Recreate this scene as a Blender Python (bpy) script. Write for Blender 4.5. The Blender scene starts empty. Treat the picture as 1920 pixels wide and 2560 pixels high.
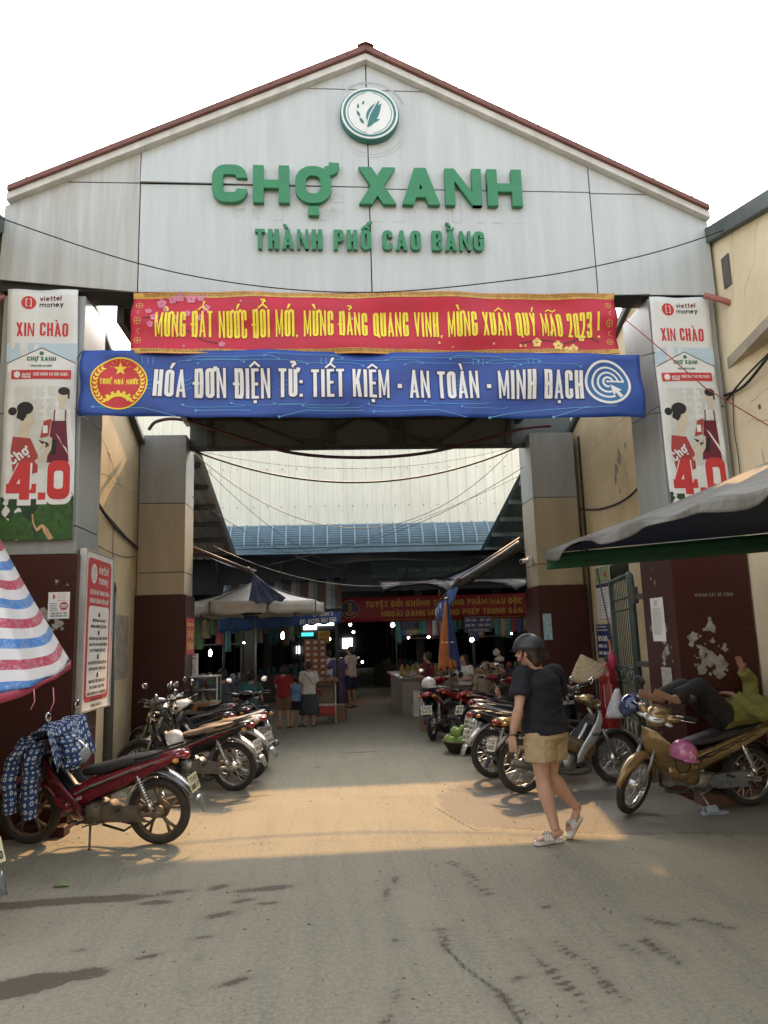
import bpy, bmesh, math, random, unicodedata
import numpy as np
from mathutils import Vector, Matrix, Euler, noise as mnoise
random.seed(7)
R = math.radians
PI = math.pi
scene = bpy.context.scene
col = scene.collection

# ------------------------------------------------------------------ camera
cam = bpy.data.cameras.new('camera')
cam_ob = bpy.data.objects.new('camera', cam)
col.objects.link(cam_ob)
cam.sensor_fit = 'AUTO'
cam.sensor_width = 36.0
cam.lens = 26.02
cam.clip_start = 0.05
cam.clip_end = 3000
cam_ob.matrix_world = (Matrix.Translation((0, 0, 1.72)) @ Matrix.Rotation(R(-4.4), 4, 'Z')
                       @ Matrix.Rotation(R(99.7), 4, 'X') @ Matrix.Rotation(-0.03, 4, 'Z'))
scene.camera = cam_ob

# ------------------------------------------------------------------ sky, sun, exposure
SUN_EL, SUN_AZ = 39.5, 9.0          # behind the gate, shadows fall towards the camera
world = bpy.data.worlds.new('World')
scene.world = world
world.use_nodes = True
wn = world.node_tree
bgn = wn.nodes['Background']
sky = wn.nodes.new('ShaderNodeTexSky')
sky.sky_type = 'NISHITA'
sky.sun_disc = False
sky.sun_elevation = R(SUN_EL)
sky.sun_rotation = R(SUN_AZ)
sky.air_density = 1.0
sky.dust_density = 4.0
sky.ozone_density = 1.0
hsv = wn.nodes.new('ShaderNodeHueSaturation')
hsv.inputs['Saturation'].default_value = 0.32
wn.links.new(sky.outputs[0], hsv.inputs['Color'])
wn.links.new(hsv.outputs[0], bgn.inputs[0])
bgn.inputs[1].default_value = 0.15
sun = bpy.data.lights.new('sun', 'SUN')
sun.energy = 2.0
sun.angle = R(0.8)
sun.color = (0.74, 0.42, 0.17)
sun_ob = bpy.data.objects.new('sun', sun)
col.objects.link(sun_ob)
sd = Vector((math.sin(R(SUN_AZ)) * math.cos(R(SUN_EL)), math.cos(R(SUN_AZ)) * math.cos(R(SUN_EL)), math.sin(R(SUN_EL))))
sun_ob.rotation_euler = sd.to_track_quat('Z', 'Y').to_euler()
vs = scene.view_settings
vs.view_transform = 'Standard'
vs.look = 'None'
vs.exposure = 2.25
vs.gamma = 1.0
scene.render.engine = 'CYCLES'
scene.cycles.use_denoising = True
scene.cycles.max_bounces = 7
scene.cycles.diffuse_bounces = 4

# ------------------------------------------------------------------ materials
def lin(h):
    h = h.lstrip('#')
    out = []
    for i in (0, 2, 4):
        c = int(h[i:i + 2], 16) / 255
        out.append(c / 12.92 if c <= 0.04045 else ((c + 0.055) / 1.055) ** 2.4)
    return tuple(out)

_mats = {}
def pm(name, c, rough=0.6, metal=0.0, var=0.12, scale=6.0, bump=0.0, bscale=40.0, stretch=None,
       c2=None, coat=0.0, alpha=1.0, trans=0.0, spec=0.5, detail=6):
    if name in _mats: return _mats[name]
    if isinstance(c, str): c = lin(c)
    m = bpy.data.materials.new(name); m.use_nodes = True
    nt = m.node_tree; b = nt.nodes['Principled BSDF']
    tc = nt.nodes.new('ShaderNodeTexCoord')
    vec = tc.outputs['Object']
    if stretch:
        mp = nt.nodes.new('ShaderNodeMapping'); mp.inputs['Scale'].default_value = stretch
        nt.links.new(vec, mp.inputs[0]); vec = mp.outputs[0]
    n = nt.nodes.new('ShaderNodeTexNoise'); n.inputs['Scale'].default_value = scale
    n.inputs['Detail'].default_value = detail; n.inputs['Roughness'].default_value = 0.62
    nt.links.new(vec, n.inputs['Vector'])
    ramp = nt.nodes.new('ShaderNodeValToRGB')
    if c2 is None:
        lo = tuple(max(0, x * (1 - var)) for x in c); hi = tuple(min(1, x * (1 + var)) for x in c)
    else:
        lo = lin(c2) if isinstance(c2, str) else c2; hi = c
    ramp.color_ramp.elements[0].position = 0.3; ramp.color_ramp.elements[1].position = 0.7
    ramp.color_ramp.elements[0].color = (*lo, 1); ramp.color_ramp.elements[1].color = (*hi, 1)
    nt.links.new(n.outputs['Fac'], ramp.inputs[0])
    nt.links.new(ramp.outputs[0], b.inputs['Base Color'])
    b.inputs['Roughness'].default_value = rough
    mr = nt.nodes.new('ShaderNodeMapRange')
    mr.inputs['To Min'].default_value = max(0.02, rough - 0.1); mr.inputs['To Max'].default_value = min(1, rough + 0.12)
    nt.links.new(n.outputs['Fac'], mr.inputs['Value']); nt.links.new(mr.outputs[0], b.inputs['Roughness'])
    b.inputs['Metallic'].default_value = metal
    b.inputs['Coat Weight'].default_value = coat
    b.inputs['Specular IOR Level'].default_value = spec
    b.inputs['Transmission Weight'].default_value = trans
    b.inputs['Alpha'].default_value = alpha
    if bump:
        n2 = nt.nodes.new('ShaderNodeTexNoise'); n2.inputs['Scale'].default_value = bscale
        n2.inputs['Detail'].default_value = 4
        nt.links.new(vec if stretch else tc.outputs['Object'], n2.inputs['Vector'])
        bp = nt.nodes.new('ShaderNodeBump'); bp.inputs['Strength'].default_value = bump; bp.inputs['Distance'].default_value = 0.02
        nt.links.new(n2.outputs['Fac'], bp.inputs['Height']); nt.links.new(bp.outputs[0], b.inputs['Normal'])
    _mats[name] = m
    return m

def em(name, c, s):
    if name in _mats: return _mats[name]
    if isinstance(c, str): c = lin(c)
    m = bpy.data.materials.new(name); m.use_nodes = True
    b = m.node_tree.nodes['Principled BSDF']
    b.inputs['Base Color'].default_value = (0.8, 0.8, 0.8, 1)
    b.inputs['Emission Color'].default_value = (*c, 1); b.inputs['Emission Strength'].default_value = s
    _mats[name] = m
    return m

# ------------------------------------------------------------------ objects
def tag(o, label, cat, group=None, kind=None):
    o['label'] = label; o['category'] = cat
    if group: o['group'] = group
    if kind: o['kind'] = kind
    return o

def thing(name, label, cat, loc=(0, 0, 0), rz=0.0, group=None, lean=0.0):
    o = bpy.data.objects.new(name, None)
    o.empty_display_size = 0.2
    o.location = loc; o.rotation_euler = (lean, 0, rz)
    col.objects.link(o)
    tag(o, label, cat, group)
    return o

def link_mesh(name, me, mats, parent=None, world=False):
    o = bpy.data.objects.new(name, me)
    if not isinstance(mats, (list, tuple)): mats = [mats]
    if len(me.materials): me.materials.clear()
    for m in mats: me.materials.append(m)
    col.objects.link(o)
    if parent is not None:
        o.parent = parent
        if world:
            M = parent.matrix_basis.copy()
            p = parent.parent
            while p is not None:
                M = p.matrix_basis @ M
                p = p.parent
            o.matrix_parent_inverse = M.inverted()
    return o

def cr(p, q): return Vector(p).cross(Vector(q))

class MB:
    """collects geometry for ONE mesh object"""
    def __init__(s): s.bm = bmesh.new(); s.mi = 0
    def face(s, pts):
        vs_ = [s.bm.verts.new(p) for p in pts]
        try: f = s.bm.faces.new(vs_)
        except ValueError: return None
        f.material_index = s.mi
        return f
    def mesh(s, V, F, smooth=False):
        vs_ = [s.bm.verts.new(v) for v in V]
        for f in F:
            try:
                q = s.bm.faces.new([vs_[i] for i in f]); q.material_index = s.mi; q.smooth = smooth
            except ValueError: pass
    def box(s, a, b, M=None):
        x0, y0, z0 = a; x1, y1, z1 = b
        V = [Vector(p) for p in ((x0, y0, z0), (x1, y0, z0), (x1, y1, z0), (x0, y1, z0), (x0, y0, z1), (x1, y0, z1), (x1, y1, z1), (x0, y1, z1))]
        if M is not None: V = [M @ v for v in V]
        s.mesh(V, [(0, 3, 2, 1), (4, 5, 6, 7), (0, 1, 5, 4), (1, 2, 6, 5), (2, 3, 7, 6), (3, 0, 4, 7)])
    def cbox(s, c, size, M=None):
        s.box([c[i] - size[i] / 2 for i in range(3)], [c[i] + size[i] / 2 for i in range(3)], M)
    def prism(s, pts, d, M=None):
        """polygon pts (3D) extruded by vector d"""
        P = [Vector(p) for p in pts]; d = Vector(d); n = len(P)
        V = P + [p + d for p in P]
        if M is not None: V = [M @ v for v in V]
        F = [tuple(range(n - 1, -1, -1)), tuple(range(n, 2 * n))]
        for i in range(n): F.append((i, (i + 1) % n, n + (i + 1) % n, n + i))
        s.mesh(V, F)
    def loft(s, rings, cap=True, smooth=True, closed=True):
        n = len(rings[0]); V = []; F = []
        for r in rings: V += list(r)
        for k in range(len(rings) - 1):
            for i in range(n if closed else n - 1):
                j = (i + 1) % n
                F.append((k * n + i, k * n + j, (k + 1) * n + j, (k + 1) * n + i))
        if cap and closed:
            F.append(tuple(range(n - 1, -1, -1))); F.append(tuple(range((len(rings) - 1) * n, len(rings) * n)))
        s.mesh(V, F, smooth)
    def tube(s, pts, r, n=8, right=None, smooth=True, cap=True):
        """tube through pts; r number, list, or list of (a, b) with a along 'right'"""
        P = [Vector(p) for p in pts]; m = len(P)
        if not isinstance(r, (list, tuple)): r = [r] * m
        rings = []; prev = None
        for i in range(m):
            t = (P[min(i + 1, m - 1)] - P[max(i - 1, 0)])
            if t.length < 1e-9: t = Vector((0, 0, 1))
            t.normalize()
            if right is not None: a = Vector(right)
            elif prev is not None: a = prev
            else: a = Vector((0, 0, 1)) if abs(t.z) < 0.9 else Vector((1, 0, 0))
            a = a - t * a.dot(t)
            if a.length < 1e-6: a = t.orthogonal()
            a.normalize(); prev = a
            b = t.cross(a)
            ra, rb = r[i] if isinstance(r[i], (list, tuple)) else (r[i], r[i])
            rings.append([P[i] + a * (ra * math.cos(2 * PI * k / n)) + b * (rb * math.sin(2 * PI * k / n)) for k in range(n)])
        s.loft(rings, cap, smooth)
    def capsule(s, p0, p1, r0, r1, n=10):
        p0, p1 = Vector(p0), Vector(p1); t = p1 - p0
        if t.length < 1e-6: t = Vector((0, 0, 1e-3))
        L = t.length; t.normalize()
        pts, rr = [], []
        for a in (80, 50, 20): pts.append(p0 - t * r0 * math.sin(R(a))); rr.append(r0 * math.cos(R(a)))
        pts += [p0, p1]; rr += [r0, r1]
        for a in (20, 50, 80): pts.append(p1 + t * r1 * math.sin(R(a))); rr.append(r1 * math.cos(R(a)))
        s.tube(pts, rr, n)
    def blob(s, c, rad, M=None, n=14, m=9):
        c = Vector(c); V = []; F = []
        for i in range(m + 1):
            th = PI * i / m
            for k in range(n):
                ph = 2 * PI * k / n
                v = Vector((rad[0] * math.sin(th) * math.cos(ph), rad[1] * math.sin(th) * math.sin(ph), rad[2] * math.cos(th)))
                if i in (0, m): v = Vector((v.x + 1e-5 * math.cos(ph), v.y + 1e-5 * math.sin(ph), v.z))
                if M is not None: v = M @ v
                V.append(c + v)
        for i in range(m):
            for k in range(n):
                F.append((i * n + k, i * n + (k + 1) % n, (i + 1) * n + (k + 1) % n, (i + 1) * n + k))
        s.mesh(V, F, True)
    def lathe(s, prof, c=(0, 0, 0), axis='Z', n=24, M=None, smooth=True):
        """prof: (radius, height) list"""
        c = Vector(c); rings = []
        for r_, h in prof:
            ring = []
            for k in range(n):
                a = 2 * PI * k / n
                x, y = r_ * math.cos(a), r_ * math.sin(a)
                v = Vector((x, y, h)) if axis == 'Z' else (Vector((x, h, y)) if axis == 'Y' else Vector((h, x, y)))
                if M is not None: v = M @ v
                ring.append(c + v)
            rings.append(ring)
        s.loft(rings, False, smooth)
    def grid(s, f, nu, nv, smooth=True):
        V = [f(i / nu, j / nv) for j in range(nv + 1) for i in range(nu + 1)]; F = []
        for j in range(nv):
            for i in range(nu):
                a = j * (nu + 1) + i
                F.append((a, a + 1, a + nu + 2, a + nu + 1))
        s.mesh(V, F, smooth)
    def map(s, f):
        for v in s.bm.verts: v.co = f(v.co)
    def cut(s, co, no, clear=True):
        g = s.bm.verts[:] + s.bm.edges[:] + s.bm.faces[:]
        bmesh.ops.bisect_plane(s.bm, geom=g, plane_co=co, plane_no=no, clear_outer=clear)
    def to_mesh(s, name):
        me = bpy.data.meshes.new(name); s.bm.to_mesh(me); s.bm.free(); return me
    def build(s, name, mats, parent=None, world=False, solid=0.0, bevel=0.0, recalc=True, normals_up=None):
        if recalc: bmesh.ops.recalc_face_normals(s.bm, faces=s.bm.faces[:])
        me = s.to_mesh(name)
        o = link_mesh(name, me, mats, parent, world)
        if solid:
            md = o.modifiers.new('thickness', 'SOLIDIFY'); md.thickness = solid; md.offset = 0
        if bevel:
            md = o.modifiers.new('edge', 'BEVEL'); md.width = bevel; md.segments = 2; md.limit_method = 'ANGLE'; md.angle_limit = R(40)
        return o
    def remeshed(s, name, voxel, mats, parent=None, smooth=4, world=False, wr=0.0):
        bmesh.ops.recalc_face_normals(s.bm, faces=s.bm.faces[:])
        me = s.to_mesh(name + '_raw')
        t = bpy.data.objects.new('tmp', me); col.objects.link(t)
        md = t.modifiers.new('r', 'REMESH'); md.mode = 'VOXEL'; md.voxel_size = voxel; md.use_smooth_shade = True
        md2 = t.modifiers.new('s', 'SMOOTH'); md2.iterations = smooth; md2.factor = 0.5
        dg = bpy.context.evaluated_depsgraph_get()
        out = bpy.data.meshes.new_from_object(t.evaluated_get(dg))
        out.name = name
        if wr:
            nv_ = len(out.vertices); no_ = np.zeros(nv_ * 3, np.float32); out.vertices.foreach_get('normal', no_); co_ = np.zeros(nv_ * 3, np.float32); out.vertices.foreach_get('co', co_); no_ = no_.reshape(-1, 3); co_ = co_.reshape(-1, 3)
            for i_ in range(nv_):
                p = Vector(co_[i_]); n1 = mnoise.noise(Vector((p.x * 6 + p.z * 4, p.y * 6 - p.z * 3, p.z * 13))); n2 = mnoise.noise(Vector((p.x * 15 - p.z * 9, p.y * 15, p.z * 22)))
                co_[i_] += no_[i_] * (wr * (1 - abs(n1) * 3) + wr * .45 * n2)
            out.vertices.foreach_set('co', co_.ravel()); out.update()
        bpy.data.objects.remove(t); bpy.data.meshes.remove(me)
        return link_mesh(name, out, mats, parent, world)

def sag(p0, p1, d, n=24):
    p0, p1 = Vector(p0), Vector(p1)
    return [p0.lerp(p1, i / n) - Vector((0, 0, d * 4 * (i / n) * (1 - i / n))) for i in range(n + 1)]

def cat_pts(P, n=10):
    """Catmull-Rom through P"""
    P = [Vector(p) for p in P]; Q = [P[0]] + P + [P[-1]]; out = []
    for i in range(1, len(Q) - 2):
        a, b, c, d = Q[i - 1:i + 3]
        for k in range(n):
            t = k / n
            out.append(0.5 * ((2 * b) + (c - a) * t + (2 * a - 5 * b + 4 * c - d) * t * t + (3 * b - a - 3 * c + d) * t ** 3))
    out.append(P[-1])
    return out

# ------------------------------------------------------------------ flat graphics and lettering
class Frame:
    """a flat sheet in the place: (u, v, d) -> world; optional ripple shared by all that is printed on it"""
    def __init__(s, o, right, up, wave=None):
        s.o, s.r, s.u = Vector(o), Vector(right).normalized(), Vector(up).normalized()
        s.n = s.r.cross(s.u); s.wave = wave
    def __call__(s, u, v, d=0.0):
        if s.wave: d = d + s.wave(u, v)
        return s.o + s.r * u + s.u * v + s.n * d

class Art:
    """2-D polygons laid out in (u, v) with layer offsets; built on a Frame"""
    def __init__(s, frame): s.f = frame; s.mb = MB(); s.k = 0
    def poly(s, pts, d=0.002):
        s.k += 1
        d = d + (s.k % 23) * 0.00006
        s.mb.face([(p[0], p[1], d) for p in pts])
    def rect(s, u0, v0, u1, v1, d=0.002): s.poly([(u0, v0), (u1, v0), (u1, v1), (u0, v1)], d)
    def disc(s, u, v, r, d=0.002, n=28, ry=None, a0=0, a1=360):
        ry = ry or r
        P = [(u + r * math.cos(R(a0 + (a1 - a0) * k / n)), v + ry * math.sin(R(a0 + (a1 - a0) * k / n))) for k in range(n if a1 - a0 >= 360 else n + 1)]
        s.poly(P, d)
    def ribbon(s, pts, t, closed=False, d=0.002):
        n = len(pts); L = []; Rr = []
        t0 = t if isinstance(t, (list, tuple)) else [t] * n
        for i in range(n):
            p = pts[i]
            a = pts[(i - 1) % n] if (closed or i > 0) else None
            b = pts[(i + 1) % n] if (closed or i < n - 1) else None
            ds = []
            if a is not None: ds.append((p[0] - a[0], p[1] - a[1]))
            if b is not None: ds.append((b[0] - p[0], b[1] - p[1]))
            ns = []
            for dx, dy in ds:
                l = math.hypot(dx, dy) or 1e-9; ns.append((-dy / l, dx / l))
            nx = sum(q[0] for q in ns) / len(ns); ny = sum(q[1] for q in ns) / len(ns)
            l2 = max(0.25, nx * nx + ny * ny); h = t0[i] / 2
            nx, ny = nx / l2 * h, ny / l2 * h
            L.append((p[0] + nx, p[1] + ny)); Rr.append((p[0] - nx, p[1] - ny))
        s.k += 1; dd = d + (s.k % 23) * 0.00006
        for i in range(n if closed else n - 1):
            j = (i + 1) % n
            s.mb.face([(L[i][0], L[i][1], dd), (Rr[i][0], Rr[i][1], dd), (Rr[j][0], Rr[j][1], dd), (L[j][0], L[j][1], dd)])
    def ring(s, u, v, r, t, d=0.002, n=32, a0=0, a1=360, ry=None):
        ry = ry or r; full = a1 - a0 >= 360
        P = [(u + r * math.cos(R(a0 + (a1 - a0) * k / n)), v + ry * math.sin(R(a0 + (a1 - a0) * k / n))) for k in range(n if full else n + 1)]
        s.ribbon(P, t, full, d)
    def text(s, *a, **k): return text(s, *a, **k)
    def build(s, name, mats, parent=None, world=False, extrude=0.0, cell=0.0):
        bm = s.mb.bm
        if extrude:
            bmesh.ops.recalc_face_normals(bm, faces=bm.faces[:])
            fs = bm.faces[:]
            for f in fs:
                if f.normal.z < 0: f.normal_flip()
            r = bmesh.ops.extrude_face_region(bm, geom=fs)
            vs_ = [e for e in r['geom'] if isinstance(e, bmesh.types.BMVert)]
            bmesh.ops.translate(bm, verts=vs_, vec=(0, 0, extrude))
        if cell and s.f.wave:
            xs = [v.co.x for v in bm.verts]; ys = [v.co.y for v in bm.verts]
            for ax, lo, hi in ((0, min(xs), max(xs)), (1, min(ys), max(ys))):
                c = math.floor(lo / cell) * cell + cell
                while c < hi:
                    co = (c, 0, 0) if ax == 0 else (0, c, 0); no = (1, 0, 0) if ax == 0 else (0, 1, 0)
                    bmesh.ops.bisect_plane(bm, geom=bm.verts[:] + bm.edges[:] + bm.faces[:], plane_co=co, plane_no=no)
                    c += cell
        s.mb.map(lambda c: s.f(c.x, c.y, c.z))
        return s.mb.build(name, mats, parent, world)

def rrect(x0, y0, x1, y1, r, n=5, skip=()):
    P = []
    for k, (cx, cy, a) in enumerate(((x1 - r, y1 - r, 0), (x0 + r, y1 - r, 90), (x0 + r, y0 + r, 180), (x1 - r, y0 + r, 270))):
        for i in range(n + 1): P.append((cx + r * math.cos(R(a + 90 * i / n)), cy + r * math.sin(R(a + 90 * i / n))))
    return P

WID = dict(zip('ABCDEFGHIJKLMNOPQRSTUVWXYZ', [.72, .64, .64, .66, .56, .54, .67, .67, .24, .5, .68, .54, .84, .7, .67, .62, .67, .66, .62, .6, .66, .7, .98, .7, .68, .6]))
WID.update({' ': .3, '.': .22, ',': .22, ':': .22, '!': .22, '-': .36, '·': .26, '[': .28, ']': .28, '(': .28, ')': .28, '/': .4,
            '1': .4, **{c: .6 for c in '0234567890'}, 'v': .54, 'i': .2, 'e': .56, 't': .38, 'l': .2, 'm': .84, 'o': .58, 'n': .56, 'y': .54, 'h': .56, 'r': .4, 'a': .56, 'c': .5, 'N': .7, 'đ': .6, 'u': .56})

def strokes(ch, W, H, t):
    """strokes of a glyph: list of ('p', polygon) or ('r', path, closed)"""
    th = t * 0.86; S = []
    rect = lambda x0, y0, x1, y1: S.append(('p', [(x0, y0), (x1, y0), (x1, y1), (x0, y1)]))
    V = lambda x, y0=0, y1=H: rect(x, y0, x + t, y1)
    B = lambda y, x0=0, x1=W: rect(x0, y, x1, y + th)
    def Dg(xa, ya, xb, yb, w=None):
        w = w or t * 1.12
        S.append(('p', [(xa, ya), (xa + w, ya), (xb + w, yb), (xb, yb)]))
    rp = lambda path, closed=False: S.append(('r', path, closed))
    h = t / 2; r = max(0.02 * H, min(W * 0.46 - h, H * 0.32)); xh = H * 0.72
    if ch == 'A':
        w = t * 1.12; m = (W - w) / 2
        Dg(0, 0, m, H); Dg(W - w, 0, m, H); B(H * .2, W * .22, W * .78)
    elif ch in 'BPR':
        V(0); mid = H * .5
        a = [(t * .9, H - h), (W - r - h * .2, H - h), (W - h, H - h - r * .7), (W - h, mid + r * .5), (W - r - h * .2, mid), (t * .9, mid)]
        rp(cat2(a))
        if ch == 'B': rp(cat2([(t * .9, h), (W - r, h), (W - h, h + r * .7), (W - h, mid - r * .5), (W - r, mid), (t * .9, mid)]))
        if ch == 'R': Dg(W - t * 1.2, 0, W * .42, mid)
    elif ch in 'CG':
        r = max(.02 * H, min(r, H * .33 - h))
        P = [(W - h, H * .68)] + [p for p in rrect(h, h, W - h, H - h, r)[1:18]] + [(W - h, H * .32)]
        # order: start right top -> over top -> left -> bottom -> right bottom
        rp([(W - h, H * .645)] + rrect(h, h, W - h, H - h, r)[0:24] + [(W - h, H * (.355 if ch == 'C' else .46))])
        if ch == 'G': B(H * .42, W * .5, W)
    elif ch == 'D':
        V(0); rp(cat2([(t * .9, H - h), (W - r - h, H - h), (W - h, H - h - r), (W - h, h + r), (W - r - h, h), (t * .9, h)]))
    elif ch == 'Đ':
        strokes_into(S, 'D', W, H, t); rect(-t * .55, H * .45, W * .5, H * .45 + th * .8)
    elif ch == 'E': V(0); B(0); B(H - th); B(H / 2 - th / 2, 0, W * .9)
    elif ch == 'F': V(0); B(H - th); B(H * .45, 0, W * .88)
    elif ch == 'H': V(0); V(W - t); B(H / 2 - th / 2)
    elif ch == 'I': V(0)
    elif ch == 'J': rp([(W - h, H)] + rrect(h, h, W - h, H, r)[18:24][::-1] + rrect(h, h, W - h, H, r)[12:18][::-1])
    elif ch == 'K': V(0); Dg(t * .8, H * .42, W - t * 1.25, H, t * 1.25); Dg(W - t * 1.25, 0, t * 1.1, H * .62, t * 1.25)
    elif ch == 'L': V(0); B(0)
    elif ch == 'M': V(0); V(W - t); Dg(W / 2 - t * .45, H * .1, t * .25, H, t * .9); Dg(W / 2 - t * .45, H * .1, W - t * 1.15, H, t * .9)
    elif ch == 'N': V(0); V(W - t); Dg(W - t * 1.0, 0, 0.05 * t, H, t * .95)
    elif ch in 'OQ0':
        rp(rrect(h, h, W - h, H - h, r), True)
        if ch == 'Q': Dg(W * .86, -H * .06, W * .5, H * .3, t * .9)
    elif ch == 'S':
        rp(cat2([(W - h, H * .7), (W - h, H - h - r * .6), (W - r * .9, H - h), (r * .9, H - h), (h, H - h - r * .6), (h, H * .66), (r, H * .55), (W - r, H * .45), (W - h, H * .34), (W - h, h + r * .6), (W - r * .9, h), (r * .9, h), (h, h + r * .6), (h, H * .3)]))
    elif ch == 'T': B(H - th); V(W / 2 - t / 2, 0, H)
    elif ch == 'U': rp([(h, H)] + rrect(h, h, W - h, H, r)[12:24] + [(W - h, H)])
    elif ch == 'V': w = t * 1.12; m = (W - w) / 2; Dg(m, 0, 0, H); Dg(m, 0, W - w, H)
    elif ch == 'X': w = t * 1.25; Dg(0, 0, W - w, H, w); Dg(W - w, 0, 0, H, w)
    elif ch == 'Y': w = t * 1.12; m = (W - w) / 2; V(W / 2 - t / 2, 0, H * .46); Dg(m, H * .4, 0, H); Dg(m, H * .4, W - w, H)
    elif ch == 'Z': B(0); B(H - th); Dg(0, th * .6, W - t * 1.4, H - th * .6, t * 1.4)
    elif ch == '1': V(W - t); Dg(0, H * .68, W - t * 1.1, H, t)
    elif ch == '2': rp(cat2([(h, H * .68), (h, H - h - r * .6), (r, H - h), (W - r, H - h), (W - h, H - h - r * .6), (W - h, H * .6), (W * .7, H * .4), (h * 1.2, h * 1.6)])); B(0)
    elif ch == '3': rp(cat2([(h, H * .74), (h, H - h - r * .6), (r, H - h), (W - r, H - h), (W - h, H - h - r * .6), (W - h, H * .6), (W * .5, H * .52), (W - h, H * .42), (W - h, h + r * .6), (W - r, h), (r, h), (h, h + r * .6), (h, H * .26)]))
    elif ch == '4': V(W - t * 1.25, 0, H); B(H * .2); S.append(('p', [(0, H * .22), (t * .95, H * .22 + th * .6), (W - t * .7, H * .86), (W - t * .3, H), (W - t * 1.4, H), (0, H * .36)]))
    elif ch == '5': B(H - th); V(0, H * .48, H); rp(cat2([(h * .6, H * .56), (W - r, H * .6), (W - h, H * .44), (W - h, h + r * .6), (W - r, h), (r, h), (h, h + r * .6), (h, H * .26)]))
    elif ch == '6': rp(rrect(h, h, W - h, H * .6, min(r, H * .26)), True); rp(cat2([(h, H * .35), (h, H - h - r * .8), (r, H - h), (W - r, H - h), (W - h, H - h - r * .5)]))
    elif ch == '9': rp(rrect(h, H * .4, W - h, H - h, min(r, H * .26)), True); rp(cat2([(W - h, H * .65), (W - h, h + r * .8), (W - r, h), (r, h), (h, h + r * .5)]))
    elif ch == '8': rp(rrect(h, H * .5, W - h, H - h, min(r, H * .2)), True); rp(rrect(h, h, W - h, H * .5, min(r, H * .22)), True)
    elif ch == '7': B(H - th); Dg(W * .2, 0, W - t * 1.2, H - th, t * 1.1)
    elif ch == '.': rect(0, 0, t, t)
    elif ch == ',': S.append(('p', [(0, t), (t, t), (t, 0), (t * .2, -t * .9), (0, -t * .6), (t * .3, 0), (0, 0)]))
    elif ch == ':': rect(0, 0, t, t); rect(0, H * .5, t, H * .5 + t)
    elif ch == '!': rect(0, 0, t, t); rect(0, H * .3, t, H)
    elif ch in '-': B(H * .38)
    elif ch == '·': rect(0, H * .36, t * 1.2, H * .36 + t * 1.2)
    elif ch in '[(': V(0); B(0, 0, W); B(H - th, 0, W)
    elif ch in '])': V(W - t); B(0, 0, W); B(H - th, 0, W)
    elif ch == '/': Dg(0, 0, W - t, H)
    elif ch == 'v': w = t; m = (W - w) / 2; Dg(m, 0, 0, xh); Dg(m, 0, W - w, xh)
    elif ch == 'i': V(0, 0, xh); rect(0, xh + t * .5, t, xh + t * 1.4)
    elif ch == 'l': V(0)
    elif ch == 't': V(W * .25, 0, H * .95); B(xh - th); B(0, W * .25, W)
    elif ch == 'e': rp([(W - h, xh * .5)] + rrect(h, h, W - h, xh - h, min(r, xh * .45))[0:22]); B(xh * .42)
    elif ch in 'oa': rp(rrect(h, h, W - h, xh - h, min(r, xh * .45)), True); (V(W - t, 0, xh) if ch == 'a' else None)
    elif ch == 'c': rp([(W - h, xh * .7)] + rrect(h, h, W - h, xh - h, min(r, xh * .45))[0:24] + [(W - h, xh * .3)])
    elif ch in 'nmh':
        V(0, 0, xh if ch != 'h' else H)
        if ch == 'm': rp([(h, xh * .6), (h + W * .1, xh - h), (W * .42, xh - h), (W * .5, xh * .8), (W * .5, 0)]); rp([(W * .5, xh * .6), (W * .6, xh - h), (W * .9, xh - h), (W - h, xh * .8), (W - h, 0)])
        else: rp([(h, xh * .6), (h + W * .15, xh - h), (W * .75, xh - h), (W - h, xh * .75), (W - h, 0)])
    elif ch == 'r': V(0, 0, xh); rp([(h, xh * .6), (h + W * .3, xh - h), (W, xh - h)])
    elif ch == 'u': rp([(h, xh)] + rrect(h, h, W - h, xh, min(r, xh * .45))[12:24] + [(W - h, xh)])
    elif ch == 'y': w = t; m = (W - w) / 2; Dg(m * .4, -H * .25, W - w, xh); Dg(m, 0, 0, xh)
    return S

def strokes_into(S, ch, W, H, t): S.extend(strokes(ch, W, H, t))

def cat2(P, n=3):
    Q = [P[0]] + P + [P[-1]]; out = []
    for i in range(1, len(Q) - 2):
        a, b, c, d = Q[i - 1:i + 3]
        for k in range(n):
            t = k / n
            out.append(tuple(0.5 * (2 * b[j] + (c[j] - a[j]) * t + (2 * a[j] - 5 * b[j] + 4 * c[j] - d[j]) * t * t + (3 * b[j] - a[j] - 3 * c[j] + d[j]) * t ** 3) for j in (0, 1)))
    out.append(P[-1]); return out

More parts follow.
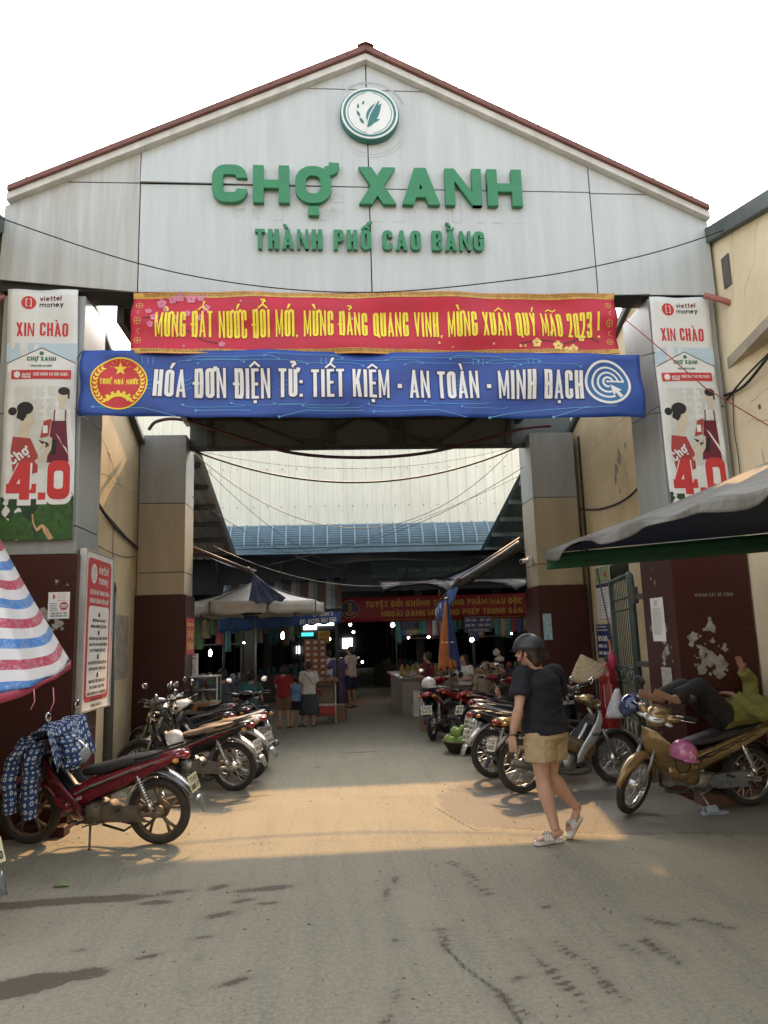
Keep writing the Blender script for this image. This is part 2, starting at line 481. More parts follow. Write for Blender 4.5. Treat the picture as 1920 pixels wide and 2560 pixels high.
def text(art, s, u, v, cap, width=None, t=None, d=0.002, align='l', slant=0.0, rot=0.0, jitter=0.0, grow=0.0):
    """strokes of s with capitals cap high, baseline at (u, v), fitted to width"""
    t = t or cap * 0.17
    gl = []
    for ch in s:
        if ch in 'Đđ': gl.append((ch, [])); continue
        dcm = unicodedata.normalize('NFD', ch); gl.append((dcm[0], [unicodedata.name(c) for c in dcm[1:]]))
    gap = t * 0.55
    nat = sum(WID.get(c if c != 'Đ' else 'D', .6) * cap for c, _ in gl)
    k = 1.0
    if width: k = max(0.2, (width - gap * (len(gl) - 1)) / nat)
    tot = nat * k + gap * (len(gl) - 1)
    x = u - (tot / 2 if align == 'c' else (tot if align == 'r' else 0))
    cr_, sr_ = math.cos(rot), math.sin(rot)
    rng = random.Random(len(s))
    art.chars = []
    for c, marks in gl:
        f0 = len(art.mb.bm.faces)
        W = WID.get(c if c != 'Đ' else 'D', .6) * cap * k
        jy = rng.uniform(-1, 1) * jitter * cap; jr = rng.uniform(-1, 1) * jitter * 0.8
        tt = min(t, W * {'M': .19, 'm': .17, 'N': .26, 'A': .28, 'V': .28, 'X': .28, 'K': .3, 'R': .35, 'Y': .3}.get(c, .41)) if c not in 'Il.,:!i·1' else min(t, W)
        S = strokes(c, W, cap, tt) if c != ' ' else []
        low = c.islower(); top = cap * (0.72 if low and c not in 'hlt' else 1.0)
        sh = cap * .2; gp = cap * .06; cx = W / 2; mt = tt * .8
        base = top
        for m in sorted(marks, key=lambda q: 0 if ('CIRC' in q or 'BREVE' in q or 'HORN' in q) else 1):
            y0 = base + gp
            if 'CIRCUMFLEX' in m:
                S.append(('r', [(cx - cap * .17, y0), (cx, y0 + sh * .75), (cx + cap * .17, y0)], False)); base = y0 + sh * .55
            elif 'BREVE' in m:
                S.append(('r', [(cx - cap * .15, y0 + sh * .6), (cx - cap * .08, y0 + sh * .1), (cx + cap * .08, y0 + sh * .1), (cx + cap * .15, y0 + sh * .6)], False)); base = y0 + sh * .6
            elif 'HORN' in m:
                S.append(('r', cat2([(W - tt * .5, top - min(tt, cap * .2) * .7), (W + min(tt, cap * .2) * .25, top - min(tt, cap * .2) * .35), (W + min(tt, cap * .2) * .4, top + min(tt, cap * .2) * .5)]), False))
            elif 'DOT BELOW' in m:
                yb = -cap * .08; S.append(('p', [(cx - tt * .5, yb - tt * .95), (cx + tt * .5, yb - tt * .95), (cx + tt * .5, yb), (cx - tt * .5, yb)]))
            elif 'ACUTE' in m:
                S.append(('p', [(cx - mt * .2, y0), (cx + mt * .6, y0), (cx + mt * 1.9, y0 + sh), (cx + mt * .6, y0 + sh)]))
            elif 'GRAVE' in m:
                S.append(('p', [(cx - mt * .6, y0), (cx + mt * .2, y0), (cx - mt * .6, y0 + sh), (cx - mt * 1.9, y0 + sh)]))
            elif 'HOOK' in m:
                S.append(('r', [(cx - cap * .08, y0 + sh * .9), (cx + cap * .05, y0 + sh * .95), (cx + cap * .08, y0 + sh * .6), (cx, y0 + sh * .4), (cx, y0)], False))
            elif 'TILDE' in m:
                S.append(('r', cat2([(cx - cap * .2, y0 + sh * .15), (cx - cap * .08, y0 + sh * .6), (cx + cap * .08, y0 + sh * .2), (cx + cap * .2, y0 + sh * .65)]), False))
        def tr(p):
            px, py = p[0], p[1]
            if jr:
                qx, qy = px - W / 2, py - cap / 2
                px, py = W / 2 + qx * math.cos(jr) - qy * math.sin(jr), cap / 2 + qx * math.sin(jr) + qy * math.cos(jr)
            gx, gy = x + px + slant * py - u, py + jy
            return (u + gx * cr_ - gy * sr_, v + gx * sr_ + gy * cr_)
        for q in S:
            if q[0] == 'p':
                P = q[1]
                if grow and len(P) == 4:
                    mx = sum(p[0] for p in P) / 4; my = sum(p[1] for p in P) / 4
                    P = [(p[0] + math.copysign(grow, p[0] - mx), p[1] + math.copysign(grow, p[1] - my)) for p in P]
                art.poly([tr(p) for p in P], d)
            else:
                thin = mt * .75 if (q[1][0][1] > top) else (tt if len(q[1]) != 3 else tt * .8)
                art.ribbon([tr(p) for p in q[1]], thin + 2 * grow, q[2], d)
        x += W + gap; art.chars.append((f0, len(art.mb.bm.faces)))
    return tot
# =================================================================== THE SETTING
# ------------------------------------------------------------------ palette
M_gable = pm('gable_panel_paint', (0.49, 0.525, 0.515), 0.42, 0, c2=(0.42, 0.445, 0.435), scale=3.2, stretch=(3.0, 1, 0.22), spec=0.4)
M_gable_dirty = pm('gable_panel_streaked', (0.48, 0.505, 0.49), 0.5, 0, c2=(0.36, 0.355, 0.32), scale=3.6, stretch=(3.4, 1, 0.16), spec=0.3)
M_seam = pm('seam_dark', (0.035, 0.035, 0.035), 0.8)
M_trim = pm('fascia_white', (0.62, 0.61, 0.57), 0.55, c2=(0.42, 0.41, 0.37), scale=5, stretch=(1, 1, 0.5))
M_roofred = pm('roof_red', (0.15, 0.056, 0.042), 0.55, var=0.25, scale=4)
M_clad = pm('pillar_clad_grey', (0.29, 0.305, 0.295), 0.4, 0, var=0.14, scale=2.2, stretch=(2, 2, 0.3))
M_cladb = pm('pillar_clad_beige', (0.36, 0.31, 0.22), 0.4, 0, var=0.12, scale=2.2, stretch=(2, 2, 0.3))
M_maroon = pm('maroon_granite', (0.056, 0.0125, 0.009), 0.42, 0, c2=(0.036, 0.009, 0.007), scale=26, spec=0.3)
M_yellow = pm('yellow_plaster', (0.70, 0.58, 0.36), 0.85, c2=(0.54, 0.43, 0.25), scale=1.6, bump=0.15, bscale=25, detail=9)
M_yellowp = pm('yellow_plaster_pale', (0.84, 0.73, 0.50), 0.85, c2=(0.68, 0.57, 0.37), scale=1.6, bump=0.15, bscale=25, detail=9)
M_darkroof = pm('dark_roof_edge', (0.085, 0.105, 0.095), 0.7, var=0.3, scale=5)
M_steel = pm('dark_steel', (0.05, 0.05, 0.045), 0.6, var=0.3)
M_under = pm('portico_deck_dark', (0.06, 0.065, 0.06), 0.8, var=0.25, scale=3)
M_corr = pm('corrugated_cream', (0.78, 0.76, 0.63), 0.45, c2=(0.66, 0.64, 0.52), scale=2.2, stretch=(2, 1, 0.2), spec=0.3)
M_blueroof = pm('louvre_blue', (0.14, 0.225, 0.27), 0.5, c2=(0.085, 0.145, 0.18), scale=3)
M_greenroof = pm('leanto_green', (0.16, 0.22, 0.22), 0.5, var=0.2, scale=3)
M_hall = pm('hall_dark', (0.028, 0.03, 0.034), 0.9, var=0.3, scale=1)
M_navy = pm('navy_tarp', (0.012, 0.017, 0.032), 0.75, var=0.3, scale=3, bump=0.4, bscale=6)
M_concrete_white = pm('plaster_white', (0.55, 0.53, 0.47), 0.85, var=0.15, scale=4)
M_black = pm('black_rubber', (0.012, 0.012, 0.012), 0.7)
M_cable = pm('cable_black', (0.015, 0.015, 0.015), 0.6)
M_pipe = pm('red_conduit', (0.33, 0.11, 0.09), 0.5, var=0.2)

# ------------------------------------------------------------------ ground
def fbm(x, y, s=1.0, o=4):
    return mnoise.fractal(Vector((x * s, y * s, 3.1)), 0.8, 2.0, o)

STAINS = [  # (cx, cy, rx, ry, angle, depth)
    (-1.62, 4.33, 0.30, 0.13, 0.35, 1.0), (-1.35, 4.42, 0.16, 0.08, 0.2, 0.9), (-1.85, 4.22, 0.2, 0.05, 0.5, 0.7),
    (-1.75, 5.63, 0.55, 0.085, 0.02, 1.0), (-2.3, 5.6, 0.5, 0.08, 0.03, 1.0), (-1.12, 5.70, 0.13, 0.045, 0.1, 1.0), (-0.83, 5.76, 0.1, 0.055, 0.6, 1.0), (-0.50, 5.66, 0.2, 0.055, 0.1, 1.0),
    (-1.2, 5.5, 0.1, 0.04, 0.0, .9), (-0.62, 5.44, 0.07, 0.03, 0.3, .9), (-0.44, 5.36, 0.07, 0.03, 0.2, .6), (-0.72, 5.2, 0.11, 0.05, 0.5, .6),
    (-1.47, 4.75, 0.05, 0.02, 0, .8), (-0.79, 4.84, 0.05, 0.02, .3, .9), (-1.05, 4.6, 0.07, 0.025, .4, .8), (-0.75, 4.55, 0.05, 0.02, 1, .7), (-0.55, 4.2, 0.09, 0.03, .5, .8),
    (-0.9, 8.9, 0.2, 0.06, 0.1, 1.0), (-0.2, 10.7, 0.06, 0.03, 0, .8), (0.45, 11.9, 0.3, 0.05, 0, .5),
    (0.36, 5.45, 0.03, 0.12, -.2, .7), (0.44, 5.7, 0.03, 0.1, -.15, .6),
    (0.92, 4.05, 0.05, .02, .3, .8), (0.35, 4.62, .03, .03, 0, .8), (0.62, 4.74, .05, .02, 0, .7), (1.35, 5.0, .03, .02, 0, .8),
]
for (ax, ay, bx, by, n_) in [(1.06, 4.52, 1.10, 4.18, 9), (1.24, 4.46, 1.34, 4.05, 9), (1.12, 4.1, 1.16, 3.7, 7), (1.33, 4.0, 1.37, 3.75, 6), (0.62, 4.75, 0.63, 4.45, 6),
                            (0.76, 4.0, 0.85, 3.65, 7), (1.85, 4.75, 2.0, 4.6, 6), (2.15, 4.66, 2.3, 4.5, 6), (1.6, 4.35, 1.66, 4.15, 5), (1.73, 4.4, 1.78, 4.1, 6), (0.30, 4.0, 0.22, 3.7, 6),
                            (0.9, 6.05, 1.02, 5.6, 8), (0.95, 5.55, 1.03, 5.3, 4)]:
    for k in range(n_):
        t_ = k / (n_ - 1)
        STAINS.append((ax + (bx - ax) * t_ + random.uniform(-.008, .008), ay + (by - ay) * t_, 0.03, 0.017, random.uniform(.3, .6), random.uniform(.6, 1)))

CRACKS = [[(1.05, 7.9), (1.2, 7.2), (1.28, 6.95), (1.6, 6.98), (2.0, 6.75), (2.4, 6.62), (3.4, 6.45)], [(0.75, 11.6), (1.2, 11.72), (1.6, 11.66), (2.1, 11.7)], [(0.6, 4.55), (0.68, 4.2), (0.8, 3.9), (0.83, 3.55)],
          [(0.4, 16.0), (1.5, 16.4), (2.0, 16.3)], [(1.3, 8.8), (1.6, 8.5), (2.4, 8.45)]]
PATCH = [(1.3, 6.98), (1.08, 7.8), (1.2, 8.6), (1.5, 9.1), (4.2, 9.0), (5.5, 7.2), (3.6, 6.35), (2.4, 6.62), (1.95, 6.8), (1.6, 7.0)]

def seg_d(px, py, pts):
    d = np.full(px.shape, 9.0)
    for (x0, y0), (x1, y1) in zip(pts[:-1], pts[1:]):
        dx, dy = x1 - x0, y1 - y0
        t_ = np.clip(((px - x0) * dx + (py - y0) * dy) / (dx * dx + dy * dy), 0, 1)
        d = np.minimum(d, np.hypot(px - x0 - t_ * dx, py - y0 - t_ * dy))
    return d

def poly_sd(px, py, P):
    d = seg_d(px, py, P + [P[0]]); ins = np.zeros(px.shape, bool)
    n_ = len(P)
    for i in range(n_):
        x0, y0 = P[i]; x1, y1 = P[(i + 1) % n_]
        c_ = ((y0 > py) != (y1 > py)) & (px < (x1 - x0) * (py - y0) / ((y1 - y0) or 1e-9) + x0)
        ins ^= c_
    return np.where(ins, -d, d)

def axis(vals):
    out = []
    for a, b, st in vals: out += list(np.arange(a, b, st))
    return np.array(out + [vals[-1][1]])
gx = axis([(-700, -40, 110), (-40, -6, 2.5), (-6, -3, .12), (-3, 3, .022), (3, 6, .1), (6, 40, 2.5), (40, 700, 110)])
gy = axis([(-700, -20, 120), (-20, 0, 2.5), (0, 3.2, .2), (3.2, 6.6, .022), (6.6, 9.5, .035), (9.5, 20, .12), (20, 60, 4), (60, 900, 120)])
GX, GY = np.meshgrid(gx, gy)
st_f = np.full(GX.shape, -9.0)
for (cx, cy, rx, ry, an, dp) in STAINS:
    c_, s_ = math.cos(an), math.sin(an)
    u_ = ((GX - cx) * c_ + (GY - cy) * s_) / rx; v_ = (-(GX - cx) * s_ + (GY - cy) * c_) / ry
    st_f = np.maximum(st_f, (1 - np.hypot(u_, v_)) * min(rx, ry) * 10 * 1.0)
st_f = np.clip(st_f, -2, 2)
ck = np.full(GX.shape, 9.0)
for P in CRACKS: ck = np.minimum(ck, seg_d(GX, GY, P))
pa = poly_sd(GX, GY, PATCH)
nx_, ny_ = len(gx), len(gy)
V = np.zeros((nx_ * ny_, 3)); V[:, 0] = GX.ravel(); V[:, 1] = GY.ravel()
idx = np.arange(nx_ * ny_).reshape(ny_, nx_)
F = np.stack([idx[:-1, :-1], idx[:-1, 1:], idx[1:, 1:], idx[1:, :-1]], -1).reshape(-1, 4)
gm = bpy.data.meshes.new('ground')
gm.vertices.add(len(V)); gm.vertices.foreach_set('co', V.ravel())
gm.loops.add(F.size); gm.loops.foreach_set('vertex_index', F.ravel().astype(np.int32))
gm.polygons.add(len(F)); gm.polygons.foreach_set('loop_start', np.arange(0, F.size, 4, dtype=np.int32)); gm.polygons.foreach_set('loop_total', np.full(len(F), 4, np.int32))
gm.update(); gm.validate()
for nm, arr in (('stain', st_f), ('crack', np.clip(ck, 0, 1)), ('patch', np.clip(pa, -1, 1))):
    at = gm.attributes.new(nm, 'FLOAT', 'POINT'); at.data.foreach_set('value', arr.ravel().astype(np.float32))

def ground_mat():
    m = bpy.data.materials.new('worn_concrete'); m.use_nodes = True
    nt = m.node_tree; N = nt.nodes; L = nt.links; b = N['Principled BSDF']
    tc = N.new('ShaderNodeTexCoord')
    def noise(sc, det=6, ro=.6, st=None):
        n = N.new('ShaderNodeTexNoise'); n.inputs['Scale'].default_value = sc; n.inputs['Detail'].default_value = det; n.inputs['Roughness'].default_value = ro
        v = tc.outputs['Object']
        if st:
            mp = N.new('ShaderNodeMapping'); mp.inputs['Scale'].default_value = st; mp.inputs['Rotation'].default_value = (0, 0, R(12)); L.new(v, mp.inputs[0]); v = mp.outputs[0]
        L.new(v, n.inputs['Vector']); return n.outputs['Fac']
    def math_(op, a, b_):
        n = N.new('ShaderNodeMath'); n.operation = op
        for i, q in enumerate((a, b_)):
            if isinstance(q, (int, float)): n.inputs[i].default_value = q
            else: L.new(q, n.inputs[i])
        return n.outputs[0]
    def rng(v, a, b_, c=0., d=1.):
        n = N.new('ShaderNodeMapRange'); n.inputs[1].default_value = a; n.inputs[2].default_value = b_; n.inputs[3].default_value = c; n.inputs[4].default_value = d
        L.new(v, n.inputs[0]); return n.outputs[0]
    def mix(f, a, b_, bt='MIX'):
        n = N.new('ShaderNodeMix'); n.data_type = 'RGBA'; n.blend_type = bt
        if isinstance(f, float): n.inputs[0].default_value = f
        else: L.new(f, n.inputs[0])
        for i, q in ((6, a), (7, b_)):
            if isinstance(q, tuple): n.inputs[i].default_value = (*q, 1)
            else: L.new(q, n.inputs[i])
        return n.outputs[2]
    def attr(nm):
        n = N.new('ShaderNodeAttribute'); n.attribute_name = nm; return n.outputs['Fac']
    big = noise(.55, 5); mid = noise(3.2, 7, .65); fine = noise(34, 6, .7); spk = noise(150, 3, .6); strk = noise(2.6, 6, .65, (2.2, .22, 1)); strk2 = noise(9, 5, .6, (2.5, .12, 1))
    c = mix(rng(big, .35, .66), (.188, .174, .122), (.248, .232, .168))
    c = mix(rng(mid, .35, .7), c, (.208, .19, .138))
    c = mix(math_('MULTIPLY', rng(strk, .46, .70), .75), c, (.145, .136, .108))
    c = mix(math_('MULTIPLY', rng(strk2, .55, .72), .38), c, (.27, .253, .195))
    c = mix(rng(noise(11, 6, .7), .54, .70, 0, .5), c, (.135, .125, .092))
    c = mix(rng(fine, .42, .66, 0, .8), c, (.285, .268, .205))
    c = mix(rng(noise(70, 5, .75), .54, .66, 0, .65), c, (.13, .118, .095))
    c = mix(rng(spk, .58, .72, 0, .55), c, (.10, .093, .08))
    c = mix(rng(spk, .40, .28, 0, .5), c, (.38, .36, .31))
    # older dark patch of paving at the right
    pt = math_('ADD', attr('patch'), math_('MULTIPLY', math_('SUBTRACT', mid, .5), .5))
    c = mix(rng(pt, .015, -.02, 0, .85), c, mix(rng(fine, .35, .7), (.12, .112, .096), (.22, .20, .168)))
    ck = math_('ADD', attr('crack'), math_('MULTIPLY', math_('SUBTRACT', fine, .5), .03))
    c = mix(rng(ck, .018, .004, 0, .9), c, (.05, .045, .04))
    s = math_('ADD', attr('stain'), math_('MULTIPLY', math_('SUBTRACT', fine, .5), 1.1))
    s = math_('ADD', s, math_('MULTIPLY', math_('SUBTRACT', mid, .5), 1.0))
    sm = rng(s, -.04, .12)
    c = mix(math_('MULTIPLY', sm, .9), c, (.05, .036, .023))
    halo = rng(s, -.6, .1, 0, .22)
    c = mix(halo, c, (.12, .105, .08))
    L.new(c, b.inputs['Base Color'])
    rr = math_('SUBTRACT', rng(fine, .3, .7, .82, .95), math_('MULTIPLY', sm, .18)); L.new(rr, b.inputs['Roughness'])
    b.inputs['Specular IOR Level'].default_value = .25
    bp = N.new('ShaderNodeBump'); bp.inputs['Strength'].default_value = .55; bp.inputs['Distance'].default_value = .012
    hgt = math_('ADD', math_('MULTIPLY', fine, .5), math_('MULTIPLY', mid, .8)); hgt = math_('ADD', hgt, rng(ck, .03, 0., 0, -.5)); hgt = math_('ADD', hgt, math_('MULTIPLY', spk, .2))
    L.new(hgt, bp.inputs['Height']); L.new(bp.outputs[0], b.inputs['Normal'])
    return m
go = link_mesh('ground', gm, ground_mat())
go['kind'] = 'structure'; go['label'] = 'worn grey brown concrete lane with stains and tyre marks'

# ------------------------------------------------------------------ the entrance gate
YF = 7.66                                     # face of the gable
APX, APZ, EL, ER, EZL, EZR, ZB = 0.53, 8.36, -3.46, 4.49, 6.49, 6.40, 5.49
gate = thing('entrance_gate', 'tall pale grey market gateway with pointed gable, red roof edge and four square pillars', 'gateway', (0.53, 7.7, 0))
def clip(P, a, b, c):
    """keep a*x + b*z <= c"""
    out = []
    for i in range(len(P)):
        p, q = P[i], P[(i + 1) % len(P)]
        fp, fq = a * p[0] + b * p[1] - c, a * q[0] + b * q[1] - c
        if fp <= 0: out.append(p)
        if fp * fq < 0:
            t_ = fp / (fp - fq); out.append((p[0] + (q[0] - p[0]) * t_, p[1] + (q[1] - p[1]) * t_))
    return out
def roofz(x): return APZ + (x - APX) * ((EZL - APZ) / (EL - APX) if x < APX else (EZR - APZ) / (ER - APX))
xs_ = [EL, -2.015, APX, 3.1, ER]; rows = [[(ZB, 6.79), (6.79, 9)], [(ZB, 6.785), (6.785, 8.03), (8.03, 9)], [(ZB, 6.765), (6.765, 8.025), (8.025, 9)], [(ZB, 6.75), (6.75, 9)]]
for ci in range(4):
    for (za, zb) in rows[ci]:
        g_ = .007
        P = [(xs_[ci] + g_, za + g_), (xs_[ci + 1] - g_, za + g_), (xs_[ci + 1] - g_, zb - g_), (xs_[ci] + g_, zb - g_)]
        if ci < 2: k_ = (EZL - APZ) / (EL - APX)
        else: k_ = (EZR - APZ) / (ER - APX)
        P = clip(P, -k_, 1, APZ - k_ * APX - .004)
        if len(P) < 3: continue
        mb = MB(); dent = 0.0
        pts = [(x, YF, z) for x, z in P]
        if ci == 0 and za == ZB: pts = [(x, YF - (.05 if z < 5.7 and x < -3 else 0), z - (-.11 if (z < 5.6 and x < -3) else 0)) for x, z in P]
        if ci == 1 and za > 6 and za < 7: pts = [(x, YF - (.035 if (x < -1.9 and z < 6.9) else 0), z) for x, z in P]
        mb.prism(pts, (0, .02, 0))
        mb.build('gable_panel', M_gable_dirty if ci == 0 else M_gable, gate, True)
mb = MB(); mb.prism([(x, YF + .022, z) for x, z in [(EL + .01, ZB + .02), (ER - .01, ZB + .02), (ER - .01, EZR - .01), (APX, APZ - .02), (EL + .01, EZL - .01)]], (0, .36, 0))
mb.build('gable_core', M_seam, gate, True)
for s_, (xe, ze) in ((-1, (EL + .05, EZL + .02)), (1, (ER - .01, EZR + .005))):
    kk = (ze - APZ) / (xe - APX); nz = .085
    mb = MB(); mb.prism([(APX, YF - .09, APZ), (xe, YF - .09, ze), (xe, YF - .09, ze + nz), (APX, YF - .09, APZ + nz)], (0, .5, 0)); mb.build('fascia', M_trim, gate, True, bevel=.006)
    mb = MB(); mb.prism([(APX, YF - .13, APZ + nz + .003), (xe - s_ * .02, YF - .13, ze + nz + .003), (xe - s_ * .02, YF - .13, ze + nz + .065), (APX, YF - .13, APZ + nz + .085)], (0, .62, 0))
    for q in range(9):
        f_ = (q + .5) / 9; x = APX + (xe - APX) * f_; z = APZ + nz + (ze - APZ) * f_ + .05
        mb.cbox((x, YF - .135, z), (.02, .012, .02))
    mb.build('roof_edge', M_roofred, gate, True, bevel=.006)
mb = MB(); mb.prism([(APX - .1, YF - .15, APZ + .14), (APX, YF - .15, APZ + .19), (APX + .1, YF - .15, APZ + .14), (APX, YF - .15, APZ + .165)], (0, .66, 0)); mb.build('ridge_cap', M_roofred, gate, True)

def pillar(x0, x1, y0, y1, zt, zm, seams, beige_from=0.0, base=.035):
    p = bpy.data.objects.new('pillar', None); p.location = ((x0 + x1) / 2 - gate.location.x, y0 - gate.location.y, 0); p.parent = gate; col.objects.link(p)
    zs = [zm] + seams + [zt]
    mb = MB()
    for a, b in zip(zs[:-1], zs[1:]):
        mb.mi = 1 if b <= beige_from else 0
        mb.box((x0, y0, a + .006), (x1, y1, b - .006))
    mb.mi = 2; mb.box((x0 + .012, y0 + .012, zm), (x1 - .012, y1 - .012, zt - .01))
    mb.build('cladding', [M_clad, M_cladb, M_seam], p, True, bevel=.004)
    mb = MB(); hh = zm / 3
    for k in range(3): mb.box((x0 - base, y0 - base, k * hh + (0.0015 if k else -.02)), (x1 + base, y1 + base, (k + 1) * hh - .0015))
    mb.mi = 1; mb.box((x0 - base + .004, y0 - base + .004, 0), (x1 + base - .004, y1 + base - .004, zm - .006))
    mb.build('granite_base', [M_maroon, M_seam], p, True, bevel=.003)
    return p
pillar(-3.42, -2.57, 7.70, 8.43, 5.47, 2.66, [2.95, 4.15], 0)
pillar(3.69, 4.47, 7.70, 8.43, 5.47, 2.62, [2.95, 4.18], 0)
pillar(-3.04, -2.3, 12.0, 12.72, 5.13, 2.5, [2.86, 3.98], 4.0)
pillar(3.44, 4.2, 12.0, 12.72, 5.11, 2.5, [2.86, 3.98], 4.0)
# deck over the passage and its steel
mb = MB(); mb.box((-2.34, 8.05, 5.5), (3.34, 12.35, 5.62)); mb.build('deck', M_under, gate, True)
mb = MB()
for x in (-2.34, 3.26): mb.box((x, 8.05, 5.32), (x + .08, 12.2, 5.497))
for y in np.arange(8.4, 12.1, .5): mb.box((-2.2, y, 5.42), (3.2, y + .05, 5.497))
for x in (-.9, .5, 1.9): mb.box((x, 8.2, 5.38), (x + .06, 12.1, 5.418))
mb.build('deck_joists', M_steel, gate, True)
mb = MB(); mb.box((-2.3, 12.26, 4.93), (3.44, 12.36, 4.99)); mb.box((-2.3, 12.26, 5.44), (3.44, 12.36, 5.497))
for x in (-2.0, .02, 1.05, 1.25, 3.1): mb.box((x, 12.2, 4.99), (x + .09, 12.255, 5.44))
for xa, xb in ((-1.4, -.35), (.45, -.2), (.75, 1.7), (2.6, 1.9)):
    mb.tube([(xa, 12.22, 5.44), (xb, 12.22, 5.0)], .025, 6)
mb.cbox((-.28, 12.2, 5.03), (.22, .03, .12)); mb.cbox((1.8, 12.2, 5.03), (.22, .03, .12))
mb.build('rear_truss', M_steel, gate, True)
mb = MB(); mb.box((-2.3, 12.29, 4.995), (3.44, 12.33, 5.437)); mb.box((3.44, 12.35, 5.115), (4.3, 12.4, 7.2)); mb.build('truss_panel_sun_block', pm('truss_panel_grey', (.10, .11, .10), .7), gate, True)  # right-hand panel carried up out of view to block the sun

# ------------------------------------------------------------------ yellow buildings
by = thing('yellow_building', 'cream yellow plastered building with sloping dark roof edge to the right of the gate', 'building', (6.5, 8, 0))
mb = MB(); mb.prism([(4.28, 8.44, -.02), (4.28, 13.2, -.02), (4.28, 13.2, 4.8), (4.28, 8.44, 6.55)], (3, 0, 0)); mb.prism([(4.53, 2.2, -.02), (4.53, 8.44, -.02), (4.53, 8.44, 6.33), (4.53, 7.9, 6.2), (4.53, 2.2, 4.85)], (4, 0, 0))
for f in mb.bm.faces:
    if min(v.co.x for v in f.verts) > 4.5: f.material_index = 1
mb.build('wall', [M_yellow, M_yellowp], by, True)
mb = MB(); mb.prism([(4.44, 8.46, 6.33), (4.44, 2.0, 4.8), (4.44, 2.0, 4.98), (4.44, 8.46, 6.52)], (4.6, 0, 0)); mb.prism([(4.22, 8.46, 6.56), (4.22, 13.3, 4.78), (4.22, 13.3, 4.9), (4.22, 8.46, 6.68)], (3.2, 0, 0)); mb.build('roof', M_darkroof, by, True, bevel=.01)
mb = MB(); mb.prism([(4.531, 7.66, 4.60), (4.26, 6.4, 4.58), (4.12, 5.2, 4.56), (4.531, 5.2, 4.56)], (0, 0, .10)); mb.prism([(4.531, 7.66, 4.70), (4.29, 6.4, 4.68), (4.15, 5.2, 4.66), (4.531, 5.2, 4.66)], (0, 0, .03)); mb.build('canopy_slab', pm('slab_grey', (.42, .37, .28), .85, var=.2), by, True)
mb = MB(); mb.box((4.51, 7.38, 5.5), (4.545, 7.52, 5.86)); mb.build('vent_opening', pm('vent_dark', (.12, .11, .1), .9), by, True)
mb = MB(); mb.box((4.02, 12.8, 4.7), (9, 13.4, 6.45)); mb.build('sun_block', pm('sun_block_white', (.72, .70, .64), .8), by, True)  # added white block, keeps the sun off the right foreground
by2 = thing('yellow_building', 'cream yellow plastered building with dark roof edge to the left of the gate', 'building', (-5, 9, 0))
mb = MB(); mb.prism([(-3.06, 8.44, -.02), (-3.06, 13.4, -.02), (-3.06, 13.4, 4.36), (-3.06, 8.44, 6.42)], (-3, 0, 0)); mb.prism([(-3.5, 5.2, -.02), (-3.5, 8.44, -.02), (-3.5, 8.44, 6.35), (-3.5, 5.2, 5.5)], (-3, 0, 0)); mb.build('wall', M_yellow, by2, True)
mb = MB(); mb.prism([(-2.97, 8.46, 6.43), (-2.97, 13.5, 4.34), (-2.97, 13.5, 4.44), (-2.97, 8.46, 6.53)], (-3.2, 0, 0)); mb.prism([(-3.44, 8.46, 6.36), (-3.44, 5.0, 5.46), (-3.44, 5.0, 5.66), (-3.44, 8.46, 6.56)], (-3.2, 0, 0)); mb.build('roof', M_darkroof, by2, True, bevel=.01)
# wear on the yellow walls: flaked plaster and cracks
mb = MB()
def flake(art, u, v, s_, n_=9, sx=1.0):
    P = [(u + sx * s_ * (1 + .45 * math.sin(3 * a + u * 9) + random.uniform(-.3, .3)) * math.cos(a), v + s_ * (1 + random.uniform(-.35, .35)) * math.sin(a)) for a in [2 * PI * k / n_ for k in range(n_)]]
    art.poly(P, .0015)
def crack(art, u, v, n_, du, dv, w=.006):
    P = [(u, v)]
    for k in range(n_): P.append((P[-1][0] + du + random.uniform(-.04, .04), P[-1][1] + dv + random.uniform(-.05, .05)))
    art.ribbon(P, [w * random.uniform(.4, 1.3) for _ in P], d=.0018)
fr = Frame((4.28, 12, 0), (0, -1, 0), (0, 0, 1)); art = Art(fr)
for q in [(1.7, 4.25, .13), (1.55, 4.1, .1), (1.5, 3.95, .08), (1.95, 4.35, .06), (1.62, 3.75, .04), (1.9, 3.95, .03), (1.7, 3.5, .03)]: flake(art, *q, sx=.6)
art.build('plaster_flakes', pm('bare_plaster', (.30, .26, .2), .9, var=.3, scale=14), by, True)
art = Art(fr)
crack(art, .4, 4.5, 9, .26, .03); crack(art, .3, 4.05, 9, .3, .02, .004); crack(art, 1.85, 4.3, 5, .01, -.16); crack(art, 1.6, 3.9, 5, .02, -.14, .004)
fr2 = Frame((4.53, 7.7, 0), (0, -1, 0), (0, 0, 1)); art2 = Art(fr2)
crack(art2, .25, 5.2, 6, .03, .16, .004); crack(art2, .3, 3.9, 5, .09, -.04); crack(art2, .4, 4.1, 6, .12, .02, .004); crack(art2, .9, 5.9, 7, -.06, -.1, .004); crack(art2, .5, 3.55, 5, .02, -.1, .012)
flake(art2, .55, 4.0, .03)
M_crk = pm('crack_dark', (.14, .10, .06), .9)
art.build('wall_cracks', M_crk, by, True); art2.build('wall_cracks', M_crk, by, True)
fr = Frame((-3.06, 8.5, 0), (0, 1, 0), (0, 0, 1)); art = Art(fr)
for q in [(1.4, 4.55), (1.8, 4.4), (2.2, 4.25)]: crack(art, *q, 5, .12, -.05, .014)
crack(art, .3, 4.0, 12, .28, 0.0, .006); crack(art, 1.9, 4.3, 4, .02, -.1, .01)
art.build('wall_cracks', M_crk, by2, True)

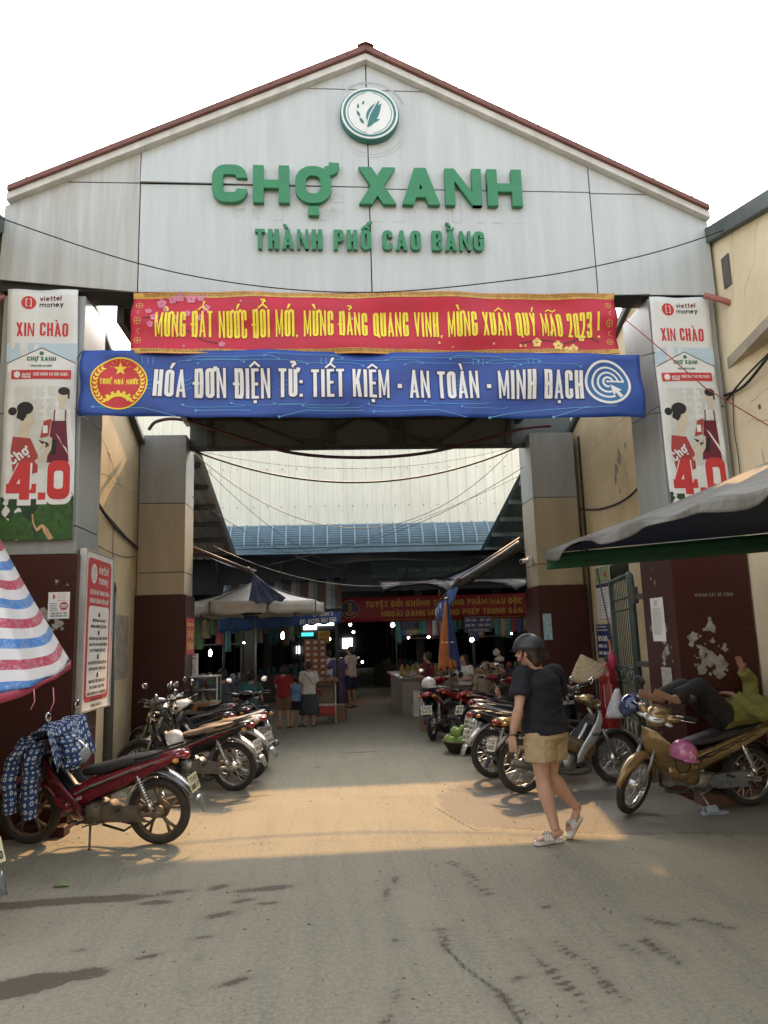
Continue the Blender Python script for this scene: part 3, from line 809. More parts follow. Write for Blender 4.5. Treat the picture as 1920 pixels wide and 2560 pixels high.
# shophouses on the other side of the street, behind the viewer
for k_, (x0, x1, hh, cc, lb) in enumerate([(-16, -5.2, 8.6, (.30, .27, .22), 'grey beige shophouse across the street to the left'), (-5, 5.4, 9.8, (.26, .28, .27), 'tall pale green shophouse straight across the street'), (5.6, 16, 8.2, (.33, .26, .19), 'tan shophouse across the street to the right')]):
    sh_ = thing('shophouse', lb, 'building', ((x0 + x1) / 2, -8, 0)); mw = pm('shophouse_wall_%s' % 'abc'[k_], cc, .85, var=.15, scale=2)
    mb = MB(); mb.box((x0, -16, -.02), (x1, -8, hh)); mb.build('wall', mw, sh_, True)
    mb = MB(); mb.box((x0 - .1, -16.1, hh + .003), (x1 + .1, -7.7, hh + .25)); mb.build('roof', M_darkroof, sh_, True)
    for q in range(3):
        wx = x0 + (x1 - x0) * (q + .5) / 3
        for zz in (4.0, 6.4):
            mb = MB(); mb.box((wx - .7, -7.997, zz), (wx + .7, -7.93, zz + 1.4)); wo = mb.build('window', M_steel, sh_, True)
            mb = MB(); mb.box((wx - .62, -7.928, zz + .08), (wx + .62, -7.92, zz + 1.32)); mb.build('pane', pm('window_glass', (.05, .06, .065), .08, spec=.8), wo, False)
        mb = MB(); mb.box((wx - 1.3, -7.997, 0), (wx + 1.3, -7.95, 2.9)); mb.build('shutter', pm('shutter_grey', (.14, .15, .15), .5, .3, var=.15, scale=3, stretch=(.2, 1, 12)), sh_, True)

# ------------------------------------------------------------------ market hall
hall = thing('market_hall', 'market hall with cream corrugated wall above a blue curved louvre roof and dark interior', 'market hall', (0.6, 19, 0))
mb = MB()
prof = []
x = -6.5
while x < 8.5:
    prof += [(x, 0), (x + .17, 0), (x + .19, -.035), (x + .23, -.035), (x + .25, 0)]; x += .25
mb.grid(lambda u, v: (prof[min(int(round(u * (len(prof) - 1))), len(prof) - 1)][0], 19 + prof[min(int(round(u * (len(prof) - 1))), len(prof) - 1)][1], 4.66 + v * 3.5), len(prof) - 1, 1, smooth=False)
mb.build('wall', M_corr, hall, True)
mb = MB()
for zz in (5.15, 6.15):
    for k in range(40):
        mb.blob((-6 + k * .37 + random.uniform(-.03, .03), 18.95, zz), (.018, .018, .018), n=6, m=4)
mb.build('wall_bolts', pm('bolt_grey', (.25, .24, .2), .6), hall, True)
mb = MB()   # curved louvre roof: ribs every 0.34 m with pressed slats between
def cz(t): a = t * PI / 2; return (18.98 - .72 * math.sin(a) ** 0.9, 4.0 + .66 * math.cos(a))
W0, W1, NR = -6.5, 8.5, 44
for k in range(NR):
    xa = W0 + (W1 - W0) * k / NR; xb = W0 + (W1 - W0) * (k + 1) / NR
    for j in range(15):
        y0, z0 = cz(j / 15); y1, z1 = cz((j + 1) / 15); o_ = .012 if j > 3 else .0
        mb.face([(xa, y0, z0 + .0), (xb, y0, z0), (xb, y1 + o_, z1 - .0), (xa, y1 + o_, z1)])
        if j > 3:
            mb.face([(xa, y1 + o_, z1), (xb, y1 + o_, z1), (xb, y1, z1), (xa, y1, z1)]); mb.mi = 1; ym, zm = cz((j + .66) / 15); mb.face([(xa + .03, ym - .010 + .012 * .6, zm), (xb - .03, ym - .010 + .012 * .6, zm), (xb - .03, y1 + o_ - .010, z1), (xa + .03, y1 + o_ - .010, z1)]); mb.mi = 0
mb.build('louvre_roof', [M_blueroof, pm('slat_shade', (.035, .06, .075), .7)], hall, True)  # second colour: dark strips painted on the slats for the shade between them
mb = MB()
for k in range(NR + 1):
    xa = W0 + (W1 - W0) * k / NR
    mb.tube([(xa, cz(j / 12)[0] - .012, cz(j / 12)[1] + .008) for j in range(13)], .02, 5)
mb.build('roof_rib', pm('rib_blue', (.24, .34, .40), .45), hall, True)
mb = MB(); mb.box((W0, 18.12, 3.80), (W1, 18.3, 3.99)); mb.box((W0, 18.09, 3.965), (W1, 18.12, 4.0)); mb.build('gutter', M_blueroof, hall, True, bevel=.015)
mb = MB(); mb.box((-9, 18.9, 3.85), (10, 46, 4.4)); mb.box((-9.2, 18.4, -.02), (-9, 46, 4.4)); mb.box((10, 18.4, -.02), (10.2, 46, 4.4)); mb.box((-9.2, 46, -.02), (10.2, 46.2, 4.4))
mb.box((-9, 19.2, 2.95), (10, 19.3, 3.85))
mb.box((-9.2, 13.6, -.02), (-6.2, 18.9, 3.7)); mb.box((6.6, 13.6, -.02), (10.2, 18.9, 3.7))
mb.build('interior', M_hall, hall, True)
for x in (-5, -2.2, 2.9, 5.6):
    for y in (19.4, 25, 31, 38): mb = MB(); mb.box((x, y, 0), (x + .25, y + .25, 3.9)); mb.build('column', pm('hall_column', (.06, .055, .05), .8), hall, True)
mb = MB()
for y in (20, 22, 24, 27): mb.tube([(-8, y, 3.6), (9, y, 3.5)], .05, 5)
for k in range(9): mb.tube([(-6 + k * 1.6, 18.6, 3.72), (-6 + k * 1.6, 19.2, 3.2)], .03, 5)
mb.build('roof_truss', M_steel, hall, True)
fr = Frame((1.1, 19.15, 3.26), (1, 0, 0), (0, 0, 1)); a = Art(fr); a.rect(0, 0, 3.1, .42)
s0 = thing('hall_sign', 'dim green name board in the shade under the blue louvre roof', 'sign', (2.6, 19.15, 3.3))
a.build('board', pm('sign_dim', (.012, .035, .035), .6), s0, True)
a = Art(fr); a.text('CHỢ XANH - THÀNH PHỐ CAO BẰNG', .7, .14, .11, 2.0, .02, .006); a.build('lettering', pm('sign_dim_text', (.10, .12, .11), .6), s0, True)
# bright windows at the far end of the hall
for (x, z, w_, h_) in [(-.6, 2.75, 1.7, .26), (-1.2, 2.5, .8, .22), (1.05, 1.5, .62, .62), (-1.9, 1.2, .3, .45)]:
    mb = MB(); mb.box((x - w_ / 2, 45.9, z - h_ / 2), (x + w_ / 2, 45.99, z + h_ / 2)); o = mb.build('far_window', em('daylight_pane', (1, .98, .9), 1.3), hall, True)
mb = MB(); mb.box((-1.9, 45.85, 2.0), (-1.0, 45.89, 2.22)); mb.build('far_window', em('teal_pane', (.05, .42, .42), .5), hall, True)
mb = MB(); [mb.box((.74 + .155 * k, 45.8, 1.19), (.765 + .155 * k, 45.86, 1.81)) for k in range(5)]; mb.box((.74, 45.8, 1.48), (1.36, 45.86, 1.51)); mb.build('window_bars', M_steel, hall, True)

# ------------------------------------------------------------------ side lean-to roofs
def leanto(name, label, x0, x1, m):
    # high over the rear pillars, falling to the hall
    t = thing(name, label, 'roof', ((x0 + x1) / 2, 15.5, 3.8))
    mb = MB(); n = 36; Y0, Z0, Y1, Z1 = 12.75, 5.02, 18.05, 3.72
    def f(u, v):
        i = u * n; z = Z0 + (Z1 - Z0) * v + (.03 if int(round(i)) % 3 == 0 else 0)
        return (x0 + (x1 - x0) * u, Y0 + (Y1 - Y0) * v, z)
    mb.grid(f, n, 1, False); mb.build('sheet', m, t, True, solid=.004)
    for k in range(6):
        v = (k + .4) / 6; y = Y0 + (Y1 - Y0) * v; z = Z0 + (Z1 - Z0) * v
        mb = MB(); mb.box((min(x0, x1) + .05, y, z - .11), (max(x0, x1) - .05, y + .06, z - .02)); mb.build('purlin', M_steel if m is M_corr2 else m, t, True)
    mb = MB()
    for yy in (13.2, 17.8):
        xx = x1 + (.3 if x1 < 0 else -.3); mb.tube([(xx, yy, 0), (xx, yy, Z0 + (Z1 - Z0) * (yy - Y0) / (Y1 - Y0) - .1)], .04, 8)
    mb.build('post', M_steel, t, True)
    return t
M_corr2 = pm('leanto_cream', (.36, .36, .31), .55, var=.15)
leanto('lean_to_roof', 'cream corrugated lean-to roof on dark purlins behind the left rear pillar', -2.2, -4.6, M_corr2)
leanto('lean_to_roof', 'green corrugated lean-to roof behind the right rear pillar', 3.72, 6.2, M_greenroof)
# =================================================================== SIGNS, BANNERS, POSTERS
M_green = pm('sign_green', (.022, .19, .075), .42, var=.1, scale=8)
M_greend = pm('print_green', (.03, .16, .08), .6)
M_teal = pm('emblem_teal', (.028, .155, .15), .45)
M_white = pm('print_white', (.72, .72, .70), .6, var=.06)
M_offw = pm('print_offwhite', (.66, .67, .64), .55, var=.07, scale=3)
M_red = pm('print_red', (.47, .012, .036), .5, var=.14, scale=3)
M_redp = pm('print_red_bright', (.52, .035, .035), .55, var=.08)
M_yel = pm('print_yellow', (.80, .66, .04), .5, var=.1, scale=5)
M_gold = pm('print_gold', (.58, .36, .08), .5, var=.3, scale=14)
M_blue = pm('print_blue', (.018, .075, .36), .42, c2=(.013, .05, .24), scale=2.2)
M_navyp = pm('print_navy', (.02, .03, .12), .5)
M_cyan = pm('print_cyan', (.09, .30, .52), .5)
M_pink = pm('print_pink', (.60, .20, .30), .55, var=.25, scale=20)
M_dkp = pm('print_black', (.015, .014, .015), .6)
M_wine = pm('print_wine', (.13, .012, .03), .6)
M_skinp = pm('print_skin', (.58, .52, .40), .6, var=.06)
M_sky = pm('print_sky', (.45, .58, .66), .6, var=.05)
M_grey = pm('print_grey', (.42, .46, .44), .6)

# raised green letters and round emblem on the gable
FG = Frame((0, YF, 0), (1, 0, 0), (0, 0, 1))
def letters(name, label, s, u, v, cap, width, t, ex, m, parent_loc):
    th = thing(name, label, 'sign lettering', parent_loc)
    tot = 0; a = Art(FG); text(a, s, u, v, cap, width, t, d=.012)
    a.mb.bm.faces.ensure_lookup_table(); P_ = [[tuple(v.co) for v in f.verts] for f in a.mb.bm.faces]
    for f0, f1 in a.chars:
        if f1 > f0:
            b = Art(FG)
            for q in P_[f0:f1]: b.mb.face(q)
            b.build('letter', m, th, True, extrude=ex)
    a.mb.bm.free()
    return th
letters('sign_lettering', 'large raised green letters across the grey gable reading the name of the market', 'CHỢ XANH', -1.22, 6.535, .455, 3.50, .118, .06, M_green, (.53, YF, 6.5))
letters('sign_lettering', 'smaller raised green letters naming the city below the large green letters on the gable', 'THÀNH PHỐ CAO BẰNG', -.75, 5.985, .235, 2.56, .064, .05, M_green, (.53, YF, 6.0))
mb = MB()   # faint outline left by older letters
a = Art(FG)
def ghost(s, u, v, cap, width, t):
    S = Art(FG); text(S, s, u, v, cap, width, t, d=.0)
    for f in list(S.mb.bm.faces):
        P = [(q.co.x, q.co.y) for q in f.verts]
        for i in range(len(P)):
            if random.random() < .35: a.ribbon([P[i], P[(i + 1) % len(P)]], .006, d=.0022)
    S.mb.bm.free()
ghost('CHO XANH', -1.0, 6.36, .4, 3.3, .13)
for rr in (.40, .44): a.ring(.58, 7.6, rr, .008, d=.0022, a0=200, a1=330)
a.ring(.56, 7.7, .42, .03, d=.0022, a0=20, a1=130)
a.build('ghost_outline', pm('ghost_grey', (.36, .37, .36), .6), gate, True)
emb = thing('round_emblem', 'round white emblem with teal leaf sprig fixed at the top of the gable', 'emblem', (.555, YF, 7.66))
mb = MB(); mb.lathe([(.0, 0), (.335, 0), (.34, .015), (.34, .08), (.33, .095), (0, .095)], (.555, YF, 7.655), 'Y', 40, Matrix.Scale(-1, 4, (0, 1, 0)))
mb.build('disc_body', pm('emblem_rim', (.03, .15, .13), .45), emb, True)
FE = Frame((.555, YF - .0955, 7.655), (1, 0, 0), (0, 0, 1))
a = Art(FE); a.disc(0, 0, .326, .002, 44); a.build('disc_face', M_offw, emb, True)
a = Art(FE); a.ring(0, 0, .29, .028, d=.004, n=44)
a.ring(.012, 0, .262, .008, d=.004, n=30, a0=100, a1=260); a.ring(-.012, 0, .262, .008, d=.004, n=30, a0=-80, a1=80)
def leaf(a, u, v, L, w, ang, d=.004, n=8):
    P = []
    for k in range(n + 1): t_ = k / n; P.append((t_ * L, w * math.sin(PI * t_ ** .8)))
    for k in range(n - 1, 0, -1): t_ = k / n; P.append((t_ * L, -w * .75 * math.sin(PI * t_ ** .8)))
    c_, s_ = math.cos(R(ang)), math.sin(R(ang))
    a.poly([(u + x * c_ - y * s_, v + x * s_ + y * c_) for x, y in P], d)
leaf(a, -.03, -.19, .36, .06, 62); leaf(a, -.035, -.1, .30, .055, 60); leaf(a, -.01, -.13, .14, .026, 22); leaf(a, .0, -.02, .11, .022, 28); leaf(a, .05, .05, .07, .015, 40)
leaf(a, -.07, -.14, .10, .02, 120); leaf(a, -.11, -.05, .09, .018, 115); leaf(a, -.13, .05, .07, .015, 90); leaf(a, -.08, .1, .06, .013, 70)
a.build('leaf_motif', M_teal, emb, True)
a = Art(FE); a.ribbon(cat2([(-.045, -.2), (0, -.02), (.10, .16)]), .012, d=.0065); a.build('leaf_vein', M_offw, emb, True)

# ---- red new-year banner
WR = lambda u, v: .026 * math.sin(u * 3.1 + v * 6) + .018 * math.sin(u * 1.3 - v * 13) + .010 * math.sin(u * 8.5 + 5 * v) + .022 * (math.exp(-u * 2.2) + math.exp(-(5.31 - u) * 2.2)) * math.sin(v * 17 + u * 6)
def banner(name, label, x0, x1, zb, zt, y, m, tilt=0.0, wave=WR, cell=.05, drop=0.0):
    t = thing(name, label, 'banner', ((x0 + x1) / 2, y, zb))
    fr = Frame((x0, y, zb), (x1 - x0, 0, tilt), (0, 0, 1), wave)
    mb = MB(); w_ = x1 - x0; h_ = zt - zb; nu = max(8, int(w_ / cell)); nv = max(4, int(h_ / cell))
    mb.grid(lambda u, v: fr(u * w_, v * h_ - (1 - v) * drop * math.sin(PI * u) - v * drop * .5 * math.sin(PI * u)), nu, nv)
    mb.build('cloth', m, t, True, solid=.003)
    fr = Frame(fr.o, fr.r, fr.u, lambda u, v: wave(u, v) + .0035)
    return t, fr, w_, h_
t, fr, w_, h_ = banner('red_banner', 'long red banner with yellow slogan and gold key border under the gable', -2.05, 3.26, 4.755, 5.475, 7.60, M_red)
a = Art(fr); a.rect(.0, .655, w_, .715); a.rect(0, .005, w_, .06)
for k in range(86):
    pass
a.build('gold_border', M_gold, t, True, cell=.05)
a = Art(fr); k = .12
while k < w_ - .1:
    for v0 in (.668, .016):
        a.ribbon([(k, v0), (k, v0 + .034), (k + .042, v0 + .034), (k + .042, v0 + .012), (k + .02, v0 + .012), (k + .02, v0 + .022)], .006, d=.005)
    k += .062
a.build('key_pattern', pm('key_brown', (.22, .07, .02), .6), t, True, cell=.05)
a = Art(fr)
a.text('MỪNG ĐẤT NƯỚC ĐỔI MỚI, MỪNG ĐẢNG QUANG VINH, MỪNG XUÂN QUÝ MÃO 2023 !', .25, .205, .285, 4.86, .036, .006, grow=.0015)
a.build('lettering', M_yel, t, True, cell=.05)
a = Art(fr)
for u in (.07, w_ - .09):
    for v in (.15, .36, .57):
        a.ring(u, v, .034, .006, d=.006); a.ribbon([(u - .03, v), (u + .03, v)], .006, d=.006); a.ribbon([(u, v - .03), (u, v + .03)], .006, d=.006)
    for v in (.255, .465): a.ring(u + .02, v, .024, .006, d=.006, a0=90, a1=270)
for u, v in ((.05, .685), (.05, .035), (w_ - .06, .685), (w_ - .06, .035)): a.disc(u, v, .05, .006, ry=.026)
a.build('gold_motifs', M_gold, t, True, cell=.05)
def blossom(a, u, v, r):
    r *= .72
    for k in range(5):
        an = 72 * k + 18; a.disc(u + r * .6 * math.cos(R(an)), v + r * .6 * math.sin(R(an)), r * .46, .004, 9)
a = Art(fr)
for u, v, r in [(.30, .60, .07), (.42, .635, .06), (.50, .66, .07), (.62, .64, .075), (.72, .655, .06), (.17, .50, .05), (.24, .42, .06), (.20, .33, .045), (.78, .53, .06), (.58, .47, .05), (.95, .12, .05), (.35, .53, .05), (.72, .42, .05), (.45, .43, .04), (.55, .10, .02), (.5, .23, .025), (1.15, .6, .02), (1.3, .25, .025), (2.35, .42, .025), (1.6, .3, .02)]: blossom(a, u, v, r)
a.build('pink_blossoms', M_pink, t, True)
a = Art(fr)
for u, v, r in [(4.38, .13, .07), (4.62, .10, .08), (4.80, .07, .075), (4.9, .2, .055), (4.55, .24, .03), (4.25, .10, .02), (4.2, .1, .022), (3.3, .14, .02), (3.9, .12, .015), (3.45, .1, .014), (5.0, .34, .04), (4.98, .26, .03), (4.72, .05, .06)]: blossom(a, u, v, r)
a.build('yellow_blossoms', pm('blossom_yellow', (.75, .55, .16), .55, var=.3, scale=25), t, True)
a = Art(fr); a.ribbon(cat2([(4.2, .13), (4.45, .16), (4.7, .13), (4.95, .22), (5.1, .15)]), .012, d=.0035); a.ribbon(cat2([(.12, .4), (.35, .42), (.55, .3), (.75, .17), (.93, .13)]), .012, d=.0035)
a.build('branches', pm('branch_brown', (.10, .03, .03), .6), t, True)

# ---- blue tax banner
WB = lambda u, v: .024 * math.sin(u * 2.3 + v * 5) + .019 * math.sin(u * 3.6 - v * 9 + 1) + .011 * math.sin(u * 9 + v * 4) + .022 * (math.exp(-u * 2.0) + .35 * math.exp(-(6.03 - u) * 2.0)) * math.sin(v * 15 + u * 8)
t, fr, w_, h_ = banner('blue_banner', 'long blue banner with white slogan, circuit lines and round red seal', -2.545, 3.485, 4.07, 4.80, 7.57, M_blue, tilt=-.055, wave=WB)
a = Art(fr); a.text('HÓA ĐƠN ĐIỆN TỬ: TIẾT KIỆM · AN TOÀN · MINH BẠCH', .75, .215, .31, 4.60, .050, .0045, grow=.014); a.build('letter_outline', M_navyp, t, True, cell=.05)
a = Art(fr); a.text('HÓA ĐƠN ĐIỆN TỬ: TIẾT KIỆM · AN TOÀN · MINH BẠCH', .75, .215, .31, 4.60, .050, .0085, grow=.002); a.build('lettering', M_white, t, True, cell=.05)
a = Art(fr)
rng_ = random.Random(3)
for (u0, v0, s_) in [(.95, .60, 1), (1.1, .63, 1), (1.9, .66, 1), (2.6, .61, 1), (3.2, .64, 1), (3.9, .655, 1), (4.3, .62, 1), (1.2, .59, 1), (2.2, .575, 1), (4.6, .57, 1), (3.4, .585, 1)]:
    L_ = rng_.uniform(.5, 1.2); a.ribbon([(u0, v0), (u0 + .06, v0 + .03), (u0 + L_, v0 + .03), (u0 + L_ + .07, v0)], .006, d=.0035); a.disc(u0, v0, .012, .0035, 10); a.disc(u0 + L_ + .07, v0, .012, .0035, 10)
for (u0, v0) in [(1.05, .115), (2.0, .13), (2.3, .10), (3.0, .12), (4.0, .105), (3.6, .15), (1.55, .14)]:
    L_ = rng_.uniform(.4, .8); a.ribbon([(u0, v0 + .02), (u0 + .05, v0), (u0 + L_, v0), (u0 + L_ + .05, v0 + .02)], .006, d=.0035); a.disc(u0, v0 + .02, .013, .0035, 10)
for P in [[(.15, .09), (.65, .088), (.98, .005)], [(1.18, .08), (1.75, .075)], [(2.05, .005), (2.35, .075), (2.95, .07)], [(3.05, .06), (3.75, .07), (4.05, .005)], [(5.0, .005), (5.35, .11), (5.7, .115)], [(4.3, .0), (4.6, .07), (5.4, .12)]]:
    a.ribbon(P, .008, d=.0035); a.disc(*P[0], .015, .0035, 10)
for u0 in (.66, 1.0, 2.05, 2.95, 3.85, 4.7, 5.05): 
    for k in range(3): a.ribbon([(u0, .3 + .05 * k), (u0 + .09, .3 + .05 * k), (u0 + .14, .33 + .05 * k)], .006, d=.0035)
for u0 in (.62, 2.5, 4.15, 4.75):
    for i in range(3):
        for j in range(3): a.disc(u0 + .055 * i, .60 + .025 * j, .008, .0035, 8)
a.build('circuit_lines', M_cyan, t, True, cell=.06)
# seal
cu, cv, rr = .395, .36, .285
a = Art(fr); a.disc(cu, cv, rr, .004, 40); a.build('seal_disc', M_redp, t, True, cell=.05)
a = Art(fr); a.ring(cu, cv, rr, .014, d=.006, n=44)
st_ = [(cu + (.075 if k % 2 == 0 else .03) * math.sin(PI * k / 5), cv + .17 + (.075 if k % 2 == 0 else .03) * math.cos(PI * k / 5)) for k in range(10)]
a.poly(st_, .006)
a.text('THUẾ NHÀ NƯỚC', cu, cv - .01, .062, .39, .013, .006, align='c')
for sgn in (-1, 1):
    for k in range(10):
        an = 40 - k * 11; u_ = cu + sgn * (rr - .045) * math.cos(R(an)); v_ = cv + (rr - .045) * math.sin(R(an))
        leaf(a, u_, v_, .05, .012, (an + 120) if sgn > 0 else 180 - (an + 120), d=.006, n=4); leaf(a, u_, v_, .05, .012, (an + 60) if sgn > 0 else 180 - (an + 60), d=.006, n=4)
a.ring(cu, cv - .275, .145, .04, d=.006, n=14, a0=35, a1=145)
for an in (50, 70, 90, 110, 130): a.ribbon([(cu + .15 * math.cos(R(an)), cv - .275 + .15 * math.sin(R(an))), (cu + .19 * math.cos(R(an)), cv - .275 + .19 * math.sin(R(an)))], .032, d=.006)
for an in range(15, 175, 25): a.ribbon([(cu + .085 * math.cos(R(an)), cv + .17 + .085 * math.sin(R(an))), (cu + .11 * math.cos(R(an)), cv + .17 + .11 * math.sin(R(an)))], .004, d=.006)
a.build('seal_marks', M_yel, t, True, cell=.05)
cu, cv = 5.63, .40
a = Art(fr); a.disc(cu, cv, .255, .004, 40); a.build('target_disc', pm('target_blue', (.03, .16, .33), .5, c2=(.02, .07, .26), scale=3), t, True, cell=.05)
a = Art(fr); a.ring(cu, cv, .245, .028, d=.006, n=44)
a.ring(cu, cv - .005, .175, .022, d=.006, n=32, a0=5, a1=290); a.ring(cu, cv - .005, .115, .022, d=.006, n=28, a0=5, a1=285); a.ring(cu, cv, .055, .022, d=.006, n=18, a0=5, a1=280)
a.rect(cu - .02, cv - .005, cu + .185, cv + .015, .006); a.rect(cu + .1, cv - .005, cu + .12, cv + .0, .006)
a.poly([(cu + .02, cv - .03), (cu + .14, cv - .10), (cu + .09, cv - .115), (cu + .04, cv - .16)], .007); a.ribbon([(cu + .07, cv - .1), (cu + .13, cv - .18)], .04, d=.007)
a.build('target_marks', M_white, t, True, cell=.05)

# ---- the two hanging market banners on the front pillars
def hanging(x0, x1, zb, zt, sidename, skew):
    t = thing('hanging_banner', 'tall pale banner with red 4.0 over a green valley on the %s front pillar' % sidename, 'banner', ((x0 + x1) / 2, 7.66, zb))
    wv = lambda u, v: .008 * math.sin(u * 8 + v * 3) + .008 * math.sin(v * 5 + 1) + .012 * math.exp(-(2.75 - v) * 4) * math.sin(u * 14)
    fr = Frame((x0, 7.655, zb), (1, 0, 0), (skew, 0, 1), wv); w_ = x1 - x0; h_ = zt - zb
    mb = MB(); mb.grid(lambda u, v: fr(u * w_, v * h_), 12, 36); mb.build('cloth', M_offw, t, True, solid=.003)
    S = w_ / .74
    def X(u): return u * S
    B = h_ - 2.73
    def A(): return Art(fr)
    a = A(); a.disc(X(.22), h_ - .15, .075, .003); a.text('XIN CHÀO', X(.10), h_ - .52, .15, X(.54), .024, .003, jitter=.05)
    a.rect(X(.06), h_ - 1.0, X(.68), h_ - .9, .0045)
    a.build('red_print', M_redp, t, True, cell=.12)
    a = A(); a.rect(X(.0), h_ - .80, X(.74), h_ - .60, .0018); a.build('sky_print', M_sky, t, True, cell=.12)
    a = A(); a.poly([(X(.02), h_ - .82), (X(.37), h_ - .66), (X(.72), h_ - .82), (X(.72), h_ - .92), (X(.02), h_ - .92)], .003)
    a.text('viettel', X(.06) + .11, h_ - .965, .035, .09, .005, .008); a.text('money', X(.06) + .11, h_ - .99, .03, .09, .005, .008); a.disc(X(.06) + .06, h_ - .95, .033, .007, ry=.036)
    a.text('[CHỢ XANH 4.0 XIN CHÀO]', X(.29), h_ - .965, .035, X(.36), .005, .008)
    a.build('white_print', M_white, t, True, cell=.12)
    a = A(); a.ribbon([(X(.01), h_ - .825), (X(.37), h_ - .655), (X(.73), h_ - .825)], .009, d=.0045); a.text('money', X(.33), h_ - .195, .055, X(.26), .011, .003)
    a.build('dark_print', M_dkp, t, True, cell=.12)
    a = A(); a.text('viettel', X(.33), h_ - .125, .055, X(.24), .011, .003); a.rect(X(.22) - .032, h_ - .19, X(.22) + .0, h_ - .18, .003); a.build('wine_print', M_wine, t, True)
    a = A()
    for sg in (-1, 1): a.ribbon([(X(.22) + sg * .008, h_ - .11), (X(.22) + sg * .025, h_ - .11), (X(.22) + sg * .025, h_ - .19), (X(.22) + sg * .008, h_ - .19)], .008, d=.006)
    a.build('logo_mark', M_white, t, True)
    a = A(); a.text('CHỢ XANH', X(.37), h_ - .80, .048, X(.30), .011, .0062, align='c'); a.text('THÀNH PHỐ CAO BẰNG', X(.37), h_ - .865, .022, X(.22), .004, .0062, align='c'); a.disc(X(.37), h_ - .715, .022, .0062)
    a.build('green_print', M_greend, t, True)
    # shoppers: a woman with a bun in a red shirt and a man in a wine apron
    v0 = h_ - 2.02
    a = A(); a.poly(rrect(X(.1), v0 + .05, X(.72), h_ - 1.08, .02), .0018); a.build('stall_print', pm('print_stall', (.56, .58, .54), .6), t, True, cell=.12)
    a = A()
    a.poly(cat2([(X(.17), v0 + .60), (X(.25), v0 + .63), (X(.30), v0 + .70), (X(.315), v0 + .62), (X(.32), v0 + .54), (X(.28), v0 + .48), (X(.26), v0 + .40), (X(.14), v0 + .40), (X(.17), v0 + .50)]), .003)
    a.ribbon([(X(.34), v0 + .12), (X(.42), v0 + .18), (X(.52), v0 + .34)], .05, d=.0045); a.ribbon([(X(.36), v0 + .24), (X(.5), v0 + .38)], .035, d=.0045)
    a.disc(X(.60), v0 + .82, .05, .003, 16, ry=.075); a.rect(X(.57), v0 + .68, X(.63), v0 + .76, .003)
    a.build('skin_print', M_skinp, t, True, cell=.12)
    a = A()
    a.disc(X(.22), v0 + .70, .085, .0042, 18, ry=.07); a.disc(X(.09), v0 + .67, .045, .0042, 12); a.poly([(X(.15), v0 + .70), (X(.24), v0 + .62), (X(.2), v0 + .56), (X(.13), v0 + .6)], .0042)
    a.disc(X(.615), v0 + .885, .06, .0042, 14, ry=.045); a.rect(X(.655), v0 + .80, X(.675), v0 + .88, .0042); a.poly([(X(.36), v0 + .36), (X(.46), v0 + .33), (X(.5), v0 + .26), (X(.44), v0 + .28)], .0042)
    a.poly([(X(.49), v0 + .20), (X(.54), v0 + .20), (X(.56), v0 + .36), (X(.51), v0 + .36)], .006)
    a.build('hair_print', M_dkp, t, True)
    a = A()
    a.poly([(X(.10), v0 + .40), (X(.28), v0 + .38), (X(.36), v0 + .20), (X(.36), v0 + .02), (X(.12), v0 - .05), (X(.08), v0 + .25)], .0036)
    a.poly([(X(.38), v0 + .38), (X(.47), v0 + .40), (X(.50), v0 + .58), (X(.42), v0 + .56)], .0062)
    a.build('red_shirt_print', pm('print_shirt', (.36, .05, .045), .6, var=.15), t, True, cell=.12)
    a = A(); a.poly([(X(.52), v0 + .66), (X(.68), v0 + .68), (X(.70), v0 + .50), (X(.73), v0 + .3), (X(.72), v0 + .12), (X(.50), v0 + .5)], .0028); a.rect(X(.41), v0 + .43, X(.46), v0 + .51, .0068); a.build('white_shirt_print', M_white, t, True)
    a = A(); a.poly([(X(.50), v0 + .56), (X(.65), v0 + .56), (X(.68), v0 + .12), (X(.45), v0 + .12)], .0034); a.ribbon([(X(.52), v0 + .55), (X(.53), v0 + .68)], .014, d=.0036); a.ribbon([(X(.64), v0 + .55), (X(.64), v0 + .68)], .014, d=.0036); a.build('apron_print', M_wine, t, True, cell=.12)
    # Cho 4.0
    def four(a, o, g, d):
        q = lambda x, y: (X(.055 + .30 * x), v0 - .27 + o + .40 * y)
        a.poly([q(.45 - g, -g), (q(.78 + g, -g)), q(.78 + g, 1 + g), q(.45 - g, 1 + g)], d); a.poly([q(-g, .17 - g), q(1 + g, .17 - g), q(1 + g, .42 + g), q(-g, .42 + g)], d); a.poly([q(-g, .30), q(.24 + g, .30), q(.62, .78), q(.62, 1 + g), q(.40 - g, 1 + g)], d)
        q2 = lambda x, y: (X(.375) + .075 * x, v0 - .27 + o + .075 * y); a.poly([q2(-3 * g, -3 * g), q2(1 + 3 * g, -3 * g), q2(1 + 3 * g, 1 + 3 * g), q2(-3 * g, 1 + 3 * g)], d)
        a.poly(rrect(X(.465) - g * .3, v0 - .27 + o - g * .3, X(.70) + g * .3, v0 + .14 + o + g * .3, .085), d)
    a = A(); four(a, -.035, .06, .0075); a.build('number_edge', M_white, t, True)
    a = A(); four(a, 0, 0, .0105); a.build('number_print', M_redp, t, True)
    a = A(); a.poly(rrect(X(.535), v0 - .16, X(.63), v0 + .03, .03), .0135); a.text('Chợ', X(.11), v0 + .09, .11, X(.22), .022, .0135, rot=R(38)); a.build('cho_print', M_white, t, True)
    # green valley at the foot
    g = A(); top = v0 - .30
    rr_ = random.Random(5)
    g.rect(0, 0, w_, top + .06, .0022)
    g.build('valley_print', pm('print_forest', (.022, .075, .016), .6, c2=(.006, .02, .007), scale=7, detail=9), t, True, cell=.12)
    g = A()
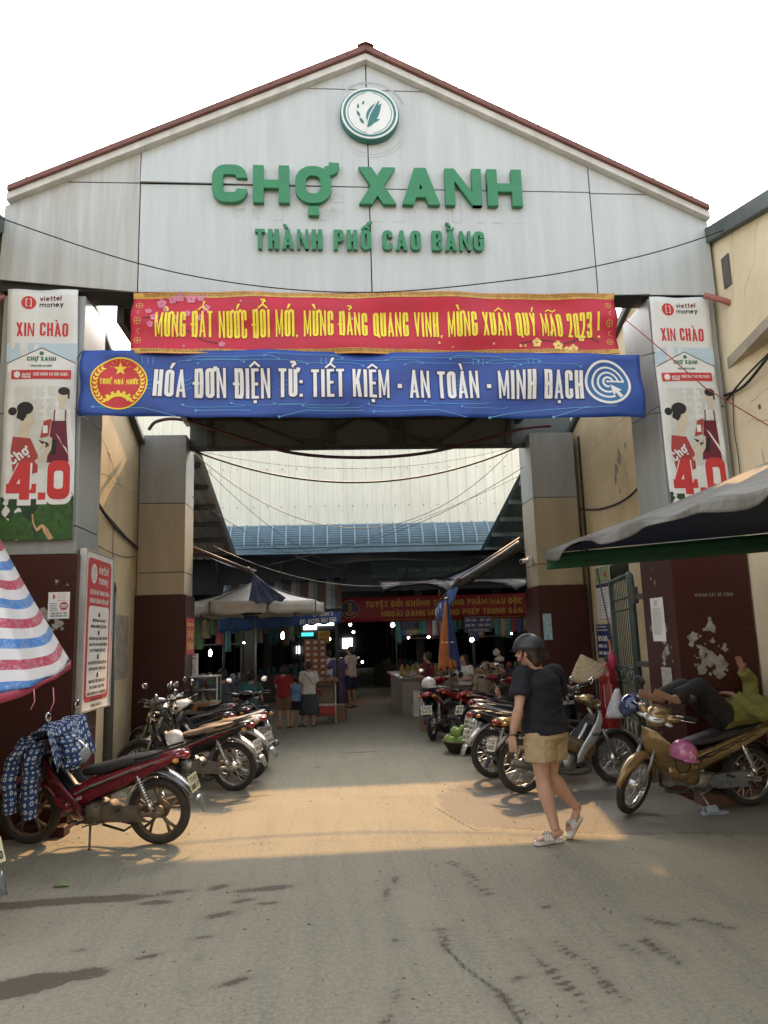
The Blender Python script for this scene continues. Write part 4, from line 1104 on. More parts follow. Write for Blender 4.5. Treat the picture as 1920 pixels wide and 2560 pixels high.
    for k in range(7):
        u0, v1 = [(.05, .25), (.2, .30), (.45, .42), (.62, .50), (.55, .2), (.25, .12), (.7, .3)][k]
        P = [(X(u0 - .16), max(.01, v1 - .28)), (X(u0 - .05), v1 - .02), (X(u0 + .0), v1), (X(u0 + .09), v1 - .09), (X(u0 + .16), max(.01, v1 - .3))]
        g.poly([(min(max(p[0], .005), w_ - .005), min(p[1], top + .1)) for p in P], .0032)
    for k in range(16):
        u0 = .36 + .022 * k; g.ribbon([(X(u0), .27 + .018 * k), (X(u0 + .05), .18 + .018 * k)], .006, d=.0042)
    g.build('hill_print', pm('print_hill', (.05, .14, .022), .6, c2=(.012, .045, .012), scale=14, detail=8), t, True, cell=.12)
    g = A(); g.ribbon(cat2([(X(.33), top - .12), (X(.34), top - .2), (X(.38), top - .28), (X(.43), .15), (X(.48), .08), (X(.52), .01)]), [.014] * 6 + [.03] * 5 + [.05] * 5, d=.0052); g.build('river_print', pm('print_river', (.50, .32, .16), .6, var=.3, scale=9), t, True)
    return t
hanging(-3.31, -2.585, 2.80, 5.51, 'left', -.018)
hanging(3.715, 4.41, 2.78, 5.46, 'right', -.012)

# ---- framed advertising board on the inner face of the left front pillar
t = thing('advert_board', 'tall red and white text board on the inner side of the left front pillar', 'sign board', (-2.5, 8.24, 1.07))
mb = MB(); mb.box((-2.53, 7.78, 1.08), (-2.485, 8.74, 2.72)); mb.build('board', M_white, t, True, bevel=.006)
mb = MB()
for (y0, y1, z0, z1) in [(7.76, 7.79, 1.07, 2.73), (8.73, 8.76, 1.07, 2.73), (7.79, 8.73, 2.71, 2.73), (7.79, 8.73, 1.07, 1.09)]: mb.box((-2.54, y0, z0), (-2.475, y1, z1))
mb.build('frame', pm('alu_frame', (.5, .5, .48), .35, .6), t, True)
fr = Frame((-2.485, 7.79, 1.09), (0, 1, 0), (0, 0, 1)); BW, BH = .94, 1.62
a = Art(fr); a.poly(rrect(.06, .08, BW - .06, BH - .06, .07), .002); a.build('red_panel', M_redp, t, True)
a = Art(fr); a.poly(rrect(.12, .13, BW - .12, BH - .56, .05), .0045)
a.disc(.26, BH - .22, .10, .0045, ry=.105); a.text('viettel', .42, BH - .21, .10, .34, .017, .0045); a.text('money', .42, BH - .32, .09, .34, .017, .0045)
a.text('LỢI ÍCH KHI THANH TOÁN', BW / 2, BH - .44, .05, .66, .011, .0045, align='c'); a.text('KHÔNG DÙNG TIỀN MẶT', BW / 2, BH - .53, .05, .66, .011, .0045, align='c')
a.build('white_print', M_white, t, True)
a = Art(fr); v = BH - .66
for n_, ls in enumerate([['GIAO DỊCH MUA BÁN', 'NHANH CHÓNG, DỄ DÀNG.'], ['ĐẢM BẢO AN TOÀN, VỆ SINH', 'HẠN CHẾ LÂY LAN DỊCH BỆNH', 'SO VỚI DÙNG TIỀN MẶT.'], ['HẠN CHẾ VIỆC LƯU HÀNH TIỀN GIẢ', 'CỦA CÁC ĐỐI TƯỢNG XẤU.'], ['HẠN CHẾ VIỆC NHẦM LẪN', 'KHI THANH TOÁN TIỀN', 'GIỮA NGƯỜI MUA VÀ NGƯỜI BÁN', 'KHÔNG MÂU THUẪN', 'KHÔNG ĐÁNG CÓ.']]):
    a.disc(BW / 2, v + .01, .03, .007, 14, ry=.028); v -= .065
    for l in ls: a.text(l, BW / 2, v, .031, min(.62, .026 * len(l)), .008, .007, align='c'); v -= .062
    v -= .0
a.build('black_print', M_dkp, t, True)
a = Art(fr)
for sg in (-1, 1): a.ribbon([(.26 + sg * .015, BH - .16), (.26 + sg * .035, BH - .16), (.26 + sg * .035, BH - .28), (.26 + sg * .015, BH - .28)], .01, d=.007)
a.build('logo_mark', M_redp, t, True)

# ---- paper notices
def poster(name, label, fr, w_, h_, m, prints=(), cat='poster', curl=.0):
    t = thing(name, label, cat, tuple(fr(w_ / 2, 0)))
    a = Art(fr); a.rect(0, 0, w_, h_, .004); a.build('sheet', m, t, True)
    for nm, mt, fn in prints:
        a = Art(fr); fn(a); a.build(nm, mt, t, True)
    return t
def lines(a, u0, u1, v0, v1, n, hgt, d=.007, ragged=True):
    rg = random.Random(n)
    for k in range(n):
        v = v1 - (v1 - v0) * k / max(1, n - 1)
        u = u0
        e = u1 - (rg.uniform(0, .25) * (u1 - u0) if ragged else 0)
        while u < e:
            l = rg.uniform(.25, 1.2) * hgt * 3; a.rect(u, v, min(u + l, e), v + hgt, d); u += l + hgt * .8
fr = Frame((-2.80, 7.66, 2.01), (1, 0, 0), (0, 0, 1))
def p39(a): a.text('GIẢM GIÁ 10% KHI', .11, .045, .016, .15, .004, .007, align='c'); a.text('THANH TOÁN QUA VNPAY', .11, .02, .016, .17, .004, .007, align='c'); lines(a, .02, .1, .08, .15, 5, .006)
def p39r(a): a.disc(.155, .125, .042, .007, 16); a.disc(.045, .22, .025, .007, 14, a0=-90, a1=90); lines(a, .09, .19, .18, .24, 4, .005)
poster('flyer', 'white leaflet with red price circle stuck on the left maroon pillar', fr, .21, .265, M_white, [('blue_print', M_navyp, p39), ('red_print', pm('print_dullred', (.42, .09, .09), .6), p39r), ('price', M_white, lambda a: a.text('39K', .155, .11, .032, .062, .007, .0095, align='c'))], 'leaflet')
def scraps(name, fr, spots, parent_label, m):
    t = thing(name, parent_label, 'paper scraps', tuple(fr(spots[0][0], spots[0][1])))
    a = Art(fr)
    for (u, v, s_) in spots:
        flake(a, u, v, s_, 11, sx=.75)
        for k in range(4): flake(a, u + random.uniform(-1.6, 1.6) * s_, v + random.uniform(-1.8, 1.2) * s_, s_ * random.uniform(.1, .3), 6)
    a.build('torn_paper', m, t, True)
M_scrap = pm('torn_paper', (.40, .38, .33), .9, c2=(.15, .12, .10), scale=16, detail=9)
scraps('paper_remnant', Frame((-2.9, 7.66, 1.6), (1, 0, 0), (0, 0, 1)), [(.07, .45, .07), (.2, .36, .06), (.12, .30, .05), (.28, .75, .012), (.2, .62, .012), (.17, .78, .02)], 'torn white paper remnants below the leaflet on the left pillar', M_scrap)
FRS = Frame((3.655, 8.4, 0), (0, -1, 0), (0, 0, 1))
poster('notice_sheet', 'long white typed notice sheet on the inner side of the right pillar', Frame((3.653, 8.26, 1.60), (0, -1, 0), (.0, 0, 1)), .33, .48, M_white, [('print', pm('print_greyink', (.25, .25, .25), .7), lambda a: (lines(a, .04, .29, .08, .36, 16, .006), lines(a, .1, .22, .40, .44, 3, .008)))], 'notice')
poster('notice_sheet', 'small torn white notice sheet low on the inner side of the right pillar', Frame((3.653, 8.13, 1.10), (0, -1, 0), (.0, 0, 1)), .25, .22, pm('paper_torn', (.48, .47, .43), .9, c2=(.25, .23, .20), scale=18), [('print', pm('print_greyink', (.25, .25, .25), .7), lambda a: lines(a, .02, .2, .03, .18, 4, .006))], 'notice')
scraps('paper_remnant', FRS, [(.40, 1.62, .06), (.46, 1.5, .07), (.36, 1.45, .05), (.47, 1.75, .05), (.12, 1.75, .05), (.36, 1.37, .04), (.40, 1.0, .06), (.3, 2.25, .025), (.2, 2.3, .02), (.25, 2.42, .015)], 'torn white paper remnants around the notices on the inner side of the right pillar', M_scrap)
scraps('paper_remnant', Frame((3.7, 7.66, 0), (1, 0, 0), (0, 0, 1)), [(.10, 1.62, .07), (.2, 1.5, .06), (.32, 1.75, .07), (.28, 1.42, .10), (.20, 1.38, .06), (.40, 1.38, .08), (.36, 1.28, .07), (.17, 1.3, .06), (.45, 1.52, .04), (.33, 1.60, .03)], 'large patches of torn paper on the front face of the right maroon pillar', M_scrap)
a = Art(Frame((3.66, 7.66, 0), (1, 0, 0), (0, 0, 1)))
t = thing('painted_text', 'faint worn white writing high on the front face of the right maroon pillar', 'writing', (4.0, 7.66, 2.0))
a.text('KHOAN CẮT BÊ TÔNG', .22, 2.06, .035, .42, .006, .004); a.build('lettering', pm('faint_white', (.22, .18, .17), .9), t, True)
FRW = Frame((4.28, 12.0, 0), (0, -1, 0), (0, 0, 1))
poster('calendar_poster', 'tall poster with green picture above rows of print on the right yellow wall', Frame((4.278, 11.66, 1.88), (0, -1, 0), (0, 0, 1)), .62, .86, M_white, [('picture', pm('poster_green', (.10, .30, .22), .6, c2=(.45, .42, .15), scale=5), lambda a: a.rect(.01, .60, .61, .85, .006)), ('header', M_navyp, lambda a: a.rect(.01, .53, .61, .59, .006)), ('print', pm('print_greyink', (.25, .25, .25), .7), lambda a: lines(a, .05, .58, .05, .48, 12, .010)), ('red_print', M_redp, lambda a: (a.rect(.05, .02, .57, .035, .0065), a.disc(.45, .72, .05, .0085)))])
poster('notice_board', 'navy blue notice board with white lines below the calendar poster on the right yellow wall', Frame((4.278, 11.78, 1.32), (0, -1, 0), (0, 0, 1)), .62, .52, M_navyp, [('print', M_white, lambda a: (lines(a, .06, .56, .05, .16, 2, .05), lines(a, .06, .56, .26, .30, 2, .04), lines(a, .04, .58, .42, .47, 2, .02)))], 'notice board')
poster('red_poster', 'red poster with yellow letters on the inner face of the left rear pillar', Frame((-2.255, 11.97, 1.56), (0, 1, 0), (0, 0, 1)), .72, .58, M_redp, [('print', M_yel, lambda a: (a.text('NGHIÊM CẤM', .36, .45, .05, .5, .012, .007, align='c'), a.text('ĐỂ XE', .36, .27, .10, .4, .02, .007, align='c'), a.text('Ở CHỖ NÀY', .36, .08, .10, .5, .02, .007, align='c')))])
poster('leaning_notice', 'weathered grey notice board with torn paper on the left yellow wall', Frame((-3.05, 10.75, 1.25), (0, 1, 0), (0, 0, 1)), .85, .92, pm('weathered_board', (.42, .38, .30), .85, c2=(.22, .19, .14), scale=7, detail=9), [('paper', M_scrap, lambda a: (a.rect(.05, .30, .3, .75, .006), flake(a, .5, .5, .08), flake(a, .6, .3, .06)))], 'notice board')
poster('blue_sticker', 'torn light blue and white sticker on the inner edge of the right rear pillar', Frame((3.46, 11.955, 1.62), (1, 0, 0), (0, 0, 1)), .14, .42, pm('sticker_blue', (.10, .34, .48), .6, c2=(.5, .55, .55), scale=16), [('print', M_white, lambda a: (flake(a, .07, .1, .05), flake(a, .08, .24, .03)))], 'sticker')

# ---- interior red banner, shop signs
t, fr, w_, h_ = banner('market_banner', 'dark red banner with yellow two line warning hanging inside the market', .22, 4.95, 2.10, 2.66, 16.9, pm('banner_darkred', (.20, .010, .018), .6, var=.15), wave=lambda u, v: .02 * math.sin(u * 2.6 + v * 4), cell=.15)
a = Art(fr); a.text('TUYỆT ĐỐI KHÔNG SỬ DỤNG PHẨM MÀU ĐỘC HẠI', .60, .325, .135, 3.95, .032, .006); a.text('NGOÀI DANH MỤC CHO PHÉP TRONG SẢN XUẤT', .95, .105, .135, 3.75, .032, .006)
a.build('lettering', pm('banner_gold', (.40, .25, .05), .6), t, True)
a = Art(fr); a.disc(.24, .30, .20, .004, 30); a.build('emblem_disc', pm('emblem_violet', (.045, .035, .10), .6), t, True)
a = Art(fr); a.ring(.24, .30, .20, .015, d=.006)
for k in range(5):
    for sg in (-1, 1): leaf(a, .24 + sg * .008, .22 + .045 * k, .06, .015, 90 - sg * 35, d=.006, n=5)
leaf(a, .24, .16, .15, .03, 150, d=.006); leaf(a, .24, .16, .15, .03, 30, d=.006)
a.build('emblem_marks', pm('banner_gold', (.40, .25, .05), .6), t, True)
a = Art(fr); a.rect(0, .03, w_, .04, .004); a.build('border_line', pm('banner_gold', (.40, .25, .05), .6), t, True)
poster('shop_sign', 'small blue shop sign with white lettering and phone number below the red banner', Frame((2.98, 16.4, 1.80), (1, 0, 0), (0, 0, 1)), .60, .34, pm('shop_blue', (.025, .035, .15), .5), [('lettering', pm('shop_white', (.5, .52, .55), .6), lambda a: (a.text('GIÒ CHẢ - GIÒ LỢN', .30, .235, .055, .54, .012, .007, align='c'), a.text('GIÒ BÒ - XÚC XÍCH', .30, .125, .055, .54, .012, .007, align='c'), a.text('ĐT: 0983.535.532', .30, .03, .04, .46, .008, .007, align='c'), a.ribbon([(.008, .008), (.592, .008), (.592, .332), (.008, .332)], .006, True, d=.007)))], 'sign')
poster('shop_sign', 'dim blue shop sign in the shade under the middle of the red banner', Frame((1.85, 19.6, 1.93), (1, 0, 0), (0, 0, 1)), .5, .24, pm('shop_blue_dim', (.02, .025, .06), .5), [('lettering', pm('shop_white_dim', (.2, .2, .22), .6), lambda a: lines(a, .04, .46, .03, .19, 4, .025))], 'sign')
poster('shop_sign', 'yellow shop sign with red lettering beside the striped awning', Frame((-.28, 17.5, 1.66), (1, 0, 0), (0, 0, 1)), .28, .28, pm('shop_yellow', (.40, .33, .04), .5), [('lettering', pm('shop_red', (.3, .03, .02), .6), lambda a: (a.text('GIÒ', .14, .15, .08, .2, .018, .007, align='c'), a.text('CHIẾP', .14, .04, .08, .22, .016, .007, align='c')))], 'sign')

# =================================================================== CABLES AND PIPES
def cable(name, label, pts, r, m=M_cable, cat='cable', group=None, n=6):
    mb = MB(); mb.tube(pts, r, n)
    return tag(mb.build(name, m), label, cat, group)
P1 = cat_pts([(-5, 7.2, 6.75), (-3.33, 7.3, 6.13), (-1.9, 7.3, 5.63), (-.67, 7.3, 5.39), (.55, 7.3, 5.33), (1.88, 7.3, 5.46), (2.97, 7.3, 5.65), (4.26, 7.3, 6.02), (6.2, 7.2, 6.8)], 8)
cable('overhead_cable', 'thin black cable sagging across the whole front of the grey gable', P1, .007)
cable('water_pipe', 'pinkish red pipe curving from the right pillar along the yellow wall', cat_pts([(4.3, 7.58, 5.45), (4.45, 7.5, 5.36), (4.66, 7.45, 5.27), (5.0, 7.4, 5.33), (5.6, 7.3, 5.6)], 6), .035, M_pipe, 'pipe', n=8)
cable('water_pipe', 'pinkish red pipe at the top of the left front pillar under the gable', cat_pts([(-3.42, 7.72, 5.46), (-3.5, 7.68, 5.40), (-3.6, 7.6, 5.28), (-3.9, 7.5, 5.0)], 6), .035, M_pipe, 'pipe', n=8)
cable('steel_cable', 'thin red wire slanting across the right hanging banner', [(3.5, 7.9, 5.3), (3.72, 7.5, 4.75), (4.05, 7.3, 4.25), (4.5, 7.0, 3.75), (5.6, 6.4, 2.95)], .006, pm('wire_red', (.30, .03, .04), .5), 'wire')
cable('conduit', 'thick dark red conduit sagging between the two rear pillars', cat_pts([(-2.9, 11.95, 5.2), (-2.75, 11.9, 5.33), (-2.35, 11.9, 5.35), (-1.6, 11.9, 5.1), (-.6, 11.9, 4.78), (.5, 11.9, 4.68), (1.6, 11.9, 4.74), (2.7, 11.9, 4.98), (3.3, 11.9, 5.15), (3.8, 11.9, 5.2)], 8), .028, pm('conduit_dark', (.07, .022, .02), .5), 'conduit', n=8)
for i, (a_, b_, d_, r_, lb) in enumerate([
    ((-2.28, 12.3, 4.95), (3.42, 12.3, 4.98), .62, .016, 'bundled black cables sagging between the tops of the rear pillars'),
    ((-2.28, 12.35, 4.97), (3.42, 12.35, 4.99), .38, .004, 'hair thin wire just under the thick dark conduit'),
    ((-2.28, 12.4, 4.95), (3.42, 13.4, 5.1), 1.38, .006, 'thin black wire sagging lowest across the cream corrugated wall'),
    ((-2.28, 12.5, 4.9), (2.5, 17.9, 3.4), .9, .005, 'thin wire running from the left rear pillar down to the blue roof'),
    ((3.42, 12.4, 4.6), (-1.6, 18.0, 3.9), .5, .006, 'thin wire running from the right rear pillar down to the blue roof'),
    ((3.42, 12.6, 4.5), (-2.3, 13.5, 2.9), .25, .004, 'thin wire crossing from the right rear pillar to the left awning'),
    ((-2.3, 12.5, 4.2), (3.2, 17.9, 3.8), .9, .005, 'thin wire starting half way up the left rear pillar'),
    ((-2.0, 13.0, 3.4), (1.95, 13.4, 2.75), .35, .005, 'thin pale wire sagging below the blue gutter'),
]): cable('overhead_wire', lb, sag(a_, b_, d_), r_, M_cable if i != 7 else pm('wire_pale', (.25, .23, .2), .5), 'wire', 'wires strung between the rear pillars')
for lb, P, r_ in [('bundle of black cables along the left yellow wall beside the board', [(-2.9, 8.3, 3.95), (-2.96, 9.2, 3.7), (-3.02, 10.5, 3.42), (-3.02, 11.9, 3.25)], .022),
                  ('second thinner black cable below the bundle on the left yellow wall', [(-2.95, 8.45, 3.8), (-3.0, 9.8, 3.56), (-3.02, 11.9, 3.22)], .012),
                  ('slack brown wire on the left yellow wall above the board', [(-2.98, 8.6, 3.3), (-3.02, 9.6, 3.06), (-3.03, 11.0, 3.02), (-3.03, 11.8, 3.1)], .006),
                  ('black cable looping across the right yellow wall', [(4.2, 11.9, 3.75), (4.23, 11.0, 3.6), (4.24, 9.9, 3.6), (4.2, 8.7, 3.9)], .016),
                  ('black cable bundle under the canopy slab on the yellow building', [(4.5, 7.75, 4.32), (4.48, 7.3, 4.28), (4.4, 6.6, 4.4), (4.4, 5.6, 4.62)], .016),
                  ('second black cable under the canopy slab on the yellow building', [(4.5, 7.7, 4.25), (4.46, 7.2, 4.36), (4.4, 6.3, 4.45), (4.4, 5.5, 4.45)], .011),
                  ('black wire hanging down the right pillar from the cable bundle', [(4.52, 7.6, 4.3), (4.5, 7.62, 3.9), (4.5, 7.6, 3.6), (4.5, 7.6, 3.35), (4.49, 7.55, 3.25)], .006),
                  ('black drain pipe down the corner of the right rear pillar', [(4.26, 11.9, 5.0), (4.26, 11.9, 3.0), (4.27, 11.9, 1.0), (4.27, 11.9, .0)], .02)]:
    cable('wall_cable', lb, cat_pts(P, 6), r_, M_cable, 'cable')
cable('brown_wire', 'brown wire dangling down the left yellow wall near the pillar', cat_pts([(-3.03, 10.6, 3.4), (-3.03, 10.62, 3.0), (-3.03, 10.7, 2.75), (-3.03, 10.4, 2.9)], 6), .005, pm('wire_brown', (.10, .06, .04), .6), 'wire')
cable('guy_wire', 'steel rod leaning against the corner of the right rear pillar', [(4.22, 11.4, 2.7), (4.0, 10.2, 1.0)], .012, M_steel, 'rod')
# tie cords of the banners
for lb, P in [('cord tying the blue banner to the left pillar at its upper corner', [(-2.545, 7.57, 4.78), (-2.62, 7.66, 4.74)]), ('cord tying the blue banner to the left pillar at its lower corner', [(-2.545, 7.57, 4.1), (-2.62, 7.66, 4.2)]), ('cord tying the blue banner to the right pillar at its upper corner', [(3.485, 7.57, 4.72), (3.7, 7.66, 4.8)]), ('cord tying the blue banner to the right pillar at its lower corner', [(3.485, 7.57, 4.05), (3.7, 7.66, 4.1)]), ('cord tying the red banner to the left end of the gable', [(-2.05, 7.6, 5.46), (-2.6, 7.66, 5.52)]), ('cord tying the red banner to the right end of the gable', [(3.26, 7.6, 5.45), (3.7, 7.66, 5.5)])]:
    cable('tie_cord', lb, P, .005, M_cable, 'cord', 'cords of the front banners')
# steel post, camera
mb = MB(); mb.tube([(-2.51, 8.85, 0), (-2.52, 8.85, 2.36)], .055, 10); mb.tube([(-2.52, 8.85, 2.36), (-2.52, 8.85, 2.45), (-2.52, 8.85, 2.47)], [.055, .04, .02], 10); mb.tube([(-2.52, 8.85, 2.45), (-2.52, 8.85, 2.72)], [.022, .004], 6)
for z in (1.3, 2.1): mb.cbox((-2.53, 8.8, z), (.09, .06, .05))
tag(mb.build('gate_post', pm('post_green', (.055, .075, .065), .6, c2=(.03, .035, .03), scale=9)), 'dark green steel gate post with spike beside the left advertising board', 'post')
c = thing('security_camera', 'small white security camera on the inner face of the right rear pillar', 'camera', (3.42, 12.3, 2.95))
mb = MB(); mb.cbox((3.40, 12.3, 2.97), (.07, .10, .12)); mb.build('wall_mount', M_white, c, True, bevel=.008)
mb = MB(); mb.tube([(3.36, 12.28, 2.95), (3.20, 12.12, 2.92)], .035, 10); mb.build('camera_body', M_white, c, True)
mb = MB(); mb.tube([(3.205, 12.125, 2.921), (3.192, 12.112, 2.919)], .028, 10); mb.build('lens', M_black, c, True)
# =================================================================== MOTORBIKES
M_tyre = pm('tyre_rubber', (.016, .015, .014), .75, c2=(.035, .031, .026), scale=12, bump=.5, bscale=60)
M_tyredust = pm('tyre_dusty', (.05, .042, .032), .85, c2=(.02, .018, .015), scale=7, bump=.5, bscale=60)
M_chrome = pm('bright_metal', (.62, .61, .58), .22, .95, var=.1)
M_alu = pm('engine_alu', (.30, .30, .28), .42, .8, var=.2, scale=14)
M_aludirt = pm('engine_dirty', (.13, .105, .075), .65, .4, var=.35, scale=12)
M_rimdirt = pm('rim_brown', (.14, .11, .07), .6, .3, var=.25, scale=8)
M_plastic = pm('black_plastic', (.014, .014, .016), .42, var=.25, scale=10, spec=.4)
M_seat = pm('seat_black', (.016, .016, .017), .5, c2=(.03, .029, .028), scale=6, bump=.15, bscale=70)
M_seattan = pm('seat_tan', (.26, .19, .125), .6, c2=(.17, .12, .08), scale=5, bump=.15, bscale=70)
M_lens = pm('lens_red', (.25, .008, .008), .15, coat=.5)
M_glass = pm('lens_clear', (.55, .55, .5), .08, .55, var=.3, scale=22)
M_amber = pm('lens_amber', (.5, .22, .04), .2)
M_mirror = pm('mirror_glass', (.8, .8, .8), .04, 1.0, var=.02)
M_platew = pm('plate_white', (.62, .60, .52), .5)
M_platey = pm('plate_cream', (.62, .58, .36), .5)
M_ink = pm('plate_ink', (.02, .02, .02), .6)
M_muff = pm('muffler', (.22, .21, .19), .35, .85, var=.25)
def paint(name, c, **k): return pm(name, c, .28, k.pop('metal', .15), var=.12, scale=4, coat=k.pop('coat', .35), **k)
P_red = paint('paint_maroon', (.17, .010, .022))
P_red2 = paint('paint_red', (.28, .012, .016))
P_black = paint('paint_black', (.014, .014, .017))
P_gold = paint('paint_gold', (.30, .21, .095), metal=.6)
P_white = paint('paint_white', (.78, .79, .78), metal=0)
P_grey = paint('paint_grey', (.16, .18, .19), metal=.3)
P_silver = paint('paint_silver', (.35, .35, .34), metal=.6)

def motorbike(label, loc, rz, lean=-.1, steer=0.0, style=None, group='motorbikes parked at the market gate'):
    S = dict(body=P_red, shield=None, fender=None, cowl=None, accent=P_silver, seat=M_seat, rim='cast', rimm=M_chrome, eng=M_alu, case=M_alu, plate=('11-H1', '088.17'), platem=M_platew,
             mirrors=(1, 1), tyre=M_tyre, decal=None, rearf=M_plastic, shock=M_chrome, name='motorbike', hub=M_alu)
    S.update(style or {})
    for k in ('shield', 'fender', 'cowl'): S[k] = S[k] or S['body']
    root = thing(S['name'], label, 'motorbike', loc, rz, group, lean)
    WB, r = .61, .285
    ax0 = Vector((.36, 0, .80)); axd = (Vector((.36, 0, .80)) - Vector((.585, 0, .285))).normalized()
    St = Matrix.Translation(ax0) @ Matrix.Rotation(steer, 4, axd) @ Matrix.Translation(-ax0)
    def fin(mb, name, m, st=False, parent=root, **k):
        if st and steer: mb.map(lambda c: St @ c)
        return mb.build(name, m, parent, **k)
    # wheels
    for cx, st in ((WB, True), (-WB, False)):
        c = (cx, 0, r)
        w = MB()
        w.lathe([(.218, -.024), (.224, -.026), (.205, -.018), (.198, 0), (.205, .018), (.224, .026), (.218, .024)], c, 'Y', 36)
        w.lathe([(.0, -.05), (.05, -.05), (.055, -.03), (.05, 0), (.055, .03), (.05, .05), (.0, .05)], c, 'Y', 16)
        w.lathe([(.0, -.07), (.075, -.066), (.08, -.045), (.0, -.04)], c, 'Y', 18)
        w.tube([(cx, -.10, r), (cx, .10, r)], .011, 6)
        if S['rim'] == 'spoke':
            for k in range(32):
                a0 = 2 * PI * k / 32; a1 = a0 + (.45 if k % 2 else -.45); yy = .035 if (k // 2) % 2 else -.035
                w.tube([(cx + .05 * math.cos(a0), yy, r + .05 * math.sin(a0)), (cx + .204 * math.cos(a1), yy * .1, r + .204 * math.sin(a1))], .0024, 4, cap=False)
        else:
            for k in range(5):
                a0 = 2 * PI * k / 5 + .3
                for sg in (-1, 1):
                    a1 = a0 + sg * .17
                    w.tube([(cx + .045 * math.cos(a0), 0, r + .045 * math.sin(a0)), (cx + .12 * math.cos(a0 + sg * .05), 0, r + .12 * math.sin(a0 + sg * .05)), (cx + .206 * math.cos(a1), 0, r + .206 * math.sin(a1))], [(.014, .015), (.009, .013), (.012, .016)], 6, right=(0, 1, 0))
        wo = fin(w, 'wheel', S['rimm'], st)
        t = MB()
        prof = [(.222, -.027), (.240, -.036), (.262, -.037), (.277, -.027), (.2845, -.012), (.2855, 0), (.2845, .012), (.277, .027), (.262, .037), (.240, .036), (.222, .027), (.222, -.027)]
        t.lathe(prof, c, 'Y', 44)
        fin(t, 'tyre', S['tyre'], st, wo)
    # fork, front fender
    f = MB()
    for sy in (-1, 1):
        f.tube([(.60, sy * .075, .285), (.505, sy * .075, .50), (.455, sy * .072, .62)], [.021, .021, .016], 8); f.tube([(.455, sy * .072, .62), (.39, sy * .07, .78)], .014, 8)
        f.cbox((.598, sy * .075, .285), (.05, .03, .06))
    f.cbox((.40, 0, .76), (.06, .17, .05)); f.tube([(.44, 0, .68), (.34, 0, .86)], .026, 8)
    fin(f, 'fork', S['hub'], True)
    ff = MB()
    def fend(u, v):
        a = R(14 + 172 * v); y = (u - .5) * 2
        wid = .062 * min(1, .35 + 2.3 * v) * (1 if v < .85 else 1 - (v - .85) * 1.5)
        rad = .302 + .022 * (1 - y * y) + .03 * max(0, .35 - v) * 2
        return Vector((WB + rad * math.cos(a), wid * y, r + rad * math.sin(a) - .028 * y * y))
    ff.grid(fend, 10, 22); fin(ff, 'front_fender', S['fender'], True, solid=.006)
    # leg shield
    sp = [(.47, .82, .10, .06), (.485, .72, .165, .17), (.45, .60, .205, .26), (.375, .48, .205, .30), (.285, .38, .175, .26), (.19, .30, .125, .15)]
    def spl(t, j):
        t *= len(sp) - 1; i = min(int(t), len(sp) - 2); q = t - i; q = q * q * (3 - 2 * q) if False else q
        return sp[i][j] * (1 - q) + sp[i + 1][j] * q
    ls = MB()
    ls.grid(lambda u, v: Vector((spl(v, 0) - spl(v, 3) * abs(2 * u - 1) ** 1.7 + .02 * (1 - abs(2 * u - 1)), spl(v, 2) * (2 * u - 1), spl(v, 1) - .03 * abs(2 * u - 1) ** 2)), 18, 20)
    fin(ls, 'leg_shield', S['shield'], solid=.012)
    ins = MB()
    ins.grid(lambda u, v: Vector((spl(v * .94, 0) - .03 - spl(v * .94, 3) * .95 * abs(2 * u - 1) ** 1.7, spl(v, 2) * .92 * (2 * u - 1), spl(v, 1) - .03 * abs(2 * u - 1) ** 2)), 14, 12)
    fin(ins, 'inner_panel', M_plastic, solid=.01)
    em_ = MB(); em_.cbox((.505, 0, .70), (.012, .05, .03)); fin(em_, 'front_badge', M_chrome)
    # handlebar cowl, headlight, indicators, bars, mirrors
    cw = MB(); rings = []
    for x, z, hw, hh in [(.475, .885, .05, .03), (.46, .895, .10, .062), (.42, .915, .125, .078), (.36, .935, .125, .075), (.30, .955, .105, .055), (.255, .965, .07, .03)]:
        rings.append([Vector((x - .05 * (abs(math.cos(2 * PI * k / 18)) ** 2), hw * math.cos(2 * PI * k / 18), z + hh * math.sin(2 * PI * k / 18))) for k in range(18)])
    cw.loft(rings)
    for sy in (-1, 1): cw.tube([(.39, sy * .09, .925), (.35, sy * .17, .945), (.315, sy * .215, .955)], [.045, .036, .022], 10)
    cwo = fin(cw, 'handlebar_cowl', S['cowl'], True)
    hl = MB(); hl.grid(lambda u, v: Vector((.478 - .055 * (2 * u - 1) ** 2 - .02 * (2 * v - 1) ** 2 + .02 * (1 - abs(2 * v - 1)), .115 * (2 * u - 1) * (1 - .25 * (1 - v)), .865 + .075 * v)), 12, 6); fin(hl, 'headlight', M_glass, True, solid=.006)
    for sy in (-1, 1):
        il = MB(); il.blob((.395, sy * .135, .89), (.03, .045, .022)); fin(il, 'indicator', M_glass, True)
    ds = MB(); ds.grid(lambda u, v: Vector((.275 + .06 * v, .07 * (2 * u - 1), .995 + .012 * v - .012 * (2 * u - 1) ** 2)), 6, 3); fin(ds, 'dashboard', pm('dash_glass', (.12, .12, .12), .12, .2), True)
    hb = MB()
    for sy in (-1, 1): hb.tube([(.34, sy * .10, .95), (.30, sy * .20, .975), (.265, sy * .33, .985)], .011, 8); hb.tube([(.33, sy * .16, .955), (.335, sy * .24, .955), (.30, sy * .34, .965)], .006, 6)
    hbo = fin(hb, 'handlebar', M_chrome, True)
    for sy in (-1, 1):
        g = MB(); g.tube([(.29, sy * .225, .978), (.262, sy * .345, .986)], .019, 10); fin(g, 'grip', M_black, True, hbo)
